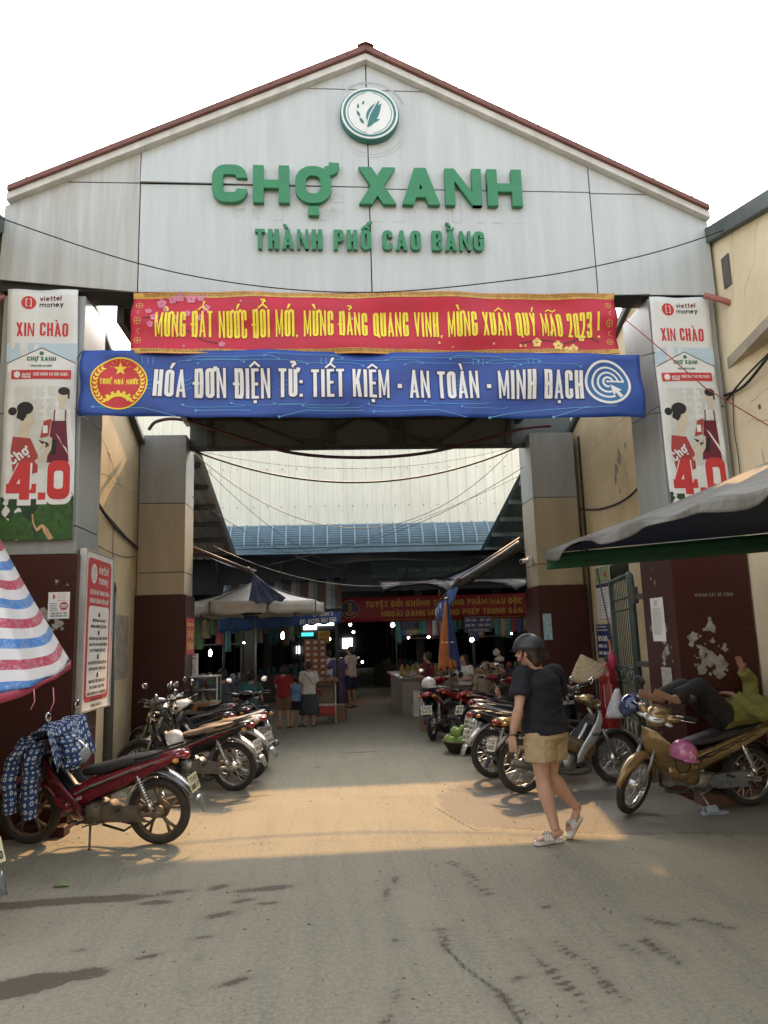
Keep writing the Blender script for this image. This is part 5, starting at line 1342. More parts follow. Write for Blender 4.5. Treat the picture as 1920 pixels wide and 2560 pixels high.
    for sy, on in zip((-1, 1), S['mirrors']):
        if not on: continue
        mm = MB(); mm.tube(cat_pts([(.315, sy * .185, .98), (.32, sy * .21, 1.06), (.29, sy * .25, 1.13)], 4), .006, 6); mm.blob((.285, sy * .262, 1.17), (.016, .058, .045), Matrix.Rotation(sy * .35, 4, 'X')); mo = fin(mm, 'mirror', M_plastic, True)
        mg = MB(); mg.blob((.274, sy * .262, 1.17), (.008, .052, .040), Matrix.Rotation(sy * .35, 4, 'X')); fin(mg, 'mirror_glass', M_mirror, True, mo)
    # frame spine, under cover, engine
    sp2 = MB(); sp2.tube([(.33, 0, .66), (.20, 0, .47), (.06, 0, .44), (-.15, 0, .52), (-.45, 0, .62)], [(.07, .05), (.075, .07), (.08, .08), (.085, .10), (.08, .07)], 12, right=(0, 1, 0)); fin(sp2, 'centre_cover', M_plastic)
    e = MB()
    e.lathe([(0, -.13), (.075, -.125), (.085, -.10), (.10, -.09), (.10, .09), (.085, .10), (.075, .125), (0, .13)], (-.04, 0, .285), 'Y', 22)
    e.lathe([(0, -.10), (.055, -.10), (.06, -.08), (.07, -.07), (.07, .07), (.06, .08), (.055, .10), (0, .10)], (-.15, 0, .30), 'Y', 18)
    e.box((-.19, -.075, .22), (.02, .075, .36))
    for k in range(7): e.cbox((.06 + .026 * k, 0, .30 + .003 * k), (.012, .13 - .006 * k, .12 - .004 * k))
    e.box((.05, -.045, .26), (.25, .045, .345)); e.box((.23, -.05, .25), (.28, .05, .36)); e.tube([(.26, .03, .36), (.22, .03, .44), (.12, .03, .46)], .018, 8)
    for k in range(6): a0 = PI * k / 3; e.tube([(-.04 + .085 * math.cos(a0), .10, .285 + .085 * math.sin(a0)), (-.04 + .085 * math.cos(a0), .128, .285 + .085 * math.sin(a0))], .008, 6)
    e.tube([(-.04, .12, .285), (-.10, .15, .23), (.02, .17, .20)], .007, 6)
    fin(e, 'engine', S['eng'])
    ex = MB(); ex.tube(cat_pts([(.26, -.02, .25), (.22, -.07, .17), (.0, -.11, .15), (-.2, -.13, .19)], 5), .016, 8); ex.tube([(-.2, -.13, .19), (-.26, -.14, .21), (-.5, -.155, .27), (-.80, -.17, .34), (-.82, -.17, .345)], [.018, .04, .047, .042, .03], 12); fin(ex, 'exhaust', S['hub'] if S['eng'] is M_aludirt else M_muff)
    # swing arm, chain case, shocks
    sw = MB()
    for sy in (-1, 1): sw.tube([(-.18, sy * .085, .29), (-.45, sy * .10, .285), (-.66, sy * .105, .285)], [(.016, .022)] * 3, 8, right=(0, 1, 0)); sw.cbox((-.62, sy * .112, .285), (.08, .012, .045))
    fin(sw, 'swing_arm', S['hub'])
    cc = MB(); P = [(-.14, .25), (-.10, .29), (-.13, .345), (-.3, .365), (-.52, .365)] + [(-.57 + .085 * math.cos(R(a)), .30 + .075 * math.sin(R(a))) for a in (90, 60, 30, 0, -30, -60, -90)][::1] + [(-.4, .225), (-.2, .225)]
    cc.prism([(x, .088, z) for x, z in P], (0, .035, 0)); cc.prism([(x * .9 - .035, .123, .295 + (z - .295) * .55) for x, z in P], (0, .008, 0)); fin(cc, 'chain_case', S['case'], bevel=.012)
    for sy in (-1, 1):
        s0, s1 = Vector((-.47, sy * .13, .62)), Vector((-.60, sy * .13, .33)); sh = MB(); sh.tube([s0, s1], .012, 8)
        d_ = (s1 - s0); L_ = d_.length; d_.normalize(); q = d_.orthogonal().normalized(); q2 = d_.cross(q); hp = []
        for k in range(91): t_ = k / 90; a = t_ * 2 * PI * 9; hp.append(s0 + d_ * (.03 + t_ * (L_ - .10)) + (q * math.cos(a) + q2 * math.sin(a)) * .027)
        sh.tube(hp, .0062, 5); sh.tube([s0 + d_ * (L_ - .07), s1], .023, 10); fin(sh, 'rear_shock', S['shock'])
    # seat
    se = MB(); rings = []
    for x, zt, hw, th in [(.08, .655, .05, .05), (.05, .675, .075, .075), (-.05, .70, .09, .095), (-.18, .725, .115, .10), (-.32, .765, .125, .105), (-.5, .79, .12, .095), (-.66, .805, .095, .075), (-.74, .805, .06, .045)]:
        ring = []
        for k in range(20):
            a = 2 * PI * k / 20; c_, s_ = math.cos(a), math.sin(a)
            ring.append(Vector((x, hw * math.copysign(abs(c_) ** .7, c_), zt - th / 2 + th / 2 * math.copysign(abs(s_) ** .8, s_))))
        rings.append(ring)
    se.loft(rings)
    if S['seat'] is M_seattan:
        for fc in se.bm.faces:
            if sum(v.co.z for v in fc.verts) / len(fc.verts) < .655 + .09 * (-min(v.co.x for v in fc.verts)) : fc.material_index = 1
        fin(se, 'seat', [M_seattan, M_seat])
    else: fin(se, 'seat', S['seat'])
    # side panels left and right, with stripe
    top = [(.30, .44), (.16, .50), (0, .575), (-.2, .635), (-.45, .715), (-.70, .775), (-.84, .80)]
    bot = [(-.86, .775), (-.70, .685), (-.48, .585), (-.25, .50), (-.05, .415), (.10, .335), (.20, .30), (.30, .36)]
    for sy in (-1, 1):
        sd_ = MB(); prof = top + bot
        def yy(x): return sy * (.085 + .04 * math.exp(-((x + .25) / .35) ** 2) + .02 * max(0, x))
        A_ = [Vector((x, yy(x), z)) for x, z in prof]; B_ = [Vector((x, yy(x) - sy * .025, z)) for x, z in prof]
        ctr = [Vector(((top[i][0] + bot[len(bot) - 1 - i][0]) / 2 if i < len(bot) else 0, 0, 0)) for i in range(len(top))]
        n_ = len(prof)
        T = [Vector((x, yy(x), z)) for x, z in top]; Bt = [Vector((x, yy(x), z)) for x, z in bot[::-1]][:len(T)]
        m_ = 28
        def pk(L, t):
            t *= len(L) - 1; i = min(int(t), len(L) - 2); q = t - i; return L[i].lerp(L[i + 1], q)
        Bq = [Vector((x, yy(x), z)) for x, z in bot[::-1]]
        sd_.grid(lambda u, v: pk(T, u).lerp(pk(Bq, u), v) + Vector((0, sy * .022 * math.sin(PI * v), 0)), m_, 6)
        so = fin(sd_, 'side_panel', S['body'], solid=.012)
        st_ = MB(); st_.grid(lambda u, v: pk(T, .22 + .74 * u).lerp(pk(Bq, .22 + .74 * u), .12 + .13 * v * (1 - .5 * u) + .12 * (1 - u)) + Vector((0, sy * (.0095 + .022 * math.sin(PI * .25)), 0)), 16, 2); fin(st_, 'stripe', S['accent'], parent=so)
        if S['decal']:
            st_ = MB(); st_.grid(lambda u, v: pk(T, .30 + .5 * u).lerp(pk(Bq, .30 + .5 * u), .34 + .10 * v + .04 * math.sin(u * 25)) + Vector((0, sy * (.010 + .022 * math.sin(PI * .42)), 0)), 22, 1); fin(st_, 'decal', S['decal'], parent=so)
            if sy > 0:
                ar = Art(Frame((.21, sy * .1475, .355), (-.9, 0, .40), (.40, 0, .9))); ar.text('4-STROKE', .03, .0, .026, .17, .005, .0, slant=.2); fin(ar.mb, 'side_text', M_platew, parent=so) if False else ar.build('side_text', M_platew, so)
    # tail
    tl = MB(); tl.loft([[Vector((x, hw * math.cos(2 * PI * k / 12), z + hh * math.sin(2 * PI * k / 12))) for k in range(12)] for x, z, hw, hh in [(-.62, .765, .10, .04), (-.78, .785, .085, .032), (-.86, .795, .05, .02)]]); fin(tl, 'tail_cover', S['body'])
    tt = MB(); tt.loft([[Vector((x, hw * math.cos(2 * PI * k / 12), z + hh * math.sin(2 * PI * k / 12))) for k in range(12)] for x, z, hw, hh in [(-.83, .77, .08, .03), (-.88, .765, .075, .03), (-.895, .762, .05, .02)]]); fin(tt, 'tail_light', M_lens)
    for sy in (-1, 1):
        il = MB(); il.blob((-.82, sy * .12, .745), (.03, .04, .022)); fin(il, 'indicator', M_amber)
    gr = MB()
    for sy in (-1, 1): gr.tube(cat_pts([(-.45, sy * .12, .76), (-.62, sy * .13, .80), (-.80, sy * .10, .85), (-.86, 0, .86)], 5), .010, 6)
    fin(gr, 'grab_rail', S.get('rail', M_plastic))
    rf = MB()
    rf.grid(lambda u, v: Vector((-.60 - .33 * v - .04 * v * v, (.085 - .02 * v) * (2 * u - 1), .66 - .02 * v - .22 * v * v - .02 * (2 * u - 1) ** 2)), 6, 10); rf.grid(lambda u, v: Vector((-.97 - .06 * v, (.065 - .025 * v) * (2 * u - 1), .42 - .12 * v - .01 * (2 * u - 1) ** 2)), 6, 4)
    rf.grid(lambda u, v: Vector((-WB + .315 * math.cos(R(160 - 130 * v)), .05 * (2 * u - 1), r + .315 * math.sin(R(160 - 130 * v)))), 4, 10)
    fin(rf, 'rear_fender', S['rearf'], solid=.006)
    pl = bpy.data.objects.new('number_plate', None)
    fr = Frame((-.955, .095, .46), (0, -1, 0), (.30, 0, .95))
    mb = MB(); q = [fr(0, 0), fr(.19, 0), fr(.19, .145), fr(0, .145)]; mb.prism(q, fr.n * .004); po = fin(mb, 'number_plate', S['platem'], bevel=.001)
    a = Art(Frame(fr.o + fr.n * .0045, fr.r, fr.u)); a.text(S['plate'][0], .095, .082, .046, .14, .009, .001, align='c'); a.text(S['plate'][1], .095, .02, .046, .16, .009, .001, align='c'); a.build('plate_text', M_ink, po)
    # stands and pegs
    sk = MB(); sk.tube([(-.02, .10, .20), (-.05, .17, .10), (-.07, .215, .012)], .011, 6); sk.cbox((-.08, .22, .008), (.06, .04, .012)); fin(sk, 'kick_stand', S['hub'])
    pg = MB()
    for sy in (-1, 1): pg.tube([(.03, sy * .08, .235), (.03, sy * .24, .25)], .012, 8); pg.tube([(-.30, sy * .10, .34), (-.32, sy * .20, .345)], .011, 8)
    pg.tube([(.1, .12, .24), (.14, .19, .24)], .010, 6); pg.tube([(-.12, .07, .19), (-.32, .08, .14), (-.34, -.08, .14), (-.12, -.07, .19)], .012, 6)
    fin(pg, 'foot_pegs', M_black)
    return root

# --- left row, noses towards the wall (local x forward; rz turns it)
def place(rear, front): # rear / front ground contact -> loc, rz
    dx, dy = front[0] - rear[0], front[1] - rear[1]
    return ((rear[0] + front[0]) / 2, (rear[1] + front[1]) / 2, 0), math.atan2(dy, dx)
l, z = place((-1.50, 7.03), (-2.74, 7.28))
bike_red = motorbike('dark red motorbike with black seat nearest on the left, patterned jacket over its handlebar', l, z, -.10, .06, dict(body=P_red, accent=P_silver, decal=P_black, rim='cast', rimm=M_rimdirt, eng=M_aludirt, case=M_aludirt, hub=M_aludirt, tyre=M_tyredust, platem=M_platey, rearf=P_grey, plate=('11-H1', '088.17')))
l, z = place((-1.12, 9.28), (-2.33, 9.72))
bike_blk = motorbike('black motorbike with tan topped seat parked right behind the dark red one', l, z, -.11, .25, dict(body=P_black, accent=P_silver, seat=M_seattan, rim='spoke', plate=('11-X1', '016.38'), rearf=P_silver, decal=P_red2))
l, z = place((-1.05, 9.95), (-2.2, 10.45))
motorbike('white tailed motorbike with brown seat, third in the left row', l, z, -.10, .2, dict(body=P_white, accent=P_red2, seat=M_seattan, rim='spoke', rearf=P_silver, rail=P_white, shield=P_black, plate=('11-F1', '204.66')))
l, z = place((-1.5, 11.3), (-2.45, 11.65))
motorbike('black motorbike with long black seat, fourth in the left row near the glass cabinet', l, z, -.10, .1, dict(body=P_black, accent=P_grey, rim='spoke', shield=P_silver, cowl=P_white))
l, z = place((-.95, 10.78), (-1.28, 11.93))
motorbike('black motorbike seen from behind at the end of the left row, its number plate worn', l, z, -.08, -.15, dict(body=P_black, accent=P_black, rim='cast', platem=pm('plate_worn', (.42, .41, .38), .6, c2=(.15, .14, .13), scale=20), plate=('11-K9', '157.2'), rearf=M_plastic))
l, z = place((-2.33, 5.0), (-3.43, 5.48))
motorbike('motorbike cut off at the left edge, only grey mudguard, plate and rear tyre in view', l, z, -.06, 0, dict(body=P_grey, accent=P_grey, rim='cast', rearf=P_grey, platem=M_platey, plate=('11-H1', '245.20')))
# --- right side
l, z = place((4.08, 7.36), (2.86, 7.24))
bike_gold = motorbike('gold motorbike with a man asleep on it, pink helmet hanging at its leg shield', l, z, -.09, .62, dict(body=P_gold, accent=P_black, rim='spoke', case=P_grey, decal=P_black, plate=('11-B1', '332.08')))
l, z = place((2.08, 8.42), (3.28, 8.72))
bike_white = motorbike('motorbike with white leg shield and gold front cowl behind the walking woman', l, z, -.08, -.12, dict(body=P_gold, shield=P_white, cowl=P_gold, fender=P_black, accent=P_silver, rim='spoke', tyre=M_tyredust, plate=('11-S2', '4820')))
l, z = place((1.95, 9.35), (3.15, 9.75))
motorbike('dark motorbike with red rear lamp beyond the white shielded one', l, z, -.08, .1, dict(body=P_black, accent=P_silver, rim='spoke', rearf=P_silver, seat=M_seat, plate=('11-B1', '507.91')))
l, z = place((2.2, 10.25), (3.35, 10.7))
motorbike('grey motorbike with pale rack, half hidden behind the walking woman', l, z, -.08, .1, dict(body=P_grey, accent=P_white, rim='cast', rail=P_silver, mirrors=(0, 1)))
l, z = place((2.15, 13.35), (3.25, 13.8))
motorbike('red motorbike with wire luggage rack behind the basket of green fruit', l, z, -.08, 0, dict(body=P_red2, accent=P_gold, rim='spoke', rearf=P_silver, rail=M_chrome))
l, z = place((1.72, 12.9), (2.1, 14.0))
bike_helm = motorbike('motorbike seen from behind with white and red helmet on its seat beside the cardboard carton', l, z, -.06, .3, dict(body=P_red2, accent=P_white, rim='spoke', plate=('11-K3', '5473')))
l, z = place((.48, 22.0), (.62, 23.2))
mbk = motorbike('motorbike with lit red tail lamps standing in the dark aisle of the hall', l, z, 0, 0, dict(body=P_black, accent=P_black, plate=('11-B1', '678.10'), mirrors=(1, 1)))
lt = em('tail_glow', (1, .12, .06), 6.0)
for ch in mbk.children:
    if ch.name.startswith('tail_light'): ch.data.materials[0] = lt
l, z = place((-1.55, 10.55), (-2.62, 11.05))
motorbike('silver black motorbike wedged among the handlebars of the left row', l, z, -.10, -.3, dict(body=P_black, cowl=P_silver, accent=P_silver, rim='spoke', shield=P_black, plate=('11-F9', '073.12')))
l, z = place((-1.75, 12.05), (-2.7, 12.55))
motorbike('grey motorbike at the far end of the left row against the rear pillar', l, z, -.10, .2, dict(body=P_grey, accent=P_silver, rim='spoke', shield=P_grey))
l, z = place((2.3, 11.0), (3.45, 11.35))
motorbike('black motorbike with red stripe between the grey one and the fruit basket', l, z, -.08, .2, dict(body=P_black, accent=P_red2, rim='spoke', rearf=P_silver))
l, z = place((2.5, 12.6), (3.35, 13.1))
motorbike('red motorbike with red leg shield close to the right rear pillar', l, z, -.08, .1, dict(body=P_red2, accent=P_white, rim='cast', mirrors=(0, 0)))
l, z = place((2.75, 9.75), (3.5, 10.6))
motorbike('dark motorbike standing under the conical hat beside the green gate', l, z, -.08, .1, dict(body=P_black, accent=P_silver, rim='spoke', cowl=P_silver))
# side writing on the white leg shield
# =================================================================== PEOPLE
M_skin = pm('skin', (.46, .27, .185), .5, var=.08, scale=14, spec=.3)
M_skind = pm('skin_tanned', (.30, .165, .11), .5, var=.1, scale=14, spec=.3)
M_hair = pm('hair_black', (.014, .011, .010), .5, c2=(.03, .022, .018), scale=60, stretch=(1, 1, .15))
def cloth(name, c, **k): return pm(name, c, .85, var=k.pop('var', .14), scale=k.pop('scale', 9), bump=k.pop('bump', .35), bscale=k.pop('bscale', 14), **k)

def tees(J, k, a): return J[k]
def lerp(a, b, t): return Vector(a).lerp(Vector(b), t)

def hand(mb, wr, dirv, palm, s=1.0, curl=.5, side=1):
    """palm, four unequal fingers and a thumb; dirv = wrist to knuckles, palm = the way the palm faces"""
    wr = Vector(wr); d = Vector(dirv).normalized(); p = Vector(palm); p = (p - d * p.dot(d)).normalized(); a = d.cross(p) * side   # a: towards the thumb
    kn = wr + d * .085 * s
    mb.tube([wr - d * .02 * s, wr + d * .02 * s, wr + d * .06 * s, kn], [(.026 * s, .019 * s), (.034 * s, .017 * s), (.041 * s, .016 * s), (.039 * s, .013 * s)], 12, right=a)
    for k, (off, L, cu) in enumerate([(.029, .068, .8), (.010, .078, 1.0), (-.010, .072, 1.1), (-.028, .056, 1.25)]):
        q = kn + a * off * s - d * .006 * s; ang = 0; dd = d + a * off * 1.6; r_ = .0092 * s
        pts = [q]
        for f_ in (.44, .32, .24):
            ang += curl * cu * .75
            v = (dd * math.cos(ang) + p * math.sin(ang)).normalized(); q = q + v * L * f_ * s; pts.append(q)
        for i in range(3): mb.capsule(pts[i], pts[i + 1], r_ * (1 - .1 * i), r_ * (.93 - .12 * i), 8)
    q0 = wr + d * .025 * s + a * .028 * s; q1 = q0 + (d * .6 + a * .75 + p * .25).normalized() * .038 * s; q2 = q1 + (d * .85 + a * .35 + p * .4).normalized() * .028 * s
    mb.capsule(q0, q1, .013 * s, .011 * s, 8); mb.capsule(q1, q2, .0105 * s, .008 * s, 8)

def foot(mb, an, toe, s=1.0, up=Vector((0, 0, 1))):
    an, toe = Vector(an), Vector(toe); d = (toe - an); d.z = d.z; L = d.length; d.normalize()
    side = d.cross(up).normalized(); nn = side.cross(d)
    heel = an - d * .035 * s - nn * .035 * s
    mb.tube([heel - d * .02 * s, heel + d * .02 * s, lerp(heel, toe, .5), lerp(heel, toe, .85), toe + d * .01 * s], [(.018 * s, .02 * s), (.03 * s, .032 * s), (.034 * s, .028 * s), (.042 * s, .018 * s), (.03 * s, .012 * s)], 12, right=side)
    for k in range(5):
        o = toe + side * (-.032 + .016 * k) * s - d * abs(k - 1) * .006 * s
        mb.capsule(o - d * .02 * s, o + d * .018 * s, .0095 * s, .008 * s, 8)

def person_mesh(J, s, skin, root, vox=.008, head_dir=(0, 1, 0), hands=True, feet=True, fat=1.0, limb=1.0, head_up=(0, 0, 1), curl=.5, palms=None, name='body', foot_up=(0, 0, 1)):
    """J: joints (local to root); s: scale (height / 1.65)"""
    mb = MB(); V = {k: Vector(v) for k, v in J.items()}
    sho = (V['shL'] - V['shR']); rgt = (V['shR'] - V['shL']).normalized(); hr = (V['hipR'] - V['hipL']).normalized()
    pel = (V['hipL'] + V['hipR']) / 2; up = (V['neck'] - pel).normalized()
    ch = pel.lerp(V['neck'], .68); wst = pel.lerp(V['neck'], .34)
    f = fat * s
    mb.tube([pel - up * .10 * s, pel - up * .03 * s, pel + up * .06 * s, wst, ch - up * .06 * s, ch + up * .05 * s, V['neck'] - up * .05 * s, V['neck'] - up * .005 * s],
            [(.08 * f, .08 * f), (.155 * f, .115 * f), (.16 * f, .115 * f), (.135 * f, .10 * f), (.15 * f, .112 * f), (.155 * f, .11 * f), (.10 * f, .075 * f), (.05 * s, .05 * s)], 18, right=rgt)
    hd = V['head']; fw = Vector(head_dir).normalized(); hu = Vector(head_up).normalized(); fw = (fw - hu * fw.dot(hu)).normalized(); hx = fw.cross(hu)
    HM = Matrix((hx, fw, hu)).transposed().to_4x4()
    mb.tube([V['neck'] - up * .06 * s, V['neck'] + up * .01 * s, hd - hu * .05 * s], [.062 * s, .050 * s, .050 * s], 12)
    P = lambda x, y, z: hd + HM.to_3x3() @ Vector((x * s, y * s, z * s))
    mb.blob(P(0, -.012, .025), (.074 * s, .092 * s, .092 * s), HM.to_3x3().to_4x4(), 18, 12)
    mb.blob(P(0, .02, -.045), (.058 * s, .066 * s, .075 * s), HM.to_3x3().to_4x4(), 16, 10)
    mb.blob(P(0, .06, -.095), (.026 * s, .024 * s, .022 * s), HM.to_3x3().to_4x4(), 10, 7)
    mb.tube([P(0, .082, .01), P(0, .098, -.022), P(0, .104, -.038)], [.010 * s, .013 * s, .016 * s], 8)
    for sx in (-1, 1):
        mb.blob(P(sx * .036, .066, -.03), (.024 * s, .02 * s, .022 * s), None, 8, 6)
        mb.blob(P(sx * .030, .075, .026), (.026 * s, .014 * s, .008 * s), None, 8, 6)
        mb.blob(P(sx * .078, -.012, -.012), (.012 * s, .02 * s, .032 * s), HM.to_3x3().to_4x4(), 8, 6)
    mb.blob(P(0, .088, -.066), (.022 * s, .010 * s, .007 * s), HM.to_3x3().to_4x4(), 8, 5)
    for sd in 'LR':
        sh_, el, wr = V['sh' + sd], V['el' + sd], V['wr' + sd]
        mb.capsule(V['neck'].lerp(sh_, .5) - up * .03 * s, sh_, .058 * s, .056 * f, 12)
        mb.tube([sh_, lerp(sh_, el, .45), el], [.052 * f, .046 * f, .036 * s], 12); mb.blob(el, (.037 * s,) * 3)
        mb.tube([el, lerp(el, wr, .3), lerp(el, wr, .75), wr], [.037 * s * limb, .040 * s * limb, .030 * s * limb, .024 * s], 12)
        if hands:
            dv = (wr - el).normalized(); pv = (palms or {}).get(sd, (pel - wr)); hd_ = (palms or {}).get(sd + 'd', dv)
            hand(mb, wr, hd_, pv, s, curl, side=(1 if sd == 'R' else -1) * (palms or {}).get(sd + 's', 1))
        hp, kn, an = V['hip' + sd], V['kn' + sd], V['an' + sd]
        q = s * limb; mb.tube([hp + up * .03 * s, hp, lerp(hp, kn, .5), kn], [.08 * f, .090 * f, .074 * f, .052 * q], 14); mb.blob(kn, (.054 * q,) * 3)
        mb.tube([kn, lerp(kn, an, .3), lerp(kn, an, .7), an], [.052 * q, .060 * q, .042 * q, .031 * q], 14)
        cal = lerp(kn, an, .3)
        if feet: foot(mb, an, V['toe' + sd], s, Vector(foot_up))
    return mb.remeshed(name, vox, skin, root), P, HM

def shirt(J, s, m, root, name='t_shirt', fat=1.0, sleeve=.6, hem=.04, vox=.009, ease=.018, flare=.0, cutneck=True):
    V = {k: Vector(v) for k, v in J.items()}; pel = (V['hipL'] + V['hipR']) / 2; up = (V['neck'] - pel).normalized(); rgt = (V['shR'] - V['shL']).normalized()
    ch = pel.lerp(V['neck'], .68); wst = pel.lerp(V['neck'], .34); e = ease; f = fat * s
    mb = MB()
    mb.tube([pel - up * hem * s, pel + up * .05 * s, wst, ch - up * .06 * s, ch + up * .05 * s, V['neck'] - up * .05 * s, V['neck'] - up * .015 * s],
            [(.165 * f + e + flare, .13 * f + e + flare), (.162 * f + e + flare, .125 * f + e + flare * .7), (.146 * f + e + flare * .4, .115 * f + e), (.152 * f + e, .12 * f + e), (.157 * f + e, .115 * f + e), (.105 * f + e, .08 * f + e * .7), (.064 * s + .004, .062 * s + .004)], 20, right=rgt)
    for sd in 'LR':
        sh_, el, wr = V['sh' + sd], V['el' + sd], V['wr' + sd]
        mb.capsule(V['neck'].lerp(sh_, .5) - up * .03 * s, sh_, .062 * s, .058 * f + e * .6, 12)
        if sleeve <= 1: mb.tube([sh_, lerp(sh_, el, sleeve)], [.055 * f + e * .7, .056 * f + e + .008], 14)
        else: mb.tube([sh_, el], [.055 * f + e * .7, .046 * s + e], 14); mb.blob(el, (.044 * s + e * .8,) * 3); mb.tube([el, lerp(el, wr, sleeve - 1)], [.045 * s + e * .8, .033 * s + e], 14)
    return mb.remeshed(name, vox, m, root, smooth=5, wr=.0065 * s)

def trousers(J, s, m, root, name='shorts', leg=.8, ease=.02, fat=1.0, vox=.009, high=.09, hemflare=.0):
    V = {k: Vector(v) for k, v in J.items()}; pel = (V['hipL'] + V['hipR']) / 2; up = (V['neck'] - pel).normalized(); rgt = (V['hipR'] - V['hipL']).normalized(); f = fat * s; e = ease
    mb = MB()
    mb.tube([pel + up * high * s, pel + up * .02 * s, pel - up * .06 * s, pel - up * .12 * s], [(.155 * f + e * .5, .115 * f + e * .5), (.163 * f + e * .7, .128 * f + e), (.15 * f + e, .125 * f + e), (.07 * f, .08 * f)], 18, right=rgt)
    for sd in 'LR':
        hp, kn, an = V['hip' + sd], V['kn' + sd], V['an' + sd]
        if leg <= 1: mb.tube([hp + up * .03 * s, hp, lerp(hp, kn, leg)], [.08 * f + e, .096 * f + e, .082 * f + e + hemflare], 16)
        else: mb.tube([hp + up * .03 * s, hp, lerp(hp, kn, .5), kn], [.08 * f + e, .094 * f + e, .08 * f + e, .062 * s + e], 14); mb.blob(kn, (.06 * s + e,) * 3); mb.tube([kn, lerp(kn, an, leg - 1)], [.062 * s + e, .055 * s + e + hemflare], 14)
    return mb.remeshed(name, vox, m, root, smooth=5, wr=.005 * s)

def skirt(J, s, m, root, name='skirt', to=.3, flare=.05, top=.09):
    V = {k: Vector(v) for k, v in J.items()}; pel = (V['hipL'] + V['hipR']) / 2
    mb = MB(); rings = []; n = 48
    for k in range(9):
        t = k / 8; z = pel.z + top * s - (pel.z + top * s - to) * t; r0 = (.14 + (.03 + flare) * min(1, t * 1.6)) * s
        rings.append([Vector((pel.x + (r0 + .010 * s * math.cos(16 * 2 * PI * q / n) * t) * 1.1 * math.cos(2 * PI * q / n), pel.y + (r0 * .86 + .010 * s * math.cos(16 * 2 * PI * q / n) * t) * math.sin(2 * PI * q / n), z)) for q in range(n)])
    mb.loft(rings, False); return mb.build(name, m, root, solid=.006)

def hair_cap(P, HM, s, m, root, long=.0, bun=False, vox=.009, name='hair', back=.06):
    mb = MB(); Q = HM.to_3x3().to_4x4()
    mb.blob(P(0, -.03, .045), (.085 * s, .095 * s, .088 * s), Q, 18, 12)
    mb.blob(P(0, -.055, -.01), (.078 * s, .065 * s, .09 * s), Q, 16, 10)
    for sx in (-1, 1): mb.blob(P(sx * .068, -.02, .01), (.022 * s, .05 * s, .055 * s), Q, 10, 7)
    if long: mb.tube([P(0, -.07, -.03), P(0, -.085, -.10), P(0, -.09, -.10 - long)], [(.07 * s, .05 * s), (.065 * s, .035 * s), (.035 * s, .018 * s)], 12, right=HM.to_3x3() @ Vector((1, 0, 0)))
    if bun: mb.blob(P(0, -.11, .05), (.045 * s, .04 * s, .04 * s), Q, 12, 8)
    return mb.remeshed(name, vox, m, root, smooth=3)

def stand(H, sway=0.0, stance=.06, arms='down'):
    """upright joints for a body facing +y (local)"""
    s = H / 1.65
    J = dict(head=(0, .01, 1.535), neck=(0, -.01, 1.395), shL=(-.165, -.01, 1.345), shR=(.165, -.01, 1.345), elL=(-.215, -.03, 1.07), elR=(.215, -.03, 1.07), wrL=(-.225, .04, .84), wrR=(.225, .04, .84),
             hipL=(-.085, 0, .86), hipR=(.085, 0, .86), knL=(-.085 - stance * .3, .015, .475), knR=(.085 + stance * .3, .015, .475), anL=(-.085 - stance * .5, -.02, .075), anR=(.085 + stance * .5, -.02, .075), toeL=(-.10 - stance * .5, .14, .025), toeR=(.10 + stance * .5, .14, .025))
    if arms == 'front': J.update(elL=(-.20, .03, 1.08), wrL=(-.14, .22, 1.08), elR=(.20, .03, 1.08), wrR=(.14, .22, 1.10))
    if arms == 'reachL': J.update(elL=(-.33, .08, 1.12), wrL=(-.52, .18, 1.10))
    if arms == 'folded': J.update(elL=(-.22, .02, 1.08), wrL=(-.02, .16, 1.10), elR=(.22, .02, 1.08), wrR=(.03, .17, 1.13))
    return {k: tuple(c * s for c in v) for k, v in J.items()}, s

def slipper(mb, an, toe, s, m_=None):
    an, toe = Vector(an), Vector(toe)

# ------------------------------------------------------------------ the woman walking into the market
W = thing('person', 'woman in black helmet, black t-shirt and beige shorts walking past the right motorbikes', 'person', (1.85, 6.52, 0))
J = dict(head=(-.115, .03, 1.565), neck=(-.045, .02, 1.43), shL=(-.195, -.06, 1.375), shR=(.15, .13, 1.375), elL=(-.265, -.15, 1.10), elR=(.215, .27, 1.09), wrL=(-.325, -.11, .875), wrR=(.13, .40, .93),
         hipL=(-.075, -.045, .895), hipR=(.075, .06, .895), knL=(-.065, -.02, .50), knR=(.045, .10, .50), anL=(.005, -.085, .10), anR=(.245, .09, .235), toeL=(-.165, -.13, .045), toeR=(.155, .005, .065))
s = 1.0
body, P, HM = person_mesh(J, s, M_skin, W, vox=.0055, head_dir=(-.80, .55, -.35), fat=1.16, limb=1.16, curl=.35, palms={'L': (.5, .6, .1), 'Ld': (.0, .05, -1), 'Ls': 1})
sh = shirt(J, s, cloth('tee_black', (.0055, .006, .010), bump=.5, bscale=9), W, fat=1.16, sleeve=.66, hem=.02, vox=.007, ease=.022, flare=.016)
so = trousers(J, s, cloth('shorts_beige', (.44, .33, .185), c2=(.34, .25, .135), scale=5, bump=.6, bscale=22), W, leg=.60, ease=.028, fat=1.16, vox=.007, hemflare=.014)
mb = MB()   # pocket seams and hem of the shorts
for hp, kn in (('hipL', 'knL'), ('hipR', 'knR')):
    a_, b_ = Vector(J[hp]), Vector(J[kn]); c = a_.lerp(b_, .57); d = (b_ - a_).normalized(); q = d.orthogonal().normalized(); q2 = d.cross(q)
    mb.tube([c + (q * math.cos(2 * PI * k / 24) + q2 * math.sin(2 * PI * k / 24)) * .134 for k in range(25)], .004, 5, cap=False)
mb.build('shorts_hem', cloth('shorts_seam', (.36, .26, .14)), so)
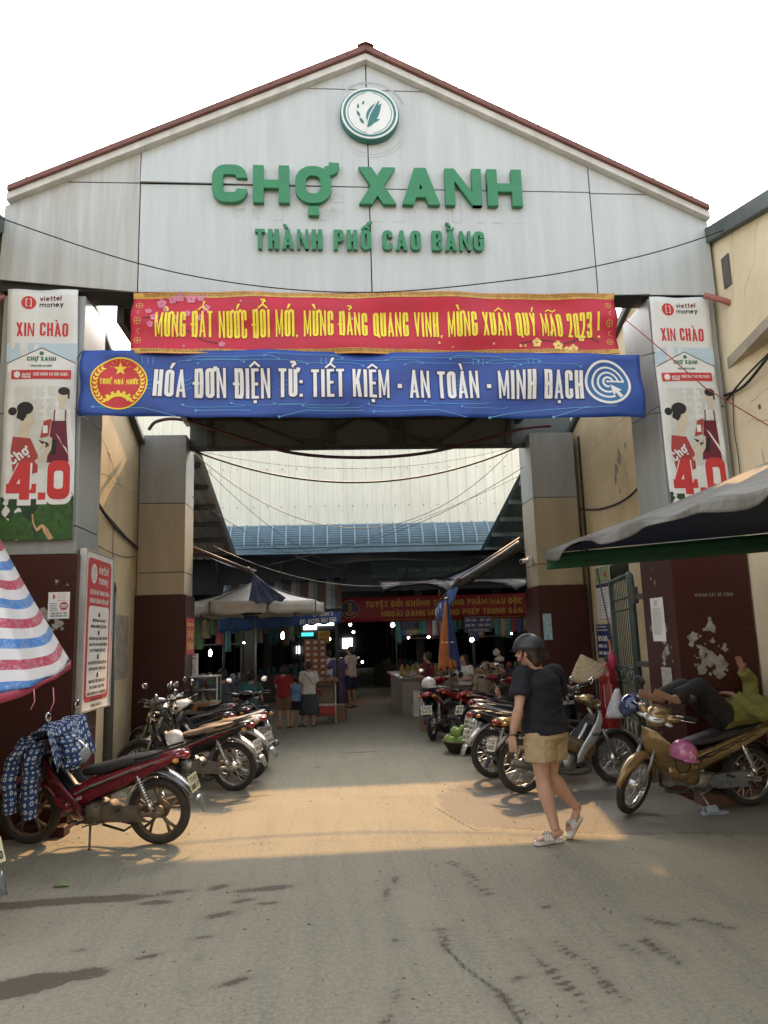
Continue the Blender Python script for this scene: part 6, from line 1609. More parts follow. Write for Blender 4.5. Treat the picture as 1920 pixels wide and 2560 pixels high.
hr = hair_cap(P, HM, 1.0, pm('hair_brown', (.045, .022, .014), .5, c2=(.018, .011, .009), scale=50, stretch=(1, 1, .15)), W, long=.03)
mb = MB(); rg = random.Random(4)
for k in range(46):
    a0 = rg.uniform(-1.2, 1.2); p0 = P(.05 * math.sin(a0), -.10, -.055 + rg.uniform(-.02, .03)); wv = rg.uniform(.5, 1.2)
    mb.tube(cat_pts([p0, p0 + Vector((.035 * wv, -.02, -.005)), p0 + Vector((.075 * wv, -.015 + rg.uniform(-.02, .02), rg.uniform(-.005, .045)))], 4), .0022, 4)
mb.build('hair_strands', M_hair, hr)
# half helmet with seam line and strap: worn, but a thing of its own
hm = thing('helmet', 'matt black half helmet with chin strap worn by the walking woman', 'helmet', tuple(W.location + Vector(J['head'])))
mb = MB(); off = Vector(hm.location) - Vector(W.location)
H3 = HM.to_3x3()
tilt = Matrix.Rotation(R(-6), 3, 'X')
def hs(u, v, k=1.0):
    ph = 2 * PI * u; th = v * R(100 + 8 * math.cos(ph)); return Vector(P(0, -.018, .035)) - off + H3 @ (tilt @ Vector((.122 * k * math.sin(th) * math.cos(ph), .140 * k * math.sin(th) * math.sin(ph), .124 * k * math.cos(th))))
mb.grid(lambda u, v: hs(u, v), 32, 12); M_helm = pm('helmet_black', (.022, .024, .026), .42, var=.3, scale=9, spec=.5)
sh_ = mb.build('shell', M_helm, hm, solid=.008)
mb = MB(); mb.tube([hs(k / 40, 1.0, 1.02) for k in range(41)], .0055, 6, cap=False); mb.tube([hs(k / 40, .74, 1.012) for k in range(41)], .0028, 5, cap=False)
mb.build('edge_trim', M_plastic, hm)
mb = MB(); vz = [(x, .125 + .03 * (1 - (x / .08) ** 2), .015 - .012 * (1 - (x / .08) ** 2)) for x in [-.08, -.05, 0, .05, .08]]
mb.loft([[Vector(P(x, y, z + dz)) - off for x, y, z in vz] for dz in (.0, .01)] and [[Vector(P(x * .95, y - .035, z + .03)) - off for x, y, z in vz], [Vector(P(x, y, z)) - off for x, y, z in vz]], False, True, False); mb.build('peak', M_plastic, hm, solid=.005)
mb = MB()
for sx in (-1, 1): mb.tube(cat_pts([P(sx * .085, .0, .0), P(sx * .075, .04, -.07), P(sx * .02, .07, -.125)], 5), .008, 6)
mb.map(lambda c: c - off); mb.build('chin_strap', M_plastic, hm)
mb = MB(); mb.cbox(P(-.08, .03, -.06) , (.02, .03, .025)); mb.map(lambda c: c - off); mb.build('strap_buckle', P_red2, hm)
# cross-body strap, bracelet, sandals
def band(m, name, label, cat, pts, a, b, right, grp=None):
    mb = MB(); mb.tube(cat_pts(pts, 6), [(a, b)] * (6 * (len(pts) - 1) + 1), 8, right=right); o = mb.build(name, m); tag(o, label, cat, grp); return o
L0 = Vector(W.location)
band(M_plastic, 'bag_strap', 'dark narrow bag strap running diagonally over the back of the walking woman', 'strap', [L0 + Vector(p) for p in [(-.13, .035, 1.435), (-.115, -.06, 1.405), (-.02, -.122, 1.28), (.09, -.072, 1.12), (.185, .02, 1.0), (.20, .14, .97)]], .012, .004, (1, .5, 0))
mb = MB(); c = L0 + Vector((-.322, -.112, .888)); mb.lathe([(.0305, -.006), (.034, 0), (.0305, .006)], c, 'Z', 20); mb.lathe([(.029, .018), (.032, .022), (.029, .026)], c, 'Z', 20); tag(mb.build('bracelet', pm('bracelet_brown', (.06, .03, .02), .5)), 'dark beaded bracelet on the left wrist of the walking woman', 'bracelet')
M_sole = pm('sandal_white', (.58, .56, .50), .6, var=.12, scale=14); M_soled = pm('sandal_sole', (.05, .042, .035), .8, var=.3, scale=20)
def sandal(label, heel, toe, up, side_bands=True):
    heel, toe, up = Vector(heel), Vector(toe), Vector(up).normalized(); d = (toe - heel).normalized(); up = (up - d * up.dot(d)).normalized(); sd = d.cross(up); Lq = (toe - heel).length
    t = thing('sandal', label, 'sandal', tuple(heel)); o_ = heel
    def ring(h, k=1.0): return [(d * (x * Lq) + sd * (y * k) + up * h) for x, y in [(-.03, -.02), (-.03, .02), (.06, .036), (.3, .034), (.6, .045), (.85, .046), (.98, .03), (1.03, 0), (.98, -.03), (.85, -.042), (.6, -.038), (.3, -.032), (.06, -.034)]]
    mb = MB(); mb.loft([ring(.006), ring(.03), ring(.034, .95)], True, False); mb.build('sole', M_sole, t, bevel=.003)
    mb = MB(); mb.loft([ring(0, .97), ring(.006, .99)], True, False); mb.build('tread', M_soled, t)
    mb = MB()
    for x0, x1 in ((.42, .66), (.66, .44)):
        pts = [d * (x0 * Lq) - sd * .045 + up * .03, d * ((x0 + x1) / 2 * Lq) - sd * .02 + up * .085, d * ((x0 + x1) / 2 * Lq) + sd * .02 + up * .085, d * (x1 * Lq) + sd * .045 + up * .03]
        mb.tube(cat_pts(pts, 5), [(.024, .005)] * 16, 8, right=d)
    mb.build('straps', M_sole, t)
    mb = MB()
    for x0, x1 in ((.42, .66), (.66, .44)):
        for q in (-.012, .012): mb.tube(cat_pts([d * (x0 * Lq + q) - sd * .046 + up * .034, d * ((x0 + x1) / 2 * Lq + q) - sd * .02 + up * .0905, d * ((x0 + x1) / 2 * Lq + q) + sd * .02 + up * .0905, d * (x1 * Lq + q) + sd * .046 + up * .034], 5), .003, 4)
    mb.build('strap_stripes', pm('strap_grey', (.12, .12, .13), .6), t)
sandal('white sandal with crossed grey striped straps, flat on the ground under the walking woman', L0 + Vector((.055, -.075, 0)), L0 + Vector((-.195, -.145, 0)), (0, 0, 1))
sandal('white sandal lifted at the heel, its dark sole showing, on the trailing foot', L0 + Vector((.285, .10, .135)), L0 + Vector((.125, -.03, .005)), (-.55, -.2, .75))

# ------------------------------------------------------------------ people further in
def someone(label, loc, rz, H, arms, top, bottom, skin=M_skin, hair=M_hair, kind='shorts', leg=.75, sleeve=.6, head=(0, 1, 0), long=0, bun=False, fat=1.0, upd=None, vox=.011, flare=.01, feet=True, topname='t_shirt', hem=.04):
    t = thing('person', label, 'person', loc, rz)
    J, s = stand(H, arms=arms)
    if upd: J.update({k: tuple(c * s for c in v) for k, v in upd.items()})
    b, P, HM = person_mesh(J, s, skin, t, vox=vox * max(.8, s), head_dir=head, fat=fat, feet=feet)
    if kind == 'dress':
        shirt(J, s, top, t, 'dress_top', fat, sleeve, hem, vox, .02, flare); skirt(J, s, top, t, 'dress_skirt', .12 * s, .06, .12)
    else:
        shirt(J, s, top, t, topname, fat, sleeve, hem, vox, .018, flare)
        if kind == 'skirt': skirt(J, s, bottom, t, 'skirt', .30 * s, .05)
        else: trousers(J, s, bottom, t, kind, leg, .02, fat, vox)
    hair_cap(P, HM, s, hair, t, long, bun, vox=.011)
    mb = MB()
    for sd in 'LR':
        a_, b_ = Vector(J['an' + sd]), Vector(J['toe' + sd]); mb.box((min(a_.x, b_.x) - .045 * s, a_.y - .06 * s, 0.0), (max(a_.x, b_.x) + .045 * s, b_.y + .03 * s, .018)); mb.tube([(b_.x - .045 * s, b_.y - .05 * s, .015), (b_.x, b_.y - .05 * s, .07 * s), (b_.x + .045 * s, b_.y - .05 * s, .015)], [(.02, .005)] * 3, 6, right=(0, 1, 0))
    if feet: mb.build('slippers', M_plastic, t)
    return t, J, s, P
C_ = cloth
someone('boy in red t-shirt and brown shorts standing with his back turned', (-.96, 15.57, 0), .05, 1.22, 'front', C_('tee_red', (.24, .014, .022)), C_('shorts_brown', (.17, .10, .055)), leg=.95)
someone('small boy in blue tie-dyed t-shirt and black shorts seen from behind', (-.73, 15.71, 0), -.05, 1.02, 'down', C_('tee_blue', (.07, .19, .42), c2=(.22, .34, .50), scale=5), C_('shorts_black', (.012, .012, .015)), leg=.8, sleeve=.8)
tw, Jw, sw_, Pw = someone('girl in white top and dark pleated skirt standing with her back turned', (-.45, 15.68, 0), .0, 1.30, 'front', C_('top_white', (.58, .56, .52)), C_('skirt_grey', (.045, .055, .062), scale=14), kind='skirt', sleeve=.85, bun=False)
bag = thing('shoulder_bag', 'small dark red shoulder bag hanging at the hip of the girl in the white top', 'bag', (-.27, 15.66, .62))
mb = MB(); mb.loft([[Vector((x * .075, y * .03, z)) for x, y in [(-1, -.6), (-.8, -1), (.8, -1), (1, -.6), (1, .6), (.8, 1), (-.8, 1), (-1, .6)]] for z in (0, .02, .10, .13)]); mb.build('pouch', P_red, bag, bevel=.008)
mb = MB(); mb.grid(lambda u, v: Vector((-.076 + .152 * u, -.034, .065 + .068 * v)), 2, 2); mb.build('flap', P_red, bag, solid=.004)
mb = MB(); mb.tube(cat_pts([(-.05, .0, .12), (-.14, -.12, .30), (-.26, -.085, .44), (-.285, .02, .47)], 5), .006, 6); mb.build('strap', M_plastic, bag)
someone('woman in dark purple flowered long dress reaching over the stall', (.2, 19.5, 0), .15, 1.44, 'reachL', C_('dress_purple', (.055, .03, .095), c2=(.12, .08, .17), scale=30), None, kind='dress', skin=M_skin, bun=True, sleeve=.8)
someone('man in pale pink polo shirt and navy shorts looking down to the left', (.52, 19.65, 0), .9, 1.54, 'front', C_('polo_pink', (.46, .34, .31)), C_('shorts_navy', (.012, .016, .05)), leg=.95, head=(-.3, .9, -.35))
someone('person in white shirt half hidden behind the woman in the purple dress', (-.05, 20.6, 0), .3, 1.45, 'down', C_('shirt_grey', (.5, .52, .53)), C_('trousers_dark', (.02, .02, .025)), kind='trousers', leg=1.85)
SIT = dict(hipL=(-.09, 0, .50), hipR=(.09, 0, .50), knL=(-.12, .38, .48), knR=(.12, .38, .48), anL=(-.12, .40, .09), anR=(.12, .40, .09), toeL=(-.13, .55, .03), toeR=(.13, .55, .03))
SITU = {k: (v[0], v[1], v[2] - .36) for k, v in dict(head=(0, .01, 1.535), neck=(0, -.01, 1.395), shL=(-.165, -.01, 1.345), shR=(.165, -.01, 1.345), elL=(-.215, .03, 1.07), elR=(.215, .03, 1.07), wrL=(-.15, .24, .95), wrR=(.15, .24, .95)).items()}
SITU.update(SIT)
def stool(loc, h, label, m):
    t = thing('stool', label, 'stool', loc)
    mb = MB(); mb.box((-.16, -.16, h - .03), (.16, .16, h)); mb.build('seat', m, t, bevel=.012)
    for sx in (-1, 1):
        for sy in (-1, 1): mb = MB(); mb.tube([(sx * .15, sy * .15, 0), (sx * .12, sy * .12, h - .03)], .018, 6); mb.build('leg', m, t)
M_stoolb = pm('stool_blue', (.03, .07, .20), .4); M_stoolr = pm('stool_red', (.28, .02, .02), .4)
someone('man in grey blue shirt sitting in the shade behind the left motorbikes', (-2.0, 14.2, 0), .1, 1.6, 'down', C_('shirt_slate', (.075, .095, .13)), C_('trousers_dark', (.02, .02, .025)), kind='trousers', leg=1.85, upd=SITU)
stool((-2.0, 14.2, 0), .40, 'blue plastic stool under the man in the grey blue shirt', M_stoolb)
someone('person in teal shirt sitting in the shade under the grey parasol', (-1.55, 15.0, 0), -.2, 1.5, 'front', C_('shirt_teal', (.03, .14, .15)), C_('trousers_dark', (.02, .02, .025)), kind='trousers', leg=1.85, upd=SITU)
stool((-1.55, 15.0, 0), .37, 'blue plastic stool under the person in the teal shirt', M_stoolb)
# right side
tg, Jg, sg_, Pg = someone('girl in white t-shirt with black print and pink shorts at the right stalls', (2.62, 14.7, 0), 2.3, 1.36, 'front', C_('tee_white', (.62, .62, .62)), C_('shorts_pink', (.45, .05, .14)), leg=.5, long=.03, head=(.2, 1, 0))
a = Art(Frame((0, 0, 0), (1, 0, 0), (0, 0, 1))); 
flake(a, .0, .0, .055, 12); flake(a, .02, .10, .04, 10); flake(a, -.03, .05, .03, 9)
for v in a.mb.bm.verts: v.co.z = 0
a.mb.map(lambda c: Vector((c.x, .150 * sg_ + .012 - 1.2 * c.x * c.x, .96 + c.y)))
a.mb.build('shirt_print', M_dkp, tg, solid=.004)
someone('woman in beige t-shirt sitting at the right stalls with one hand raised to her head', (2.95, 14.3, 0), 2.75, 1.58, 'down', C_('tee_beige', (.30, .25, .19)), C_('trousers_dark', (.02, .02, .025)), kind='trousers', leg=1.8, bun=True,
        upd={**SITU, 'elL': (-.36, .06, 1.10), 'wrL': (-.16, .08, 1.22), 'elR': (.22, .06, .74), 'wrR': (.22, .28, .62)})
stool((2.95, 14.3, 0), .40, 'red plastic stool under the woman in the beige t-shirt', M_stoolr)
someone('woman in red and black patterned blouse bending over the counter behind the closed parasol', (2.02, 15.6, 0), 1.0, 1.42, 'front', C_('blouse_red', (.22, .02, .025), c2=(.02, .012, .015), scale=16), C_('trousers_dark', (.02, .02, .025)), kind='trousers', leg=1.85, sleeve=.9)
someone('child with short black hair sitting low behind the right motorbikes', (2.75, 12.3, 0), 1.9, 1.15, 'down', C_('tee_dark', (.03, .03, .035)), C_('shorts_black', (.012, .012, .015)), upd=SITU)
stool((2.75, 12.3, 0), .28, 'red plastic stool under the child', M_stoolr)

# ------------------------------------------------------------------ the man asleep on the gold motorbike
GM = Matrix.Translation(bike_gold.location) @ Euler(bike_gold.rotation_euler).to_matrix().to_4x4()
Z = thing('person', 'man in yellow green jacket lying asleep on the gold motorbike, bare foot on its handlebar', 'person', bike_gold.location, bike_gold.rotation_euler.z)
Z.rotation_euler = bike_gold.rotation_euler
J = dict(head=(-1.02, .0, .98), neck=(-.87, .0, .96), shL=(-.80, .17, .98), shR=(-.80, -.17, .98), elL=(-.60, .25, .93), elR=(-.86, -.24, 1.16), wrL=(-.42, .06, 1.10), wrR=(-.74, -.20, 1.29),
         hipL=(-.33, .085, .90), hipR=(-.33, -.085, .90), knL=(-.02, .16, 1.20), knR=(.02, -.06, 1.16), anL=(.27, .20, 1.10), anR=(.27, -.08, 1.06), toeL=(.47, .22, 1.17), toeR=(.46, -.08, 1.12))
body, P, HM = person_mesh(J, 1.0, M_skind, Z, vox=.0075, head_dir=(.1, .3, 1), head_up=(-1, 0, .1), fat=.95, curl=.3, palms={'R': (.7, .3, .2), 'Rd': (.25, 0, 1), 'L': (0, 0, -1), 'Ld': (.5, -.7, 0)}, foot_up=(0, -1, .35))
shirt(J, 1.0, C_('jacket_lime', (.20, .195, .045), c2=(.13, .125, .026), scale=6, bump=.8, bscale=10), Z, 'jacket', .95, 1.85, .02, .009, .03)
trousers(J, 1.0, C_('trousers_black', (.014, .013, .014)), Z, 'trousers', 1.88, .022, .95)
hair_cap(P, HM, 1.0, M_hair, Z)
# =================================================================== UMBRELLAS, AWNINGS, TARPS
# big grey canopy in the right foreground
t = thing('canopy', 'large faded grey market canopy with green and blue underside at the right edge', 'canopy', (3.3, 5.2, 0))
cA, cB, cC, cD, cT = Vector((1.80, 6.0, 2.40)), Vector((2.56, 1.7, 2.45)), Vector((4.4, 6.9, 2.66)), Vector((5.6, 1.8, 2.55)), Vector((3.42, 5.2, 2.99))  # near corners drawn far out of view to deepen the shade at right
ring_ = [cA, cB, cD, cC]
mb = MB()
for i in range(4):
    p, q = ring_[i], ring_[(i + 1) % 4]
    mb.grid(lambda u, v: cT.lerp(p.lerp(q, u), v) - Vector((0, 0, .03 * math.sin(PI * v) * (1 - .3 * math.sin(PI * u)) + .02 * math.sin(u * 37) * v * (1 if i == 0 else .4))), 60, 12)
M_tarpg = pm('canopy_grey', (.17, .165, .14), .8, c2=(.10, .097, .083), scale=4, bump=.3, bscale=9, stretch=(1, 3, 1), detail=9)
cl = mb.build('top_cloth', M_tarpg, t, True, solid=.004)
mb = MB()
def rimz(i, u): return -.02 * math.sin(u * 37) * (1 if i == 0 else .4)
for i in (0,):
    p, q = ring_[0], ring_[1]
    mb.grid(lambda u, v: p.lerp(q, u) + Vector((-.02 * v + .03 * math.sin(u * 49) * v, 0, rimz(0, u) - .055 * v * (1 + .55 * math.sin(u * 27 + .6)))), 60, 4)
mb.build('valance', M_tarpg, t, True, solid=.004)
mb = MB()
for i in (0, 1, 2, 3):
    p, q = ring_[i], ring_[(i + 1) % 4]
    mb.grid(lambda u, v: cT.lerp(p.lerp(q, u), v) - Vector((0, 0, .022 + .03 * math.sin(PI * v))), 10, 8)
mb.build('lining', pm('canopy_blue', (.007, .018, .06), .7, var=.2), t, True)
mb = MB()
p, q = cC, cA
mb.grid(lambda u, v: p.lerp(q, u) + Vector((0, 0, -.03 - (.13 + .05 * (1 - u)) * v)), 30, 3)
p, q = cD, cC
mb.grid(lambda u, v: p.lerp(q, u) + Vector((0, 0, -.03 - .16 * v)), 30, 3)
mb.build('back_valance', pm('canopy_green', (.006, .06, .026), .6, var=.25), t, True, solid=.003)
for p in ring_:
    mb = MB(); mb.tube([cT - Vector((0, 0, .04)), cT.lerp(p, .5) - Vector((0, 0, .08)), p - Vector((0, 0, .02))], .012, 6); mb.build('rib', M_alu, t, True)
mb = MB(); mb.tube([(3.42, 5.2, 0), (3.42, 5.2, 2.95)], .025, 10); mb.build('pole', M_alu, t, True)
mb = MB(); mb.lathe([(0, 0), (.26, 0), (.26, .06), (.22, .09), (.04, .10), (.04, .14), (0, .14)], (3.42, 5.2, 0), 'Z', 24); mb.build('base', M_concrete_white, t, True)

# striped tarp in the left foreground
t = thing('striped_tarp', 'red white and blue striped plastic tarp draped as a sunshade at the left edge', 'tarp', (-2.9, 5.7, 1.4))
m = bpy.data.materials.new('striped_plastic'); m.use_nodes = True; nt = m.node_tree; b = nt.nodes['Principled BSDF']
at = nt.nodes.new('ShaderNodeAttribute'); at.attribute_name = 'stripe'
rp = nt.nodes.new('ShaderNodeValToRGB'); rp.color_ramp.interpolation = 'CONSTANT'
cols = [(0, (.64, .63, .62)), (.26, (.42, .05, .09)), (.5, (.64, .63, .62)), (.76, (.06, .20, .50))]
rp.color_ramp.elements[0].position = 0; rp.color_ramp.elements[0].color = (*cols[0][1], 1); rp.color_ramp.elements[1].position = .26; rp.color_ramp.elements[1].color = (*cols[1][1], 1)
for p_, c_ in cols[2:]: e = rp.color_ramp.elements.new(p_); e.color = (*c_, 1)
fr_ = nt.nodes.new('ShaderNodeMath'); fr_.operation = 'FRACT'; nt.links.new(at.outputs['Fac'], fr_.inputs[0]); nt.links.new(fr_.outputs[0], rp.inputs[0])
nz = nt.nodes.new('ShaderNodeTexNoise'); nz.inputs['Scale'].default_value = 55; nz.inputs['Detail'].default_value = 4
mx = nt.nodes.new('ShaderNodeMix'); mx.data_type = 'RGBA'; mx.inputs[7].default_value = (.62, .60, .58, 1)
rr = nt.nodes.new('ShaderNodeMapRange'); rr.inputs[1].default_value = .5; rr.inputs[2].default_value = .75; rr.inputs[4].default_value = .45; nt.links.new(nz.outputs[0], rr.inputs[0]); nt.links.new(rr.outputs[0], mx.inputs[0]); nt.links.new(rp.outputs[0], mx.inputs[6]); nt.links.new(mx.outputs[2], b.inputs['Base Color'])
b.inputs['Roughness'].default_value = .42
wv_ = nt.nodes.new('ShaderNodeTexNoise'); wv_.inputs['Scale'].default_value = 16; wv_.inputs['Detail'].default_value = 6; bpn = nt.nodes.new('ShaderNodeBump'); bpn.inputs['Strength'].default_value = .6; bpn.inputs['Distance'].default_value = .03; nt.links.new(wv_.outputs[0], bpn.inputs['Height']); nt.links.new(bpn.outputs[0], b.inputs['Normal'])
apex = Vector((-3.0, 6.2, 3.22)); foots = [Vector(p) for p in ((-3.6, 4.9, 1.50), (-3.1, 4.95, 1.46), (-2.6, 5.15, 1.40), (-2.36, 5.35, 1.41), (-2.17, 5.62, 1.45), (-2.11, 6.0, 1.52), (-2.2, 6.6, 1.62))]
def fpt(u):
    u *= len(foots) - 1; i = min(int(u), len(foots) - 2); return foots[i].lerp(foots[i + 1], u - i)
nu, nv = 60, 60; mb = MB()
mb.grid(lambda u, v: apex.lerp(fpt(u), v) + Vector((.02 * math.sin(u * 30), -.02 * math.sin(u * 30), 0)) * v - Vector((0, 0, .05 * math.sin(PI * v))), nu, nv)
o = mb.build('cloth', m, t, True)
aa = o.data.attributes.new('stripe', 'FLOAT', 'POINT')
vals = [(1 - (k // (nu + 1)) / nv) * 5.4 + .12 * math.sin((k % (nu + 1)) / nu * 9) - .12 for k in range(len(o.data.vertices))]
aa.data.foreach_set('value', vals)
o.modifiers.new('thickness', 'SOLIDIFY').thickness = .002
mb = MB(); mb.grid(lambda u, v: fpt(.0 + u) - Vector((.0, 0, (.05 + .02 * math.sin(u * 14)) * v)) , 40, 2); mb.build('hem', pm('stripe_red', (.36, .05, .09), .45), t, True, solid=.002)
mb = MB(); mb.grid(lambda u, v: Vector((-2.75 + .42 * u, 5.12 + .1 * u - .03 * math.sin(u * 9), 1.95 - .75 * v + .05 * u)), 14, 14); mb.build('pale_patch', pm('old_plastic', (.48, .43, .36), .5, c2=(.30, .27, .22), scale=12, bump=.6, bscale=14), t, True, solid=.003)
mb = MB()
for x, y, l in ((-2.1, 5.55, .14), (-2.02, 5.7, .17), (-2.3, 5.35, .1)): mb.tube([(x, y, 1.44), (x + .01, y, 1.44 - l * .6), (x - .015, y, 1.44 - l)], .004, 5)
mb.build('loose_cords', M_pink, t, True)
mb = MB(); mb.tube([(-3.0, 6.2, 0), (-3.0, 6.2, 3.25)], .022, 8); mb.build('pole', M_steel, t, True)

def umbrella(name, label, c, rad, zr, zt, m, n=8, val=.22, pole=True, loc0=0.0):
    t = thing(name, label, 'parasol', c); c = Vector(c)
    def rim(k, r=1.0): a = 2 * PI * k / n + loc0; return Vector((rad * r * math.cos(a), rad * r * math.sin(a), zr))
    mb = MB(); T = Vector((0, 0, zt))
    for k in range(n):
        p, q = rim(k), rim(k + 1)
        mb.grid(lambda u, v: T.lerp(p.lerp(q, u), v) - Vector((0, 0, .06 * math.sin(PI * v) + .03 * v * math.sin(PI * u))), 8, 8)
    mb.build('canopy', m, t, solid=.004)
    mb = MB()
    for k in range(n):
        p, q = rim(k), rim(k + 1)
        mb.grid(lambda u, v: p.lerp(q, .02 + .96 * u) + Vector((0, 0, -.03 * math.sin(PI * (.02 + .96 * u)) - val * v * (1 + .08 * math.sin(u * 9 + k)))) * 1.0, 10, 3)
    mb.build('valance', m, t, solid=.003)
    for k in range(n): mb = MB(); mb.tube([T - Vector((0, 0, .03)), rim(k) - Vector((0, 0, .02))], .009, 5); mb.build('rib', M_steel, t)
    mb = MB(); mb.tube([(0, 0, 0), (0, 0, zt + .05)], .02, 8); mb.build('pole', M_alu, t)
    mb = MB(); mb.lathe([(0, 0), (.22, 0), (.22, .05), (.03, .09), (0, .09)], (0, 0, 0), 'Z', 20); mb.build('base', M_concrete_white, t)
    return t
umbrella('parasol', 'pale grey market parasol with folded valance over the left stalls', (-1.42, 14.5, 0), 1.36, 2.46, 2.90, pm('parasol_grey', (.47, .45, .40), .8, var=.12, scale=5), 8, .21, loc0=.25)

# awnings
t = thing('striped_awning', 'grey and white striped awning with blue lettered valance above the left stalls', 'awning', (-1.0, 16.4, 2.2))
mb = MB(); S0, S1 = Vector((-2.35, 16.9, 3.0)), Vector((.27, 16.9, 3.12)); D_ = Vector((0, -1.1, -.76))
mb.grid(lambda u, v: S0.lerp(S1, u) + D_ * v - Vector((0, 0, .05 * math.sin(PI * v))), 54, 6)
for f in mb.bm.faces:
    cx = sum(v.co.x for v in f.verts) / 4; k = int((cx + 3) / .0972) % 4; f.material_index = 0 if k < 2 else (1 if k == 2 else 2)
mb.build('cloth', [pm('awn_grey', (.16, .14, .12), .8, var=.15), pm('awn_white', (.52, .5, .46), .8), pm('awn_blue', (.26, .36, .40), .8)], t, True, solid=.004)
fr = Frame((-.92, 15.79, 2.02), (1, .0, .05), (0, 0, 1), lambda u, v: .02 * math.sin(u * 9 + v * 5))
mb = MB(); mb.grid(lambda u, v: fr(-1.4 + 2.56 * u, .28 * v - (.02 * math.sin(u * 60) if v < .1 else 0)), 60, 4); mb.build('valance', pm('valance_blue', (.03, .10, .30), .6, var=.2), t, True, solid=.003)
a = Art(fr); a.text('A - BÌNH 2', .78, .165, .08, .42, .014, .005, align='c'); a.text('ĐT: 01235 661 666', .68, .03, .095, .76, .017, .005, align='c'); a.build('lettering', M_white, t, True)
mb = MB(); mb.tube([(-2.35, 15.79, 2.29), (.25, 15.79, 2.36)], .025, 8); mb.tube([(-2.2, 15.8, 0), (-2.2, 15.8, 2.3)], .025, 8); mb.tube([(.15, 16.8, 0), (.15, 16.8, 3.1)], .03, 8); mb.build('frame', M_steel, t, True)
# retractable dark tarps on both sides of the aisle
def sidetarp(label, P, m, folds=0.0):
    t = thing('side_awning', label, 'awning', tuple(Vector(P[0])))
    A, B, C2, D2 = [Vector(p) for p in P]
    mb = MB(); mb.grid(lambda u, v: A.lerp(B, u).lerp(D2.lerp(C2, u), v) - Vector((0, 0, .06 * math.sin(PI * u) + folds * math.sin(u * 40) * v)), 30, 10); mb.build('cloth', m, t, True, solid=.006)
    mb = MB(); mb.tube([A, B], .035, 8); mb.build('front_bar', pm('bar_brown', (.05, .032, .025), .6), t, True)
    return t
sidetarp('dark blue tarp awning sloping from the left rear pillar into the aisle', [(-2.35, 12.9, 3.36), (-1.3, 13.0, 2.92), (-1.5, 16.2, 3.3), (-3.4, 16.2, 3.9)], M_navy)
sidetarp('rolled black tarp awning sloping from the right rear pillar into the aisle', [(3.45, 13.0, 3.42), (2.26, 13.0, 2.69), (2.5, 16.0, 3.0), (4.4, 16.0, 3.9)], M_navy)
mb = MB(); mb.tube(cat_pts([(3.42, 12.9, 3.30), (2.9, 12.92, 2.98), (2.24, 12.95, 2.60)], 6), .085, 10); tag(mb.build('awning_roll', pm('roll_black', (.02, .02, .022), .6, c2=(.05, .045, .04), scale=9, stretch=(.3, 1, 1), bump=.6, bscale=14)), 'rolled up black tarp tied along the edge of the right side awning', 'tarp roll')
# blue flag valances hanging from poles
t = thing('flag_valance', 'blue lettered cloth valance hanging from a slanting pole right of the aisle', 'valance', (2.0, 13.8, 2.4))
A, B = Vector((2.27, 12.9, 2.70)), Vector((2.12, 15.0, 2.30))
mb = MB(); mb.grid(lambda u, v: A.lerp(B, u) + Vector((.02 * math.sin(u * 14), 0, -(.34 + .03 * math.sin(u * 40)) * v * (.25 + .75 * min(1, u * 3)))), 40, 5); mb.build('cloth', pm('flag_blue', (.055, .12, .30), .7, c2=(.03, .07, .2), scale=6, bump=.5, bscale=10), t, True, solid=.004)
mb = MB(); mb.tube([A + (A - B) * .02, B + (B - A) * .02], .022, 8); mb.blob(A + Vector((.0, -.03, .0)), (.05, .05, .05), n=10, m=6); mb.build('pole', pm('pole_wood', (.09, .05, .035), .6), t, True)
fr = Frame(A.lerp(B, .55) + Vector((-.03, 0, -.23)), (B.x - A.x, B.y - A.y, B.z - A.z), (0, 0, 1)); fr.n = Vector((-1, 0, 0)); a = Art(fr); a.text('№3'.replace('№', 'FV'), .1, .0, .13, .55, .03, .02); a.build('lettering', M_white, t, True)
t = thing('flag_valance', 'crumpled blue cloth hanging from a pole tip above the grey parasol', 'valance', (-1.2, 12.95, 2.5))
mb = MB(); mb.grid(lambda u, v: Vector((-1.30 + (.02 + .62 * v) * (u - .28) * 1.0 + .10 * v, 12.9 + .05 * math.sin(u * 17) * v, 2.86 - .50 * v * (.72 + .28 * (1 - abs(u - .45))) + .02 * math.sin(u * 20) * v)), 24, 12); mb.build('cloth', pm('flag_navy', (.03, .05, .16), .7, c2=(.10, .14, .24), scale=5, bump=.5, bscale=10), t, True, solid=.004)
mb = MB(); mb.tube([(-1.36, 12.6, 2.93), (-1.02, 14.4, 2.62)], .024, 8); mb.blob((-1.36, 12.58, 2.93), (.05, .05, .05), n=10, m=6); mb.build('pole', pm('pole_wood', (.09, .05, .035), .6), t, True)
# closed parasol, orange and blue
t = thing('closed_parasol', 'closed orange and blue parasol hanging point up right of the aisle', 'parasol', (2.12, 13.4, 0))
mb = MB(); n = 40
def cpr(k, v): a = 2 * PI * k / n; r = (.03 + .135 * v ** .8) * (1 + .30 * math.cos(8 * a) * min(1, v * 2)); return Vector((r * math.cos(a), r * math.sin(a), 2.34 - 1.18 * v - (.04 * math.cos(8 * a)) * v))
mb.grid(lambda u, v: cpr(u * n, v), n, 18)
for f in mb.bm.faces:
    c_ = f.calc_center_median(); an = math.degrees(math.atan2(c_.y, c_.x)) % 360; f.material_index = 0 if 150 < an < 262 else (0 if c_.z < 1.33 and an > 262 and an < 310 else 1)
mb.build('cloth', [pm('parasol_orange', (.42, .14, .04), .7, var=.2, bump=.4, bscale=9), pm('parasol_blue', (.02, .05, .17), .7, var=.2, bump=.4, bscale=9)], t, solid=.004)
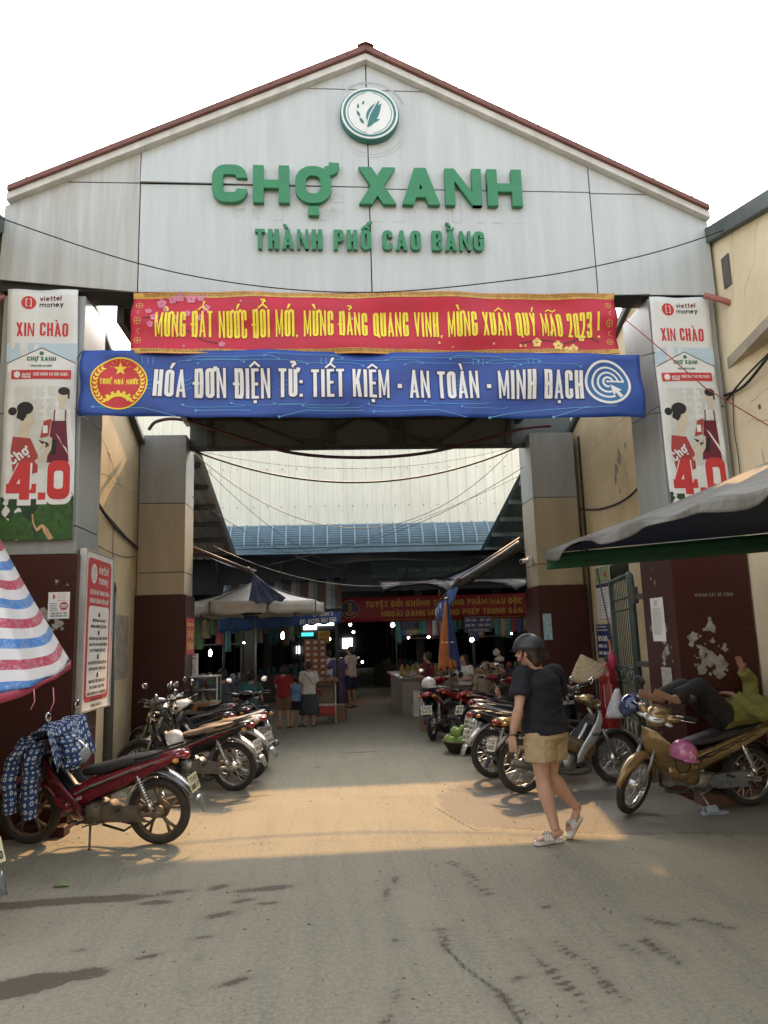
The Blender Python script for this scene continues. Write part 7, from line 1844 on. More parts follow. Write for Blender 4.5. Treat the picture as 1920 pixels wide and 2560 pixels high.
mb = MB(); mb.tube([(0, 0, 0), (0, 0, 2.42)], .02, 8); mb.blob((0, 0, 2.40), (.05, .05, .03), n=10, m=6); mb.build('pole', M_alu, t)
mb = MB(); mb.lathe([(.128, -.012), (.136, 0), (.128, .012)], (0, 0, 1.62), 'Z', 24); mb.build('tie_band', M_white, t)
mb = MB(); mb.lathe([(0, 0), (.22, 0), (.22, .05), (.03, .09), (0, .09)], (0, 0, 0), 'Z', 20); mb.build('base', M_concrete_white, t)
t = thing('added_shade_tarp', 'dark navy tarp added over the aisle below the blue gutter to cut sky light', 'tarp', (.8, 16.6, 3.5))  # added tarp, holds sky light off the aisle and the people there
mb = MB(); mb.grid(lambda u, v: Vector((-2.4 + 6.6 * u, 15.0 + 3.1 * v, 3.46 + .16 * v + .05 * math.sin(u * 14) * math.sin(PI * v) - .10 * math.sin(PI * u) * math.sin(PI * v))), 40, 12); mb.build('cloth', M_navy, t, True, solid=.006)
for k in range(5): mb = MB(); mb.tube([(-2.4 + 1.65 * k, 15.0, 3.46), (-2.4 + 1.65 * k, 18.1, 3.62)], .012, 5); mb.build('rope', M_cable, t, True)
t = thing('plastic_sheet', 'black wrinkled plastic sheet strung above the red market banner', 'plastic sheet', (3, 17.3, 2.7))
mb = MB(); mb.grid(lambda u, v: Vector((1.2 + 3.6 * u, 17.3 + .5 * v, 2.72 + .22 * abs(math.sin(u * 7)) ** .6 * (1 - v) - .0 * v + .35 * v)), 50, 8); mb.build('sheet', pm('black_sheet', (.016, .018, .022), .35, var=.3, bump=.8, bscale=6), t, True, solid=.003)

# =================================================================== LAMPS
M_bulb = em('bulb_glow', (1, .98, .93), 14.0)
def bulb(label, p, size=.05, long=0.0):
    t = thing('hanging_lamp', label, 'lamp', p, group='lit bulbs hanging in the market')
    size *= .72; mb = MB(); mb.blob((0, 0, 0), (size, size, size * (1 + long))); mb.build('bulb', M_bulb, t)
    mb = MB(); mb.tube([(0, 0, size * (1 + long)), (0, 0, size * (1 + long) + .07)], size * .5, 8); mb.build('socket', M_plastic, t)
    mb = MB(); mb.tube([(0, 0, size * (1 + long) + .07), (.01, 0, 3.6 - p[2])], .004, 4); mb.build('cord', M_cable, t)
for lb, p, q, l in [('upright tube bulb in the deep shade left of the parasol pole', (-2.6, 16.6, 1.52), .045, 1.2), ('tube bulb in the shade right of the parasol pole', (-1.06, 17.0, 1.85), .05, 1.2),
                    ('round bulb beside the yellow shop sign', (-.03, 18.5, 1.75), .06, 0), ('small bulb low beside the yellow shop sign', (-.33, 18.5, 1.55), .04, 0), ('bulb just right of the striped awning under the banner', (1.0, 21.0, 2.5), .05, .8),
                    ('small bulb above the far windows', (.6, 22, 2.15), .05, 0), ('bulb below the left end of the red banner', (.75, 24, 1.95), .05, 0), ('square bright bulb in the middle under the red banner', (1.72, 20.5, 2.08), .08, 0), ('small bulb left of the dim shop sign', (1.85, 20.5, 2.32), .06, .3), ('small bulb right of the dim shop sign', (2.55, 20.5, 2.4), .05, .7),
                    ('tiny bulb low in the middle of the dark hall', (1.1, 26, .95), .05, 0), ('tiny bulb left of the closed parasol', (2.3, 22, 1.72), .04, 0), ('bright tiny bulb close to the closed parasol', (2.9, 22, 1.72), .05, 0), ('bulb under the small blue shop sign', (3.62, 19, 1.62), .07, 0), ('tiny bulb at the far right of the hall', (4.9, 20, 1.75), .03, 0), ('small bulb deep in the hall behind the parasol pole', (-2.15, 19, 1.72), .03, 0), ('bulb at the right under the red banner', (4.5, 20, 2.25), .07, -.3), ('bulb at the right rear pillar under the red banner', (5.05, 20, 2.25), .05, -.3)]:
    bulb('lit ' + lb, p, q, l)

# =================================================================== STALLS AND GOODS
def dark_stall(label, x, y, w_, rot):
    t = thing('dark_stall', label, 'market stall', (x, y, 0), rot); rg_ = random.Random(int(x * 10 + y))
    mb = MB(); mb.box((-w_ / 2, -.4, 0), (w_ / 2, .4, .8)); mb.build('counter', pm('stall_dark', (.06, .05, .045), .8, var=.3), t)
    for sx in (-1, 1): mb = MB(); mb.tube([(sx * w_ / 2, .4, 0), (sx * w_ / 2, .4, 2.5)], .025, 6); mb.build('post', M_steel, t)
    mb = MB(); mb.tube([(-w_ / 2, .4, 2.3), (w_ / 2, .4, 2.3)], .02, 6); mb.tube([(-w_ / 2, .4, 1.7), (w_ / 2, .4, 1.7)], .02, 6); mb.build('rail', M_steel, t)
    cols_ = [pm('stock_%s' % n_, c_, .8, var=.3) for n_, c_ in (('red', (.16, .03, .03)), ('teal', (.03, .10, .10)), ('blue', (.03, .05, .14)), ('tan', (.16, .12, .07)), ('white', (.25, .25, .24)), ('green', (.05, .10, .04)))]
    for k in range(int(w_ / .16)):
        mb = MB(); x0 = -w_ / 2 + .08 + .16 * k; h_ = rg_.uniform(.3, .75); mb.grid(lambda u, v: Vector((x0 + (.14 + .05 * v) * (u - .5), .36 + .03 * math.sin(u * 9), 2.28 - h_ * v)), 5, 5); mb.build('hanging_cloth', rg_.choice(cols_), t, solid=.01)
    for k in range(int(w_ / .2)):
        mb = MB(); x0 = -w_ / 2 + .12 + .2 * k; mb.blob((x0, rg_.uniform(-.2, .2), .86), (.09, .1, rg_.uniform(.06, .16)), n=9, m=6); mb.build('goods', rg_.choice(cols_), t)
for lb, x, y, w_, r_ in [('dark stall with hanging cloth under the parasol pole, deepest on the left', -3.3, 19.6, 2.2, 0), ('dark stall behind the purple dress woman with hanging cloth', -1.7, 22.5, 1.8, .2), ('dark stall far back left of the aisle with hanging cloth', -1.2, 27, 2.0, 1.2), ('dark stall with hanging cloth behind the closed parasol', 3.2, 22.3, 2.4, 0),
                         ('dark stall with hanging cloth at the far right of the hall', 5.0, 20.6, 2.0, -.1), ('dark stall far back right of the aisle with hanging cloth', 2.4, 27.5, 2.2, -1.2), ('dark stall behind the man in the grey blue shirt', -3.0, 16.8, 2.0, 0)]: dark_stall(lb, x, y, w_, r_)
M_card = pm('cardboard', (.30, .19, .105), .85, c2=(.23, .145, .08), scale=5)
M_foam = pm('foam_white', (.66, .66, .65), .75, var=.06)
M_wood = pm('stall_wood', (.17, .13, .095), .8, var=.25, scale=4, stretch=(1, 6, 1))
def carton(name, label, c, size, rz, m, prt=None, open_=False):
    t = thing(name, label, 'box', c, rz); x, y, z = size
    mb = MB(); mb.box((-x / 2, -y / 2, .002), (x / 2, y / 2, z)); mb.build('body', m, t, bevel=.006)
    mb = MB()
    if open_:
        for sx in (-1, 1): mb.grid(lambda u, v: Vector((sx * (x / 2 + .02 + .09 * v), -y / 2 + y * u, z + .05 * v)), 2, 2)
        mb.build('flaps', m, t, solid=.004)
    else: mb.box((-x / 2 - .003, -y / 2 - .003, z + .001), (x / 2 + .003, y / 2 + .003, z + .035)); mb.build('lid', m, t, bevel=.008)
    if prt:
        a = Art(Frame((-x / 2, -y / 2 - .003, 0), (1, 0, 0), (0, 0, 1))); prt(a, x, z); a.build('print', prt.m, t)
    return t
def pr1(a, x, z): a.text('KINGDO', x * .12, z * .62, z * .15, x * .5, .012, .002); a.rect(x * .12, z * .2, x * .5, z * .42, .002); a.rect(x * .6, z * .15, x * .88, z * .3, .002)
pr1.m = pm('carton_ink', (.10, .06, .035), .8)
carton('cardboard_box', 'printed brown cardboard carton on the ground beside the helmet motorbike', (1.93, 14.15, 0), (.50, .36, .36), .25, M_card, pr1)
carton('cardboard_box', 'open brown cardboard carton on the ground beside the low fruit table', (.18, 16.65, 0), (.27, .30, .34), -.2, M_card, None, True)
def pr2(a, x, z): a.ribbon([(x * .5, z * .35), (x * .55, z * .5), (x * .45, z * .62), (x * .52, z * .75)], .012, d=.002)
pr2.m = M_redp
carton('foam_box', 'lower white foam box in front of the counter', (1.97, 16.9, 0), (.30, .30, .19), 0.05, M_foam)
carton('foam_box', 'upper white foam box standing upright on the lower one in front of the counter', (1.96, 16.9, .226), (.25, .26, .28), -.05, M_foam, pr2)
# counter with goods
t = thing('market_counter', 'pale market counter heaped with bagged dried goods right of the aisle', 'counter', (2.7, 18.0, 0))
mb = MB(); mb.box((1.62, 17.1, 0), (3.9, 17.16, .80)); mb.box((1.60, 17.16, 0), (1.66, 20.2, .80)); mb.build('panel', pm('counter_panel', (.30, .27, .235), .6, var=.15), t, True)
mb = MB(); mb.box((1.52, 17.02, .80), (3.95, 20.3, .85)); mb.build('top', M_alu, t, True, bevel=.006)
for x in (1.66, 3.8):
    for y in (17.2, 20.1): mb = MB(); mb.box((x, y, 0), (x + .06, y + .06, .8)); mb.build('leg', M_steel, t, True)
rg = random.Random(11)
M_goods = [pm('goods_tan', (.36, .25, .13), .7, var=.3, scale=30), pm('goods_brown', (.20, .11, .06), .7, var=.3, scale=30), pm('goods_gold', (.42, .30, .10), .5, var=.3, scale=30), pm('goods_red', (.30, .04, .03), .5, var=.3), pm('goods_pale', (.50, .46, .40), .5, var=.2)]
def packet(kind, label, p, sz, m, group):
    mb = MB(); n = 12; r0 = rg.random() * 6
    mb.loft([[Vector((sz[0] * k_ * (1 + .12 * math.sin(3 * a + r0)) * math.cos(a), sz[1] * k_ * math.sin(a), h * sz[2])) for a in [2 * PI * q / n for q in range(n)]] for h, k_ in [(0, .7), (.15, 1), (.55, 1), (.8, .6), (.9, .28), (1.0, .42)]])
    o = mb.build(kind, m); o.location = p; o.rotation_euler = (0, 0, rg.random() * 6); tag(o, label, kind.replace('_', ' '), group); return o
for r_ in range(3):
    for k in range(11):
        packet('snack_bag', 'small tied bag of dried goods heaped on the pale counter', (1.70 + .20 * k + rg.uniform(-.03, .03), 17.2 + .26 * r_ + rg.uniform(-.03, .03), .85), (.085, .07, .10 + .06 * rg.random()), M_goods[rg.choice([0, 0, 1, 2, 4])], 'bags of dried goods on the counter')
for k in range(7): packet('candy_bag', 'taller golden bag standing at the back left of the pale counter', (1.72 + .13 * k, 18.15 + rg.uniform(-.05, .05), .85), (.06, .05, .24), M_goods[2], 'golden bags at the back of the counter')
carton('price_box', 'white box with red stripes standing on the pale counter', (3.05, 18.3, .85), (.30, .2, .24), .1, M_foam)
def pr3(a, x, z): a.rect(.02, .02, x - .02, z - .02, .002)
mb = MB(); mb.box((-.1, -.005, 0), (.1, .005, .13)); o = mb.build('price_card', M_white, bevel=.004); o.location = (2.72, 17.9, 1.05); o.rotation_euler = (-.2, .3, 0); tag(o, 'white price card held above the goods on the pale counter', 'price card')
# stack of red cartons on the left
t0 = 0
for r_ in range(6):
    for k in range(3):
        t = thing('snack_carton', 'small red and orange carton in the tall stack beside the striped awning', 'carton', (-.50 + .165 * k, 17.2, .95 + .135 * r_), 0, 'red cartons stacked at the left stall')
        mb = MB(); mb.box((-.078, -.1, .0), (.078, .1, .13)); mb.build('box', pm('carton_red', (.22, .045, .03), .5, c2=(.34, .14, .05), scale=12), t, bevel=.004)
        a = Art(Frame((-.078, -.1, 0), (1, 0, 0), (0, 0, 1))); a.rect(.03, .03, .12, .09, .002); a.build('label_print', M_goods[4], t)
t = thing('stall_table', 'dark stall table carrying the stack of red cartons', 'table', (-.34, 17.2, 0)); mb = MB(); mb.box((-.35, -.25, .88), (.35, .3, .945)); mb.build('top', M_wood, t)
for sx in (-.32, .27):
    for sy in (-.22, .25): mb = MB(); mb.box((sx, sy, 0), (sx + .05, sy + .05, .88)); mb.build('leg', M_wood, t)
t = thing('display_table', 'low metal framed display table with red fruit crate in front of the girl in white', 'table', (-.05, 16.2, 0))
mb = MB(); mb.box((-.42, -.25, .80), (.16, .25, .83)); mb.build('top', M_wood, t)
mb = MB(); mb.box((-.42, -.25, .15), (.16, .25, .17)); mb.build('shelf', M_wood, t)
for x in (-.42, .13):
    for y in (-.25, .22): mb = MB(); mb.box((x, y, 0), (x + .03, y + .03, .80)); mb.build('leg', M_alu, t)
mb = MB(); mb.box((-.38, .235, .2), (.1, .245, .78)); mb.build('back_panel', pm('panel_tan', (.28, .22, .15), .7), t)
t = thing('fruit_crate', 'red plastic crate of pale fruit on the shelf of the low display table', 'crate', (-.15, 16.15, .172)); mb = MB(); mb.box((-.2, -.15, 0), (.24, .15, .02)); mb.box((-.2, -.15, .02), (-.18, .15, .2)); mb.box((.22, -.15, .02), (.24, .15, .2)); mb.box((-.18, -.15, .02), (.22, -.13, .2)); mb.box((-.18, .13, .02), (.22, .15, .2)); mb.build('crate', P_red2, t, bevel=.004)
for k in range(12): mb = MB(); mb.blob((0, 0, 0), (.05, .05, .045), n=10, m=7); o = mb.build('round_fruit', M_goods[4]); o.location = (-.27 + .085 * (k % 5), 16.08 + .07 * (k // 5), .36); tag(o, 'small pale round fruit in the red crate', 'fruit', 'pale fruit in the red crate')
for k in range(8): packet('leafy_bunch', 'bundle of brown leafy goods on top of the low display table', (-.40 + .07 * k, 16.1 + rg.uniform(-.1, .1), .83), (.08, .09, .12), M_goods[rg.choice([1, 0, 1])], 'bundles on the low display table')
# packages at the right stall
for k, (x, y, z, sx, sz, mi) in enumerate([(3.18, 14.6, .80, .2, .14, 4), (3.28, 14.6, .94, .22, .16, 0), (3.2, 14.6, 1.10, .2, .10, 4), (3.05, 14.8, .80, .16, .12, 0), (3.30, 14.9, .80, .15, .2, 2), (3.36, 14.8, 1.2, .16, .12, 4), (3.32, 14.9, 1.32, .13, .14, 4)]):
    packet('wrapped_package', 'plastic wrapped package of noodles piled up beside the right rear pillar', (x, y, z), (sx * .6, sx * .5, sz), M_goods[mi], 'wrapped packages at the right stall')
t = thing('stall_table', 'grey stall table under the wrapped packages at the right', 'table', (3.0, 14.8, 0)); mb = MB(); mb.box((-.6, -.3, .74), (.5, .4, .79)); mb.build('top', M_wood, t)
for sx in (-.58, .44):
    for sy in (-.28, .34): mb = MB(); mb.box((sx, sy, 0), (sx + .05, sy + .05, .74)); mb.build('leg', M_wood, t)
# basket of green fruit
t = thing('fruit_basket', 'shallow dark basket on the ground full of big green fruit', 'basket', (2.0, 11.5, 0)); mb = MB(); mb.lathe([(.0, .01), (.24, .01), (.33, .16), (.345, .165), (.335, .18), (.31, .16), (.23, .03), (0, .03)], (0, 0, 0), 'Z', 28); mb.build('bowl', pm('basket_dark', (.05, .035, .022), .8, var=.4, scale=30, bump=.6, bscale=50), t)
mb = MB(); mb.lathe([(.335, .165), (.352, .175), (.335, .187)], (0, 0, 0), 'Z', 28); mb.build('rim', M_wood, t)
M_guava = pm('fruit_green', (.27, .40, .09), .45, c2=(.16, .28, .05), scale=9, bump=.2, bscale=25)
rg = random.Random(2)
for k, (x, y, z) in enumerate([(-.2, -.1, .17), (-.08, -.17, .17), (.05, -.19, .17), (.17, -.13, .17), (.24, 0, .17), (-.24, .04, .17), (.1, .0, .2), (-.05, .0, .20), (-.15, .12, .18), (.02, .16, .18), (.17, .13, .18), (-.10, -.08, .29), (.06, -.08, .30), (.0, .05, .31), (.14, .03, .29), (-.13, .05, .29)]):
    t = thing('green_fruit', 'big knobbly green fruit heaped in the dark basket', 'fruit', (2.0 + x, 11.5 + y, z), rg.random() * 6, 'green fruit in the basket')
    mb = MB(); q = .068 + .012 * rg.random(); mb.lathe([(0, -q), (q * .6, -q * .85), (q, -q * .1), (q * .92, q * .45), (q * .5, q * .95), (.012, q * 1.1), (0, q * 1.1)], (0, 0, 0), 'Z', 14, Matrix.Rotation(rg.uniform(-.9, .9), 4, 'X')); mb.build('flesh', M_guava, t)
    mb = MB(); mb.tube([(0, 0, q), (.01, 0, q + .035)], .006, 5); mb.build('stalk', pm('stalk', (.09, .10, .03), .7), t)
t = thing('leaf_sprig', 'sprig of dark green leaves lying on the green fruit', 'leaves', (2.0, 11.3, .3))
mb = MB()
for k in range(7):
    an = k * .9; mb.grid(lambda u, v: Vector((.05 * (u - .5) * math.sin(PI * v) * 1.6 + .10 * v * math.cos(an), .05 * math.sin(an) * v - .05, .10 - .20 * v * (.4 + .6 * abs(math.sin(an))))), 4, 8)
mb.build('leaves', pm('leaf_green', (.05, .10, .025), .5, var=.3), t, solid=.002)
# glass cabinet on its stand
t = thing('glass_cabinet', 'small glass display cabinet with white metal frame beside the left rear pillar', 'cabinet', (-2.08, 12.6, .0))
mb = MB()
X0, X1, Y0, Y1, Z0, Z1 = -.26, .26, -.2, .2, .80, 1.19
for x in (X0, X1 - .022):
    for y in (Y0, Y1 - .022): mb.box((x, y, Z0), (x + .022, y + .022, Z1))
for z in (Z0 - .02, Z1):
    mb.box((X0 - .004, Y0 - .004, z), (X1 + .004, Y1 + .004, z + .02))
mb.build('frame', pm('frame_white', (.55, .55, .50), .45), t)
mb = MB(); mb.box((X0 + .024, Y0 + .004, Z0 + .002), (X1 - .024, Y0 + .008, Z1 - .002)); mb.box((X0 + .004, Y0 + .024, Z0 + .002), (X0 + .008, Y1 - .024, Z1 - .002)); mb.box((X1 - .008, Y0 + .024, Z0 + .002), (X1 - .004, Y1 - .024, Z1 - .002)); mb.build('glass_pane', pm('cab_glass', (.8, .85, .82), .04, trans=1.0, var=.02), t)
mb = MB(); mb.box((X0 + .02, Y0 + .02, .98), (X1 - .02, Y1 - .02, .986)); mb.build('shelf', M_alu, t)
mb = MB(); mb.box((X0, Y0, .0), (X1, Y1, .775)); mb.build('stand', pm('stand_green', (.06, .075, .055), .7, var=.2), t, bevel=.006)
for k, (x, z, m_) in enumerate([(-.12, .80, M_goods[4]), (.0, .80, M_white), (.1, .80, M_goods[0]), (.05, .99, M_goods[3]), (-.1, .99, M_goods[4])]):
    mb = MB(); mb.lathe([(0, 0), (.03, 0), (.03, .09), (.014, .11), (.014, .14), (0, .14)], (0, 0, 0), 'Z', 12); o = mb.build('bottle', m_); o.location = (-2.08 + x, 12.6, z + .004); tag(o, 'small bottle standing inside the glass cabinet', 'bottle', 'bottles in the glass cabinet')
t = thing('price_list', 'white price list board with red and black lines standing on the glass cabinet', 'sign', (-2.27, 12.62, 1.215)); mb = MB(); mb.box((-.09, 0, 0), (.09, .07, .35)); mb.build('board', M_white, t, bevel=.006)
a = Art(Frame((-.09, 0, 0), (1, 0, 0), (0, 0, 1))); lines(a, .02, .16, .04, .20, 6, .010, .003); a.ribbon([(.02, .22), (.05, .24), (.15, .05)], .006, d=.004); a.build('black_print', M_dkp, t)
a = Art(Frame((-.09, 0, 0), (1, 0, 0), (0, 0, 1))); lines(a, .03, .15, .27, .32, 2, .018, .003, False); a.build('red_print', M_redp, t)
t = thing('wooden_stool', 'low brown wooden stool with striped side in front of the glass cabinet', 'stool', (-1.95, 12.1, .70)); mb = MB(); mb.prism([(-.22, -.1, 0), (-.14, -.1, 0), (-.10, -.1, .06), (.08, -.1, .06), (.14, -.1, 0), (.26, -.1, 0), (.16, -.1, .12), (-.16, -.1, .12)], (0, .2, 0)); mb.build('body', pm('stool_wood', (.28, .13, .05), .5, var=.2), t, bevel=.008)
mb = MB(); [mb.prism([(.10 + k * .04, -.104, .03), (.12 + k * .04, -.104, .03), (.09 + k * .04, -.104, .1), (.07 + k * .04, -.104, .1)], (0, .003, 0)) for k in range(3)]; mb.build('stripes', M_white, t)
t = thing('work_bench', 'low grey bench under the brown stool behind the left motorbikes', 'bench', (-1.9, 12.1, 0)); mb = MB(); mb.box((-.5, -.2, .66), (.5, .2, .70)); mb.build('top', M_wood, t)
for sx in (-.48, .43):
    for sy in (-.18, .13): mb = MB(); mb.box((sx, sy, 0), (sx + .05, sy + .05, .66)); mb.build('leg', M_wood, t)

# =================================================================== AROUND THE RIGHT PILLAR
t = thing('iron_gate', 'dark green folded iron gate with spikes in front of the right yellow wall', 'gate', (4.0, 9.4, 0))
A, B = Vector((3.74, 8.98, 0)), Vector((4.05, 10.45, 0))
Q = lambda u, z: A.lerp(B, u) + Vector((0, 0, z))
M_gate = pm('gate_green', (.05, .085, .07), .55, c2=(.03, .045, .04), scale=9)
mb = MB()
mb.tube([Q(0, .10), Q(0, 2.28), Q(.02, 2.40), Q(.06, 2.42)], .045, 10); mb.tube([Q(.03, 2.42), Q(1, 2.42)], .035, 8); mb.tube([Q(1, .1), Q(1, 2.42)], .035, 8); mb.tube([Q(0, .15), Q(1, .15)], .03, 8)
for z in (.62, 1.05, 1.25, 2.0, 2.15): mb.tube([Q(0, z), Q(1, z)], .016, 6)
mb.build('frame', M_gate, t, True)
mb = MB()
for k in range(1, 12): u = k / 12; mb.tube([Q(u, .62), Q(u, 2.42)], .008, 5)
mb.build('bars', M_gate, t, True)
mb = MB()
for k in range(1, 20): u = k / 20; mb.tube([Q(u, 2.42), Q(u, 2.62), Q(u, 2.68)], [.008, .009, .001], 5)
mb.build('spikes', pm('spike_dark', (.02, .022, .02), .6), t, True)
mb = MB()
for k in range(9): u0, u1 = k / 9, (k + 1) / 9; mb.tube([Q(u0, 1.05), Q(u1, 1.25)], .006, 5); mb.tube([Q(u0, 1.25), Q(u1, 1.05)], .006, 5)
for k in range(5):
    for z0, z1 in ((.2, .38), (.42, .58)): u0, u1 = .04 + k * .19, .19 + k * .19; P = [Q(u0, z0), Q(u1, z0), Q(u1, z1), Q(u0, z1), Q(u0, z0)]; mb.tube(P, .014, 6)
mb.build('lattice', pm('gate_pale', (.17, .20, .16), .6), t, True)
mb = MB(); mb.box((3.69, 8.5, 1.30), (3.80, 8.9, 1.36)); mb.box((3.70, 8.5, 2.10), (3.80, 8.95, 2.16)); mb.box((3.68, 8.78, 2.05), (3.74, 8.9, 2.25)); mb.build('hinge', M_steel, t, True)
t = thing('fire_extinguisher', 'tall red fire extinguisher standing beside the green iron gate', 'fire extinguisher', (3.72, 9.95, .38)); mb = MB(); mb.lathe([(0, 0), (.12, 0), (.125, .03), (.125, .72), (.10, .84), (.04, .90), (.03, .94), (0, .94)], (0, 0, 0), 'Z', 20); mb.build('cylinder', P_red2, t)
mb = MB(); mb.cbox((0, 0, .97), (.05, .05, .06)); mb.tube([(-.02, 0, 1.0), (.10, -.03, 1.04)], .012, 6); mb.build('valve', M_steel, t)
mb = MB(); mb.tube(cat_pts([(.02, 0, .96), (.14, -.05, .8), (.15, -.05, .4), (.12, -.06, .2)], 5), .014, 6); mb.build('hose', M_black, t)
a = Art(Frame((0, 0, 0), (1, 0, 0), (0, 0, 1))); a.rect(-.05, .35, .05, .65, 0); 
a.mb.map(lambda c: Vector((.1265 * math.sin(c.x / .126 - .5), -.1265 * math.cos(c.x / .126 - .5), c.y))) ; a.mb.build('label_plate', M_white, t)
t = thing('plinth', 'low concrete block under the fire extinguisher', 'plinth', (3.72, 9.95, 0)); mb = MB(); mb.box((-.2, -.2, 0), (.2, .2, .38)); mb.build('block', pm('block_grey', (.16, .15, .13), .9), t, bevel=.01)
t = thing('pink_bag', 'crumpled pink plastic bag hanging on top of the fire extinguisher', 'plastic bag', (3.76, 9.85, 1.30)); mb = MB(); mb.loft([[Vector(((.02 + .032 * math.sin(PI * v) ** .7) * (1 + .25 * math.sin(5 * a + v * 4)) * math.cos(a), (.02 + .03 * math.sin(PI * v)) * math.sin(a), .16 - .24 * v)) for a in [2 * PI * k / 16 for k in range(16)]] for v in [j / 10 for j in range(11)]]); mb.build('bag', pm('bag_pink', (.40, .035, .09), .4, var=.3, scale=20), t)
t = thing('orange_stick', 'orange stick leaning beside the fire extinguisher', 'stick', (3.83, 9.95, 1.2)); mb = MB(); mb.tube([(0, 0, -.8), (-.06, -.02, .42)], .014, 6); mb.build('stick', pm('stick_orange', (.45, .12, .03), .5), t); mb = MB(); mb.tube([(-.06, -.02, .42), (-.062, -.02, .45)], .018, 6); mb.build('cap', M_plastic, t)
t = thing('conical_hat', 'woven palm leaf conical hat resting on the handlebar of a right motorbike', 'hat', (3.28, 9.45, 1.20)); HMx = Matrix.Rotation(R(-22), 4, 'Y') @ Matrix.Rotation(R(14), 4, 'X'); mb = MB(); mb.lathe([(.235, 0), (.20, .045), (.12, .145), (.04, .235), (.004, .27)], (0, 0, 0), 'Z', 36, HMx); mb.build('cone', pm('palm_leaf', (.44, .36, .22), .75, c2=(.30, .24, .14), scale=14, stretch=(1, 1, 4)), t, solid=.005)
mb = MB(); [mb.lathe([(r_ - .003, z_), (r_ + .004, z_ + .003), (r_ - .003, z_ + .006)], (0, 0, 0), 'Z', 36, HMx) for r_, z_ in [(.235, 0), (.195, .05), (.155, .10), (.115, .15), (.07, .20)]]; mb.build('hoops', M_wood, t)
t = thing('white_bag', 'crumpled white plastic bag stuck between the green gate and the motorbikes', 'plastic bag', (3.45, 8.95, .86)); mb = MB(); mb.loft([[Vector(((.03 + .085 * v) * (1 + .2 * math.sin(4 * a + v * 5)) * math.cos(a) - .06 * v, (.02 + .05 * v) * math.sin(a), .18 - .34 * v)) for a in [2 * PI * k / 18 for k in range(18)]] for v in [j / 9 for j in range(10)]]); mb.build('bag', pm('bag_white', (.6, .6, .58), .4, var=.15, scale=14, bump=.8, bscale=12), t)
# slipper of the sleeping man, step, kerb stones
def slipper_thing(label, p, rz, m):
    t = thing('slipper', label, 'slipper', p, rz); mb = MB(); ol = [(-.13, -.03), (-.14, 0), (-.13, .03), (-.02, .035), (.08, .045), (.13, .03), (.14, 0), (.13, -.03), (.08, -.042), (-.02, -.033)]; mb.loft([[Vector((x, y, z)) for x, y in ol] for z in (.002, .025)], True, False); mb.build('sole', m, t, bevel=.004)
    mb = MB(); mb.grid(lambda u, v: Vector((-.10 + .12 * v, .043 * math.cos(PI * u), .022 + (.05 + .01 * v) * math.sin(PI * u))), 12, 6); mb.build('strap', m, t, solid=.006)
slipper_thing('grey blue ribbed slipper on the ground in front of the gold motorbike', (3.58, 7.10, 0), .12, pm('slipper_grey', (.28, .33, .38), .6, var=.2, scale=20, bump=.5, bscale=50))
t = thing('step_block', 'maroon tiled step at the foot of the left front pillar', 'step', (-2.62, 7.55, 0)); mb = MB(); mb.box((-.55, -.12, 0), (.14, .05, .09)); mb.build('block', M_maroon, t, bevel=.006)
t = thing('step_block', 'worn brown step at the foot of the right front pillar', 'step', (3.95, 7.55, 0)); mb = MB(); mb.box((-.32, -.14, 0), (.4, .05, .14)); mb.build('block', pm('step_brown', (.13, .065, .045), .8, var=.3, scale=14), t, bevel=.006)
t = thing('low_kerb', 'low concrete kerb along the right yellow wall behind the motorbikes', 'kerb', (3.9, 8.8, 0)); mb = MB(); mb.box((-.75, -.1, 0), (.38, .1, .11)); mb.build('block', pm('kerb_grey', (.14, .13, .11), .9, var=.25), t, bevel=.01)

# =================================================================== HELMETS, JACKET, LOOSE THINGS ON THE BIKES
def helmet(label, p, m, rot, visor=False, r=.128, extra=None):
    t = thing('helmet', label, 'helmet', p); t.rotation_euler = rot
    mb = MB(); mb.grid(lambda u, v: Vector((r * .92 * math.sin(v * R(112)) * math.cos(2 * PI * u), r * 1.08 * math.sin(v * R(112)) * math.sin(2 * PI * u), r * math.cos(v * R(112)))), 30, 14); mb.build('shell', m, t, solid=.01)
    mb = MB(); mb.tube([Vector((r * .93 * math.sin(R(112)) * math.cos(2 * PI * k / 30), r * 1.09 * math.sin(R(112)) * math.sin(2 * PI * k / 30), r * math.cos(R(112)))) for k in range(31)], .007, 6, cap=False); mb.build('rim', M_plastic, t)
    if visor: mb = MB(); mb.grid(lambda u, v: Vector((r * 1.02 * math.sin(R(55 + 62 * v)) * math.cos(R(-160 + 140 * u)), r * 1.2 * math.sin(R(55 + 62 * v)) * math.sin(R(-160 + 140 * u)), r * 1.02 * math.cos(R(55 + 62 * v)))), 16, 8); mb.build('visor', pm('visor_smoke', (.25, .27, .28), .08, spec=.8, coat=.6), t, solid=.004)
    else: mb = MB(); mb.grid(lambda u, v: Vector((r * (.9 + .25 * v) * math.cos(R(-130 + 80 * u)) * .95, r * (1.05 + .33 * v) * math.sin(R(-130 + 80 * u)), -.02 - .02 * v)), 10, 3); mb.build('peak', m, t, solid=.006)
    mb = MB(); mb.tube(cat_pts([(-r * .8, 0, -.04), (-.05, -.02, -.16), (.05, -.02, -.16), (r * .8, 0, -.04)], 5), .007, 5); mb.build('chin_strap', M_plastic, t)
    if extra: extra(t, r)
    return t
def on_bike(b, p): return tuple(Matrix.Translation(b.location) @ Euler(b.rotation_euler).to_matrix().to_4x4() @ Vector(p))
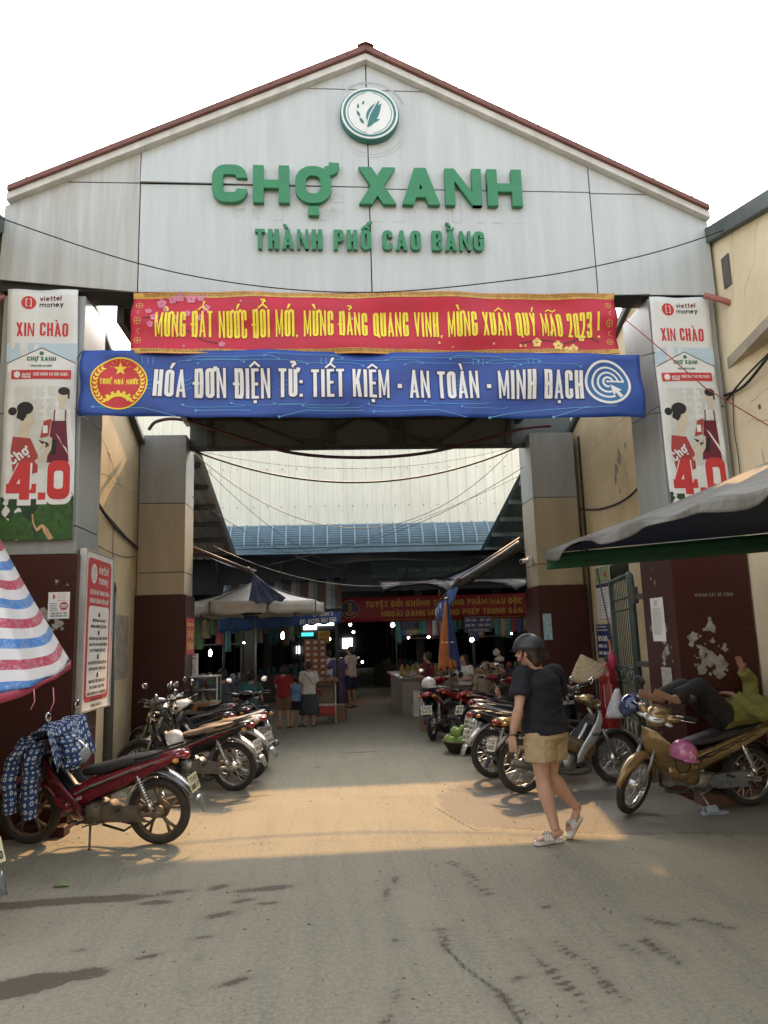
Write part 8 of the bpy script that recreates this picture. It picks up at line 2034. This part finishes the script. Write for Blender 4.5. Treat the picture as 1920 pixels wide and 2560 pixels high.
def stripe_bands(m_, lo, hi):
    def f(t, r):
        mb = MB(); mb.grid(lambda u, v: Vector((r * .945 * math.sin(R(lo + (hi - lo) * v)) * math.cos(2 * PI * u), r * 1.105 * math.sin(R(lo + (hi - lo) * v)) * math.sin(2 * PI * u), r * 1.02 * math.cos(R(lo + (hi - lo) * v)))), 30, 4); mb.build('colour_band', m_, t)
    return f
helmet('dark grey helmet with blue band and visor on the seat of the dark red motorbike', on_bike(bike_red, (.16, .05, .80)), pm('helmet_grey', (.05, .06, .07), .25, coat=.5), (.2, -.3, .9), True, extra=stripe_bands(pm('helmet_blue', (.015, .02, .30), .3), 84, 104))
helmet('white and black helmet hanging at the seat front of the tan topped motorbike', on_bike(bike_blk, (.12, .10, .60)), pm('helmet_white', (.62, .60, .56), .3, coat=.4), (.5, .9, .6), extra=stripe_bands(M_plastic, 60, 80))
helmet('white helmet with red bands on the seat of the motorbike beside the cardboard carton', on_bike(bike_helm, (-.55, 0, .92)), pm('helmet_white', (.62, .60, .56), .3, coat=.4), (0, 0, .3), extra=stripe_bands(P_red2, 62, 92))
helmet('dark blue helmet with silver visor hung on the handlebar of the gold motorbike', on_bike(bike_gold, (.42, -.30, .95)), pm('helmet_navy', (.012, .03, .10), .15, coat=.8), (-.4, .2, 1.4), True, .13)
def rabbit(t, r):
    a = Art(Frame((0, 0, 0), (1, 0, 0), (0, 0, 1))); a.disc(0, -.01, .028, 0, 14); a.disc(-.03, .02, .012, 0, 10, ry=.03)
    for v in a.mb.bm.verts: c = v.co; th_ = c.x / r; ph_ = c.y / r; v.co = Vector((r * 1.0 * math.sin(th_) * math.cos(ph_) * .95, -r * 1.125 * math.cos(th_) * math.cos(ph_), r * 1.04 * math.sin(ph_)))
    a.mb.build('pale_patch', M_white, t)
helmet('shiny pink child helmet hung at the leg shield of the gold motorbike', on_bike(bike_gold, (.21, .22, .60)), pm('helmet_pink', (.42, .12, .25), .25, coat=.6), (.15, .1, .2), False, .125, rabbit)
# patterned jacket over the handlebar
m = bpy.data.materials.new('jacket_star_print'); m.use_nodes = True; nt = m.node_tree; b = nt.nodes['Principled BSDF']; b.inputs['Roughness'].default_value = .85
uvn = nt.nodes.new('ShaderNodeAttribute'); uvn.attribute_name = 'print'; vo = nt.nodes.new('ShaderNodeTexVoronoi'); vo.inputs['Scale'].default_value = 24; vo.inputs['Randomness'].default_value = .25; nt.links.new(uvn.outputs['Vector'], vo.inputs['Vector'])
rp = nt.nodes.new('ShaderNodeValToRGB'); rp.color_ramp.interpolation = 'CONSTANT'
E_ = rp.color_ramp.elements; E_[0].position = 0; E_[0].color = (.022, .06, .17, 1); E_[1].position = .15; E_[1].color = (.52, .56, .60, 1); e = E_.new(.33); e.color = (.022, .06, .17, 1)
nt.links.new(vo.outputs['Distance'], rp.inputs[0]); nt.links.new(rp.outputs[0], b.inputs['Base Color'])
nb = nt.nodes.new('ShaderNodeTexNoise'); nb.inputs['Scale'].default_value = 9; bpn = nt.nodes.new('ShaderNodeBump'); bpn.inputs['Strength'].default_value = .7; bpn.inputs['Distance'].default_value = .05; nt.links.new(nb.outputs[0], bpn.inputs['Height']); nt.links.new(bpn.outputs[0], b.inputs['Normal'])
jk = thing('jacket', 'dark blue jacket with white star print draped over the handlebar of the dark red motorbike', 'jacket', bike_red.location); jk.rotation_euler = bike_red.rotation_euler
def cloth_grid(name, f, nu, nv, w_, h_):
    mb = MB(); mb.grid(f, nu, nv); o = mb.build(name, m, jk); at = o.data.attributes.new('print', 'FLOAT_VECTOR', 'POINT'); arr = []
    for k in range(len(o.data.vertices)): arr += [(k % (nu + 1)) / nu * w_, (k // (nu + 1)) / nv * h_, 0]
    at.data.foreach_set('vector', arr); o.modifiers.new('thickness', 'SOLIDIFY').thickness = .006; return o
def drape(u, v):
    # over the bar: v 0 back side (towards the seat) .. 1 front side, u across from left bar end to right
    y = .34 - .66 * u; a = (v - .42) * 2.2
    x = .30 + .21 * math.sin(max(-1.4, min(1.4, a))) + .03 * math.sin(u * 9); z = 1.07 - .05 * abs(u - .5) - (max(0, abs(a) - .35) ** 1.15) * .62 + .025 * math.sin(u * 13 + v * 5)
    return Vector((x, y + .02 * math.sin(v * 12), z))
cloth_grid('body_cloth', drape, 30, 34, .7, .75)
def sleeve(name, P, r0, r1, h_):
    pts = cat_pts(P, 8); n = len(pts); 
    def f(u, v):
        i = min(int(v * (n - 1)), n - 1); p = pts[i]; rr_ = (r0 + (r1 - r0) * v) * (1 + .12 * math.sin(v * 22 + u * 6)); return p + Vector((rr_ * .75 * math.cos(2 * PI * u), rr_ * math.sin(2 * PI * u), 0))
    cloth_grid(name, f, 18, 36, .34, h_)
sleeve('sleeve', [(.42, .30, 1.0), (.52, .32, .86), (.585, .32, .70), (.60, .30, .50), (.605, .29, .36)], .085, .07, .6)
sleeve('sleeve', [(.38, .20, .96), (.42, .26, .80), (.43, .26, .66), (.45, .25, .50), (.46, .24, .30)], .09, .075, .6)
sleeve('hood', [(.20, .12, 1.0), (.14, .14, .92), (.10, .16, .80), (.12, .16, .70)], .10, .085, .35)
# ground litter
t = thing('fallen_leaf', 'small green leaf lying on the concrete at the left edge', 'leaf', (-2.05, 5.95, .004)); mb = MB(); mb.grid(lambda u, v: Vector((.12 * v, .05 * (u - .5) * math.sin(PI * v), .012 * math.sin(PI * v) + .01 * abs(u - .5))), 4, 8); mb.build('blade', pm('leaf_fresh', (.14, .26, .05), .5, var=.2), t, solid=.001); mb = MB(); mb.tube([(0, 0, .002), (.12, 0, .004)], .002, 4); mb.build('stem', M_guava, t)
rg = random.Random(9)
mb = MB()
for k in range(420):
    x, y = rg.uniform(-2.6, 3.0), 3.5 + 6.5 * rg.random() ** 1.6; l = rg.uniform(.004, .022); an = rg.uniform(0, PI); mb.tube([(x, y, .004), (x + l * math.cos(an), y + l * math.sin(an), .006)], rg.uniform(.0015, .004), 4)
o = mb.build('litter', pm('litter_mix', (.30, .27, .22), .8, c2=(.03, .025, .02), scale=2)); o['kind'] = 'stuff'; o['label'] = 'tiny scraps and grit scattered over the concrete'
# side writing on the white leg shield of the right motorbike
a = Art(Frame((.20, -.238, .55), (.9, .40, 0), (0, 0, 1))); a.text('HONDA', 0, 0, .034, .14, .008, .0); a.build('lettering', M_ink, bike_white)
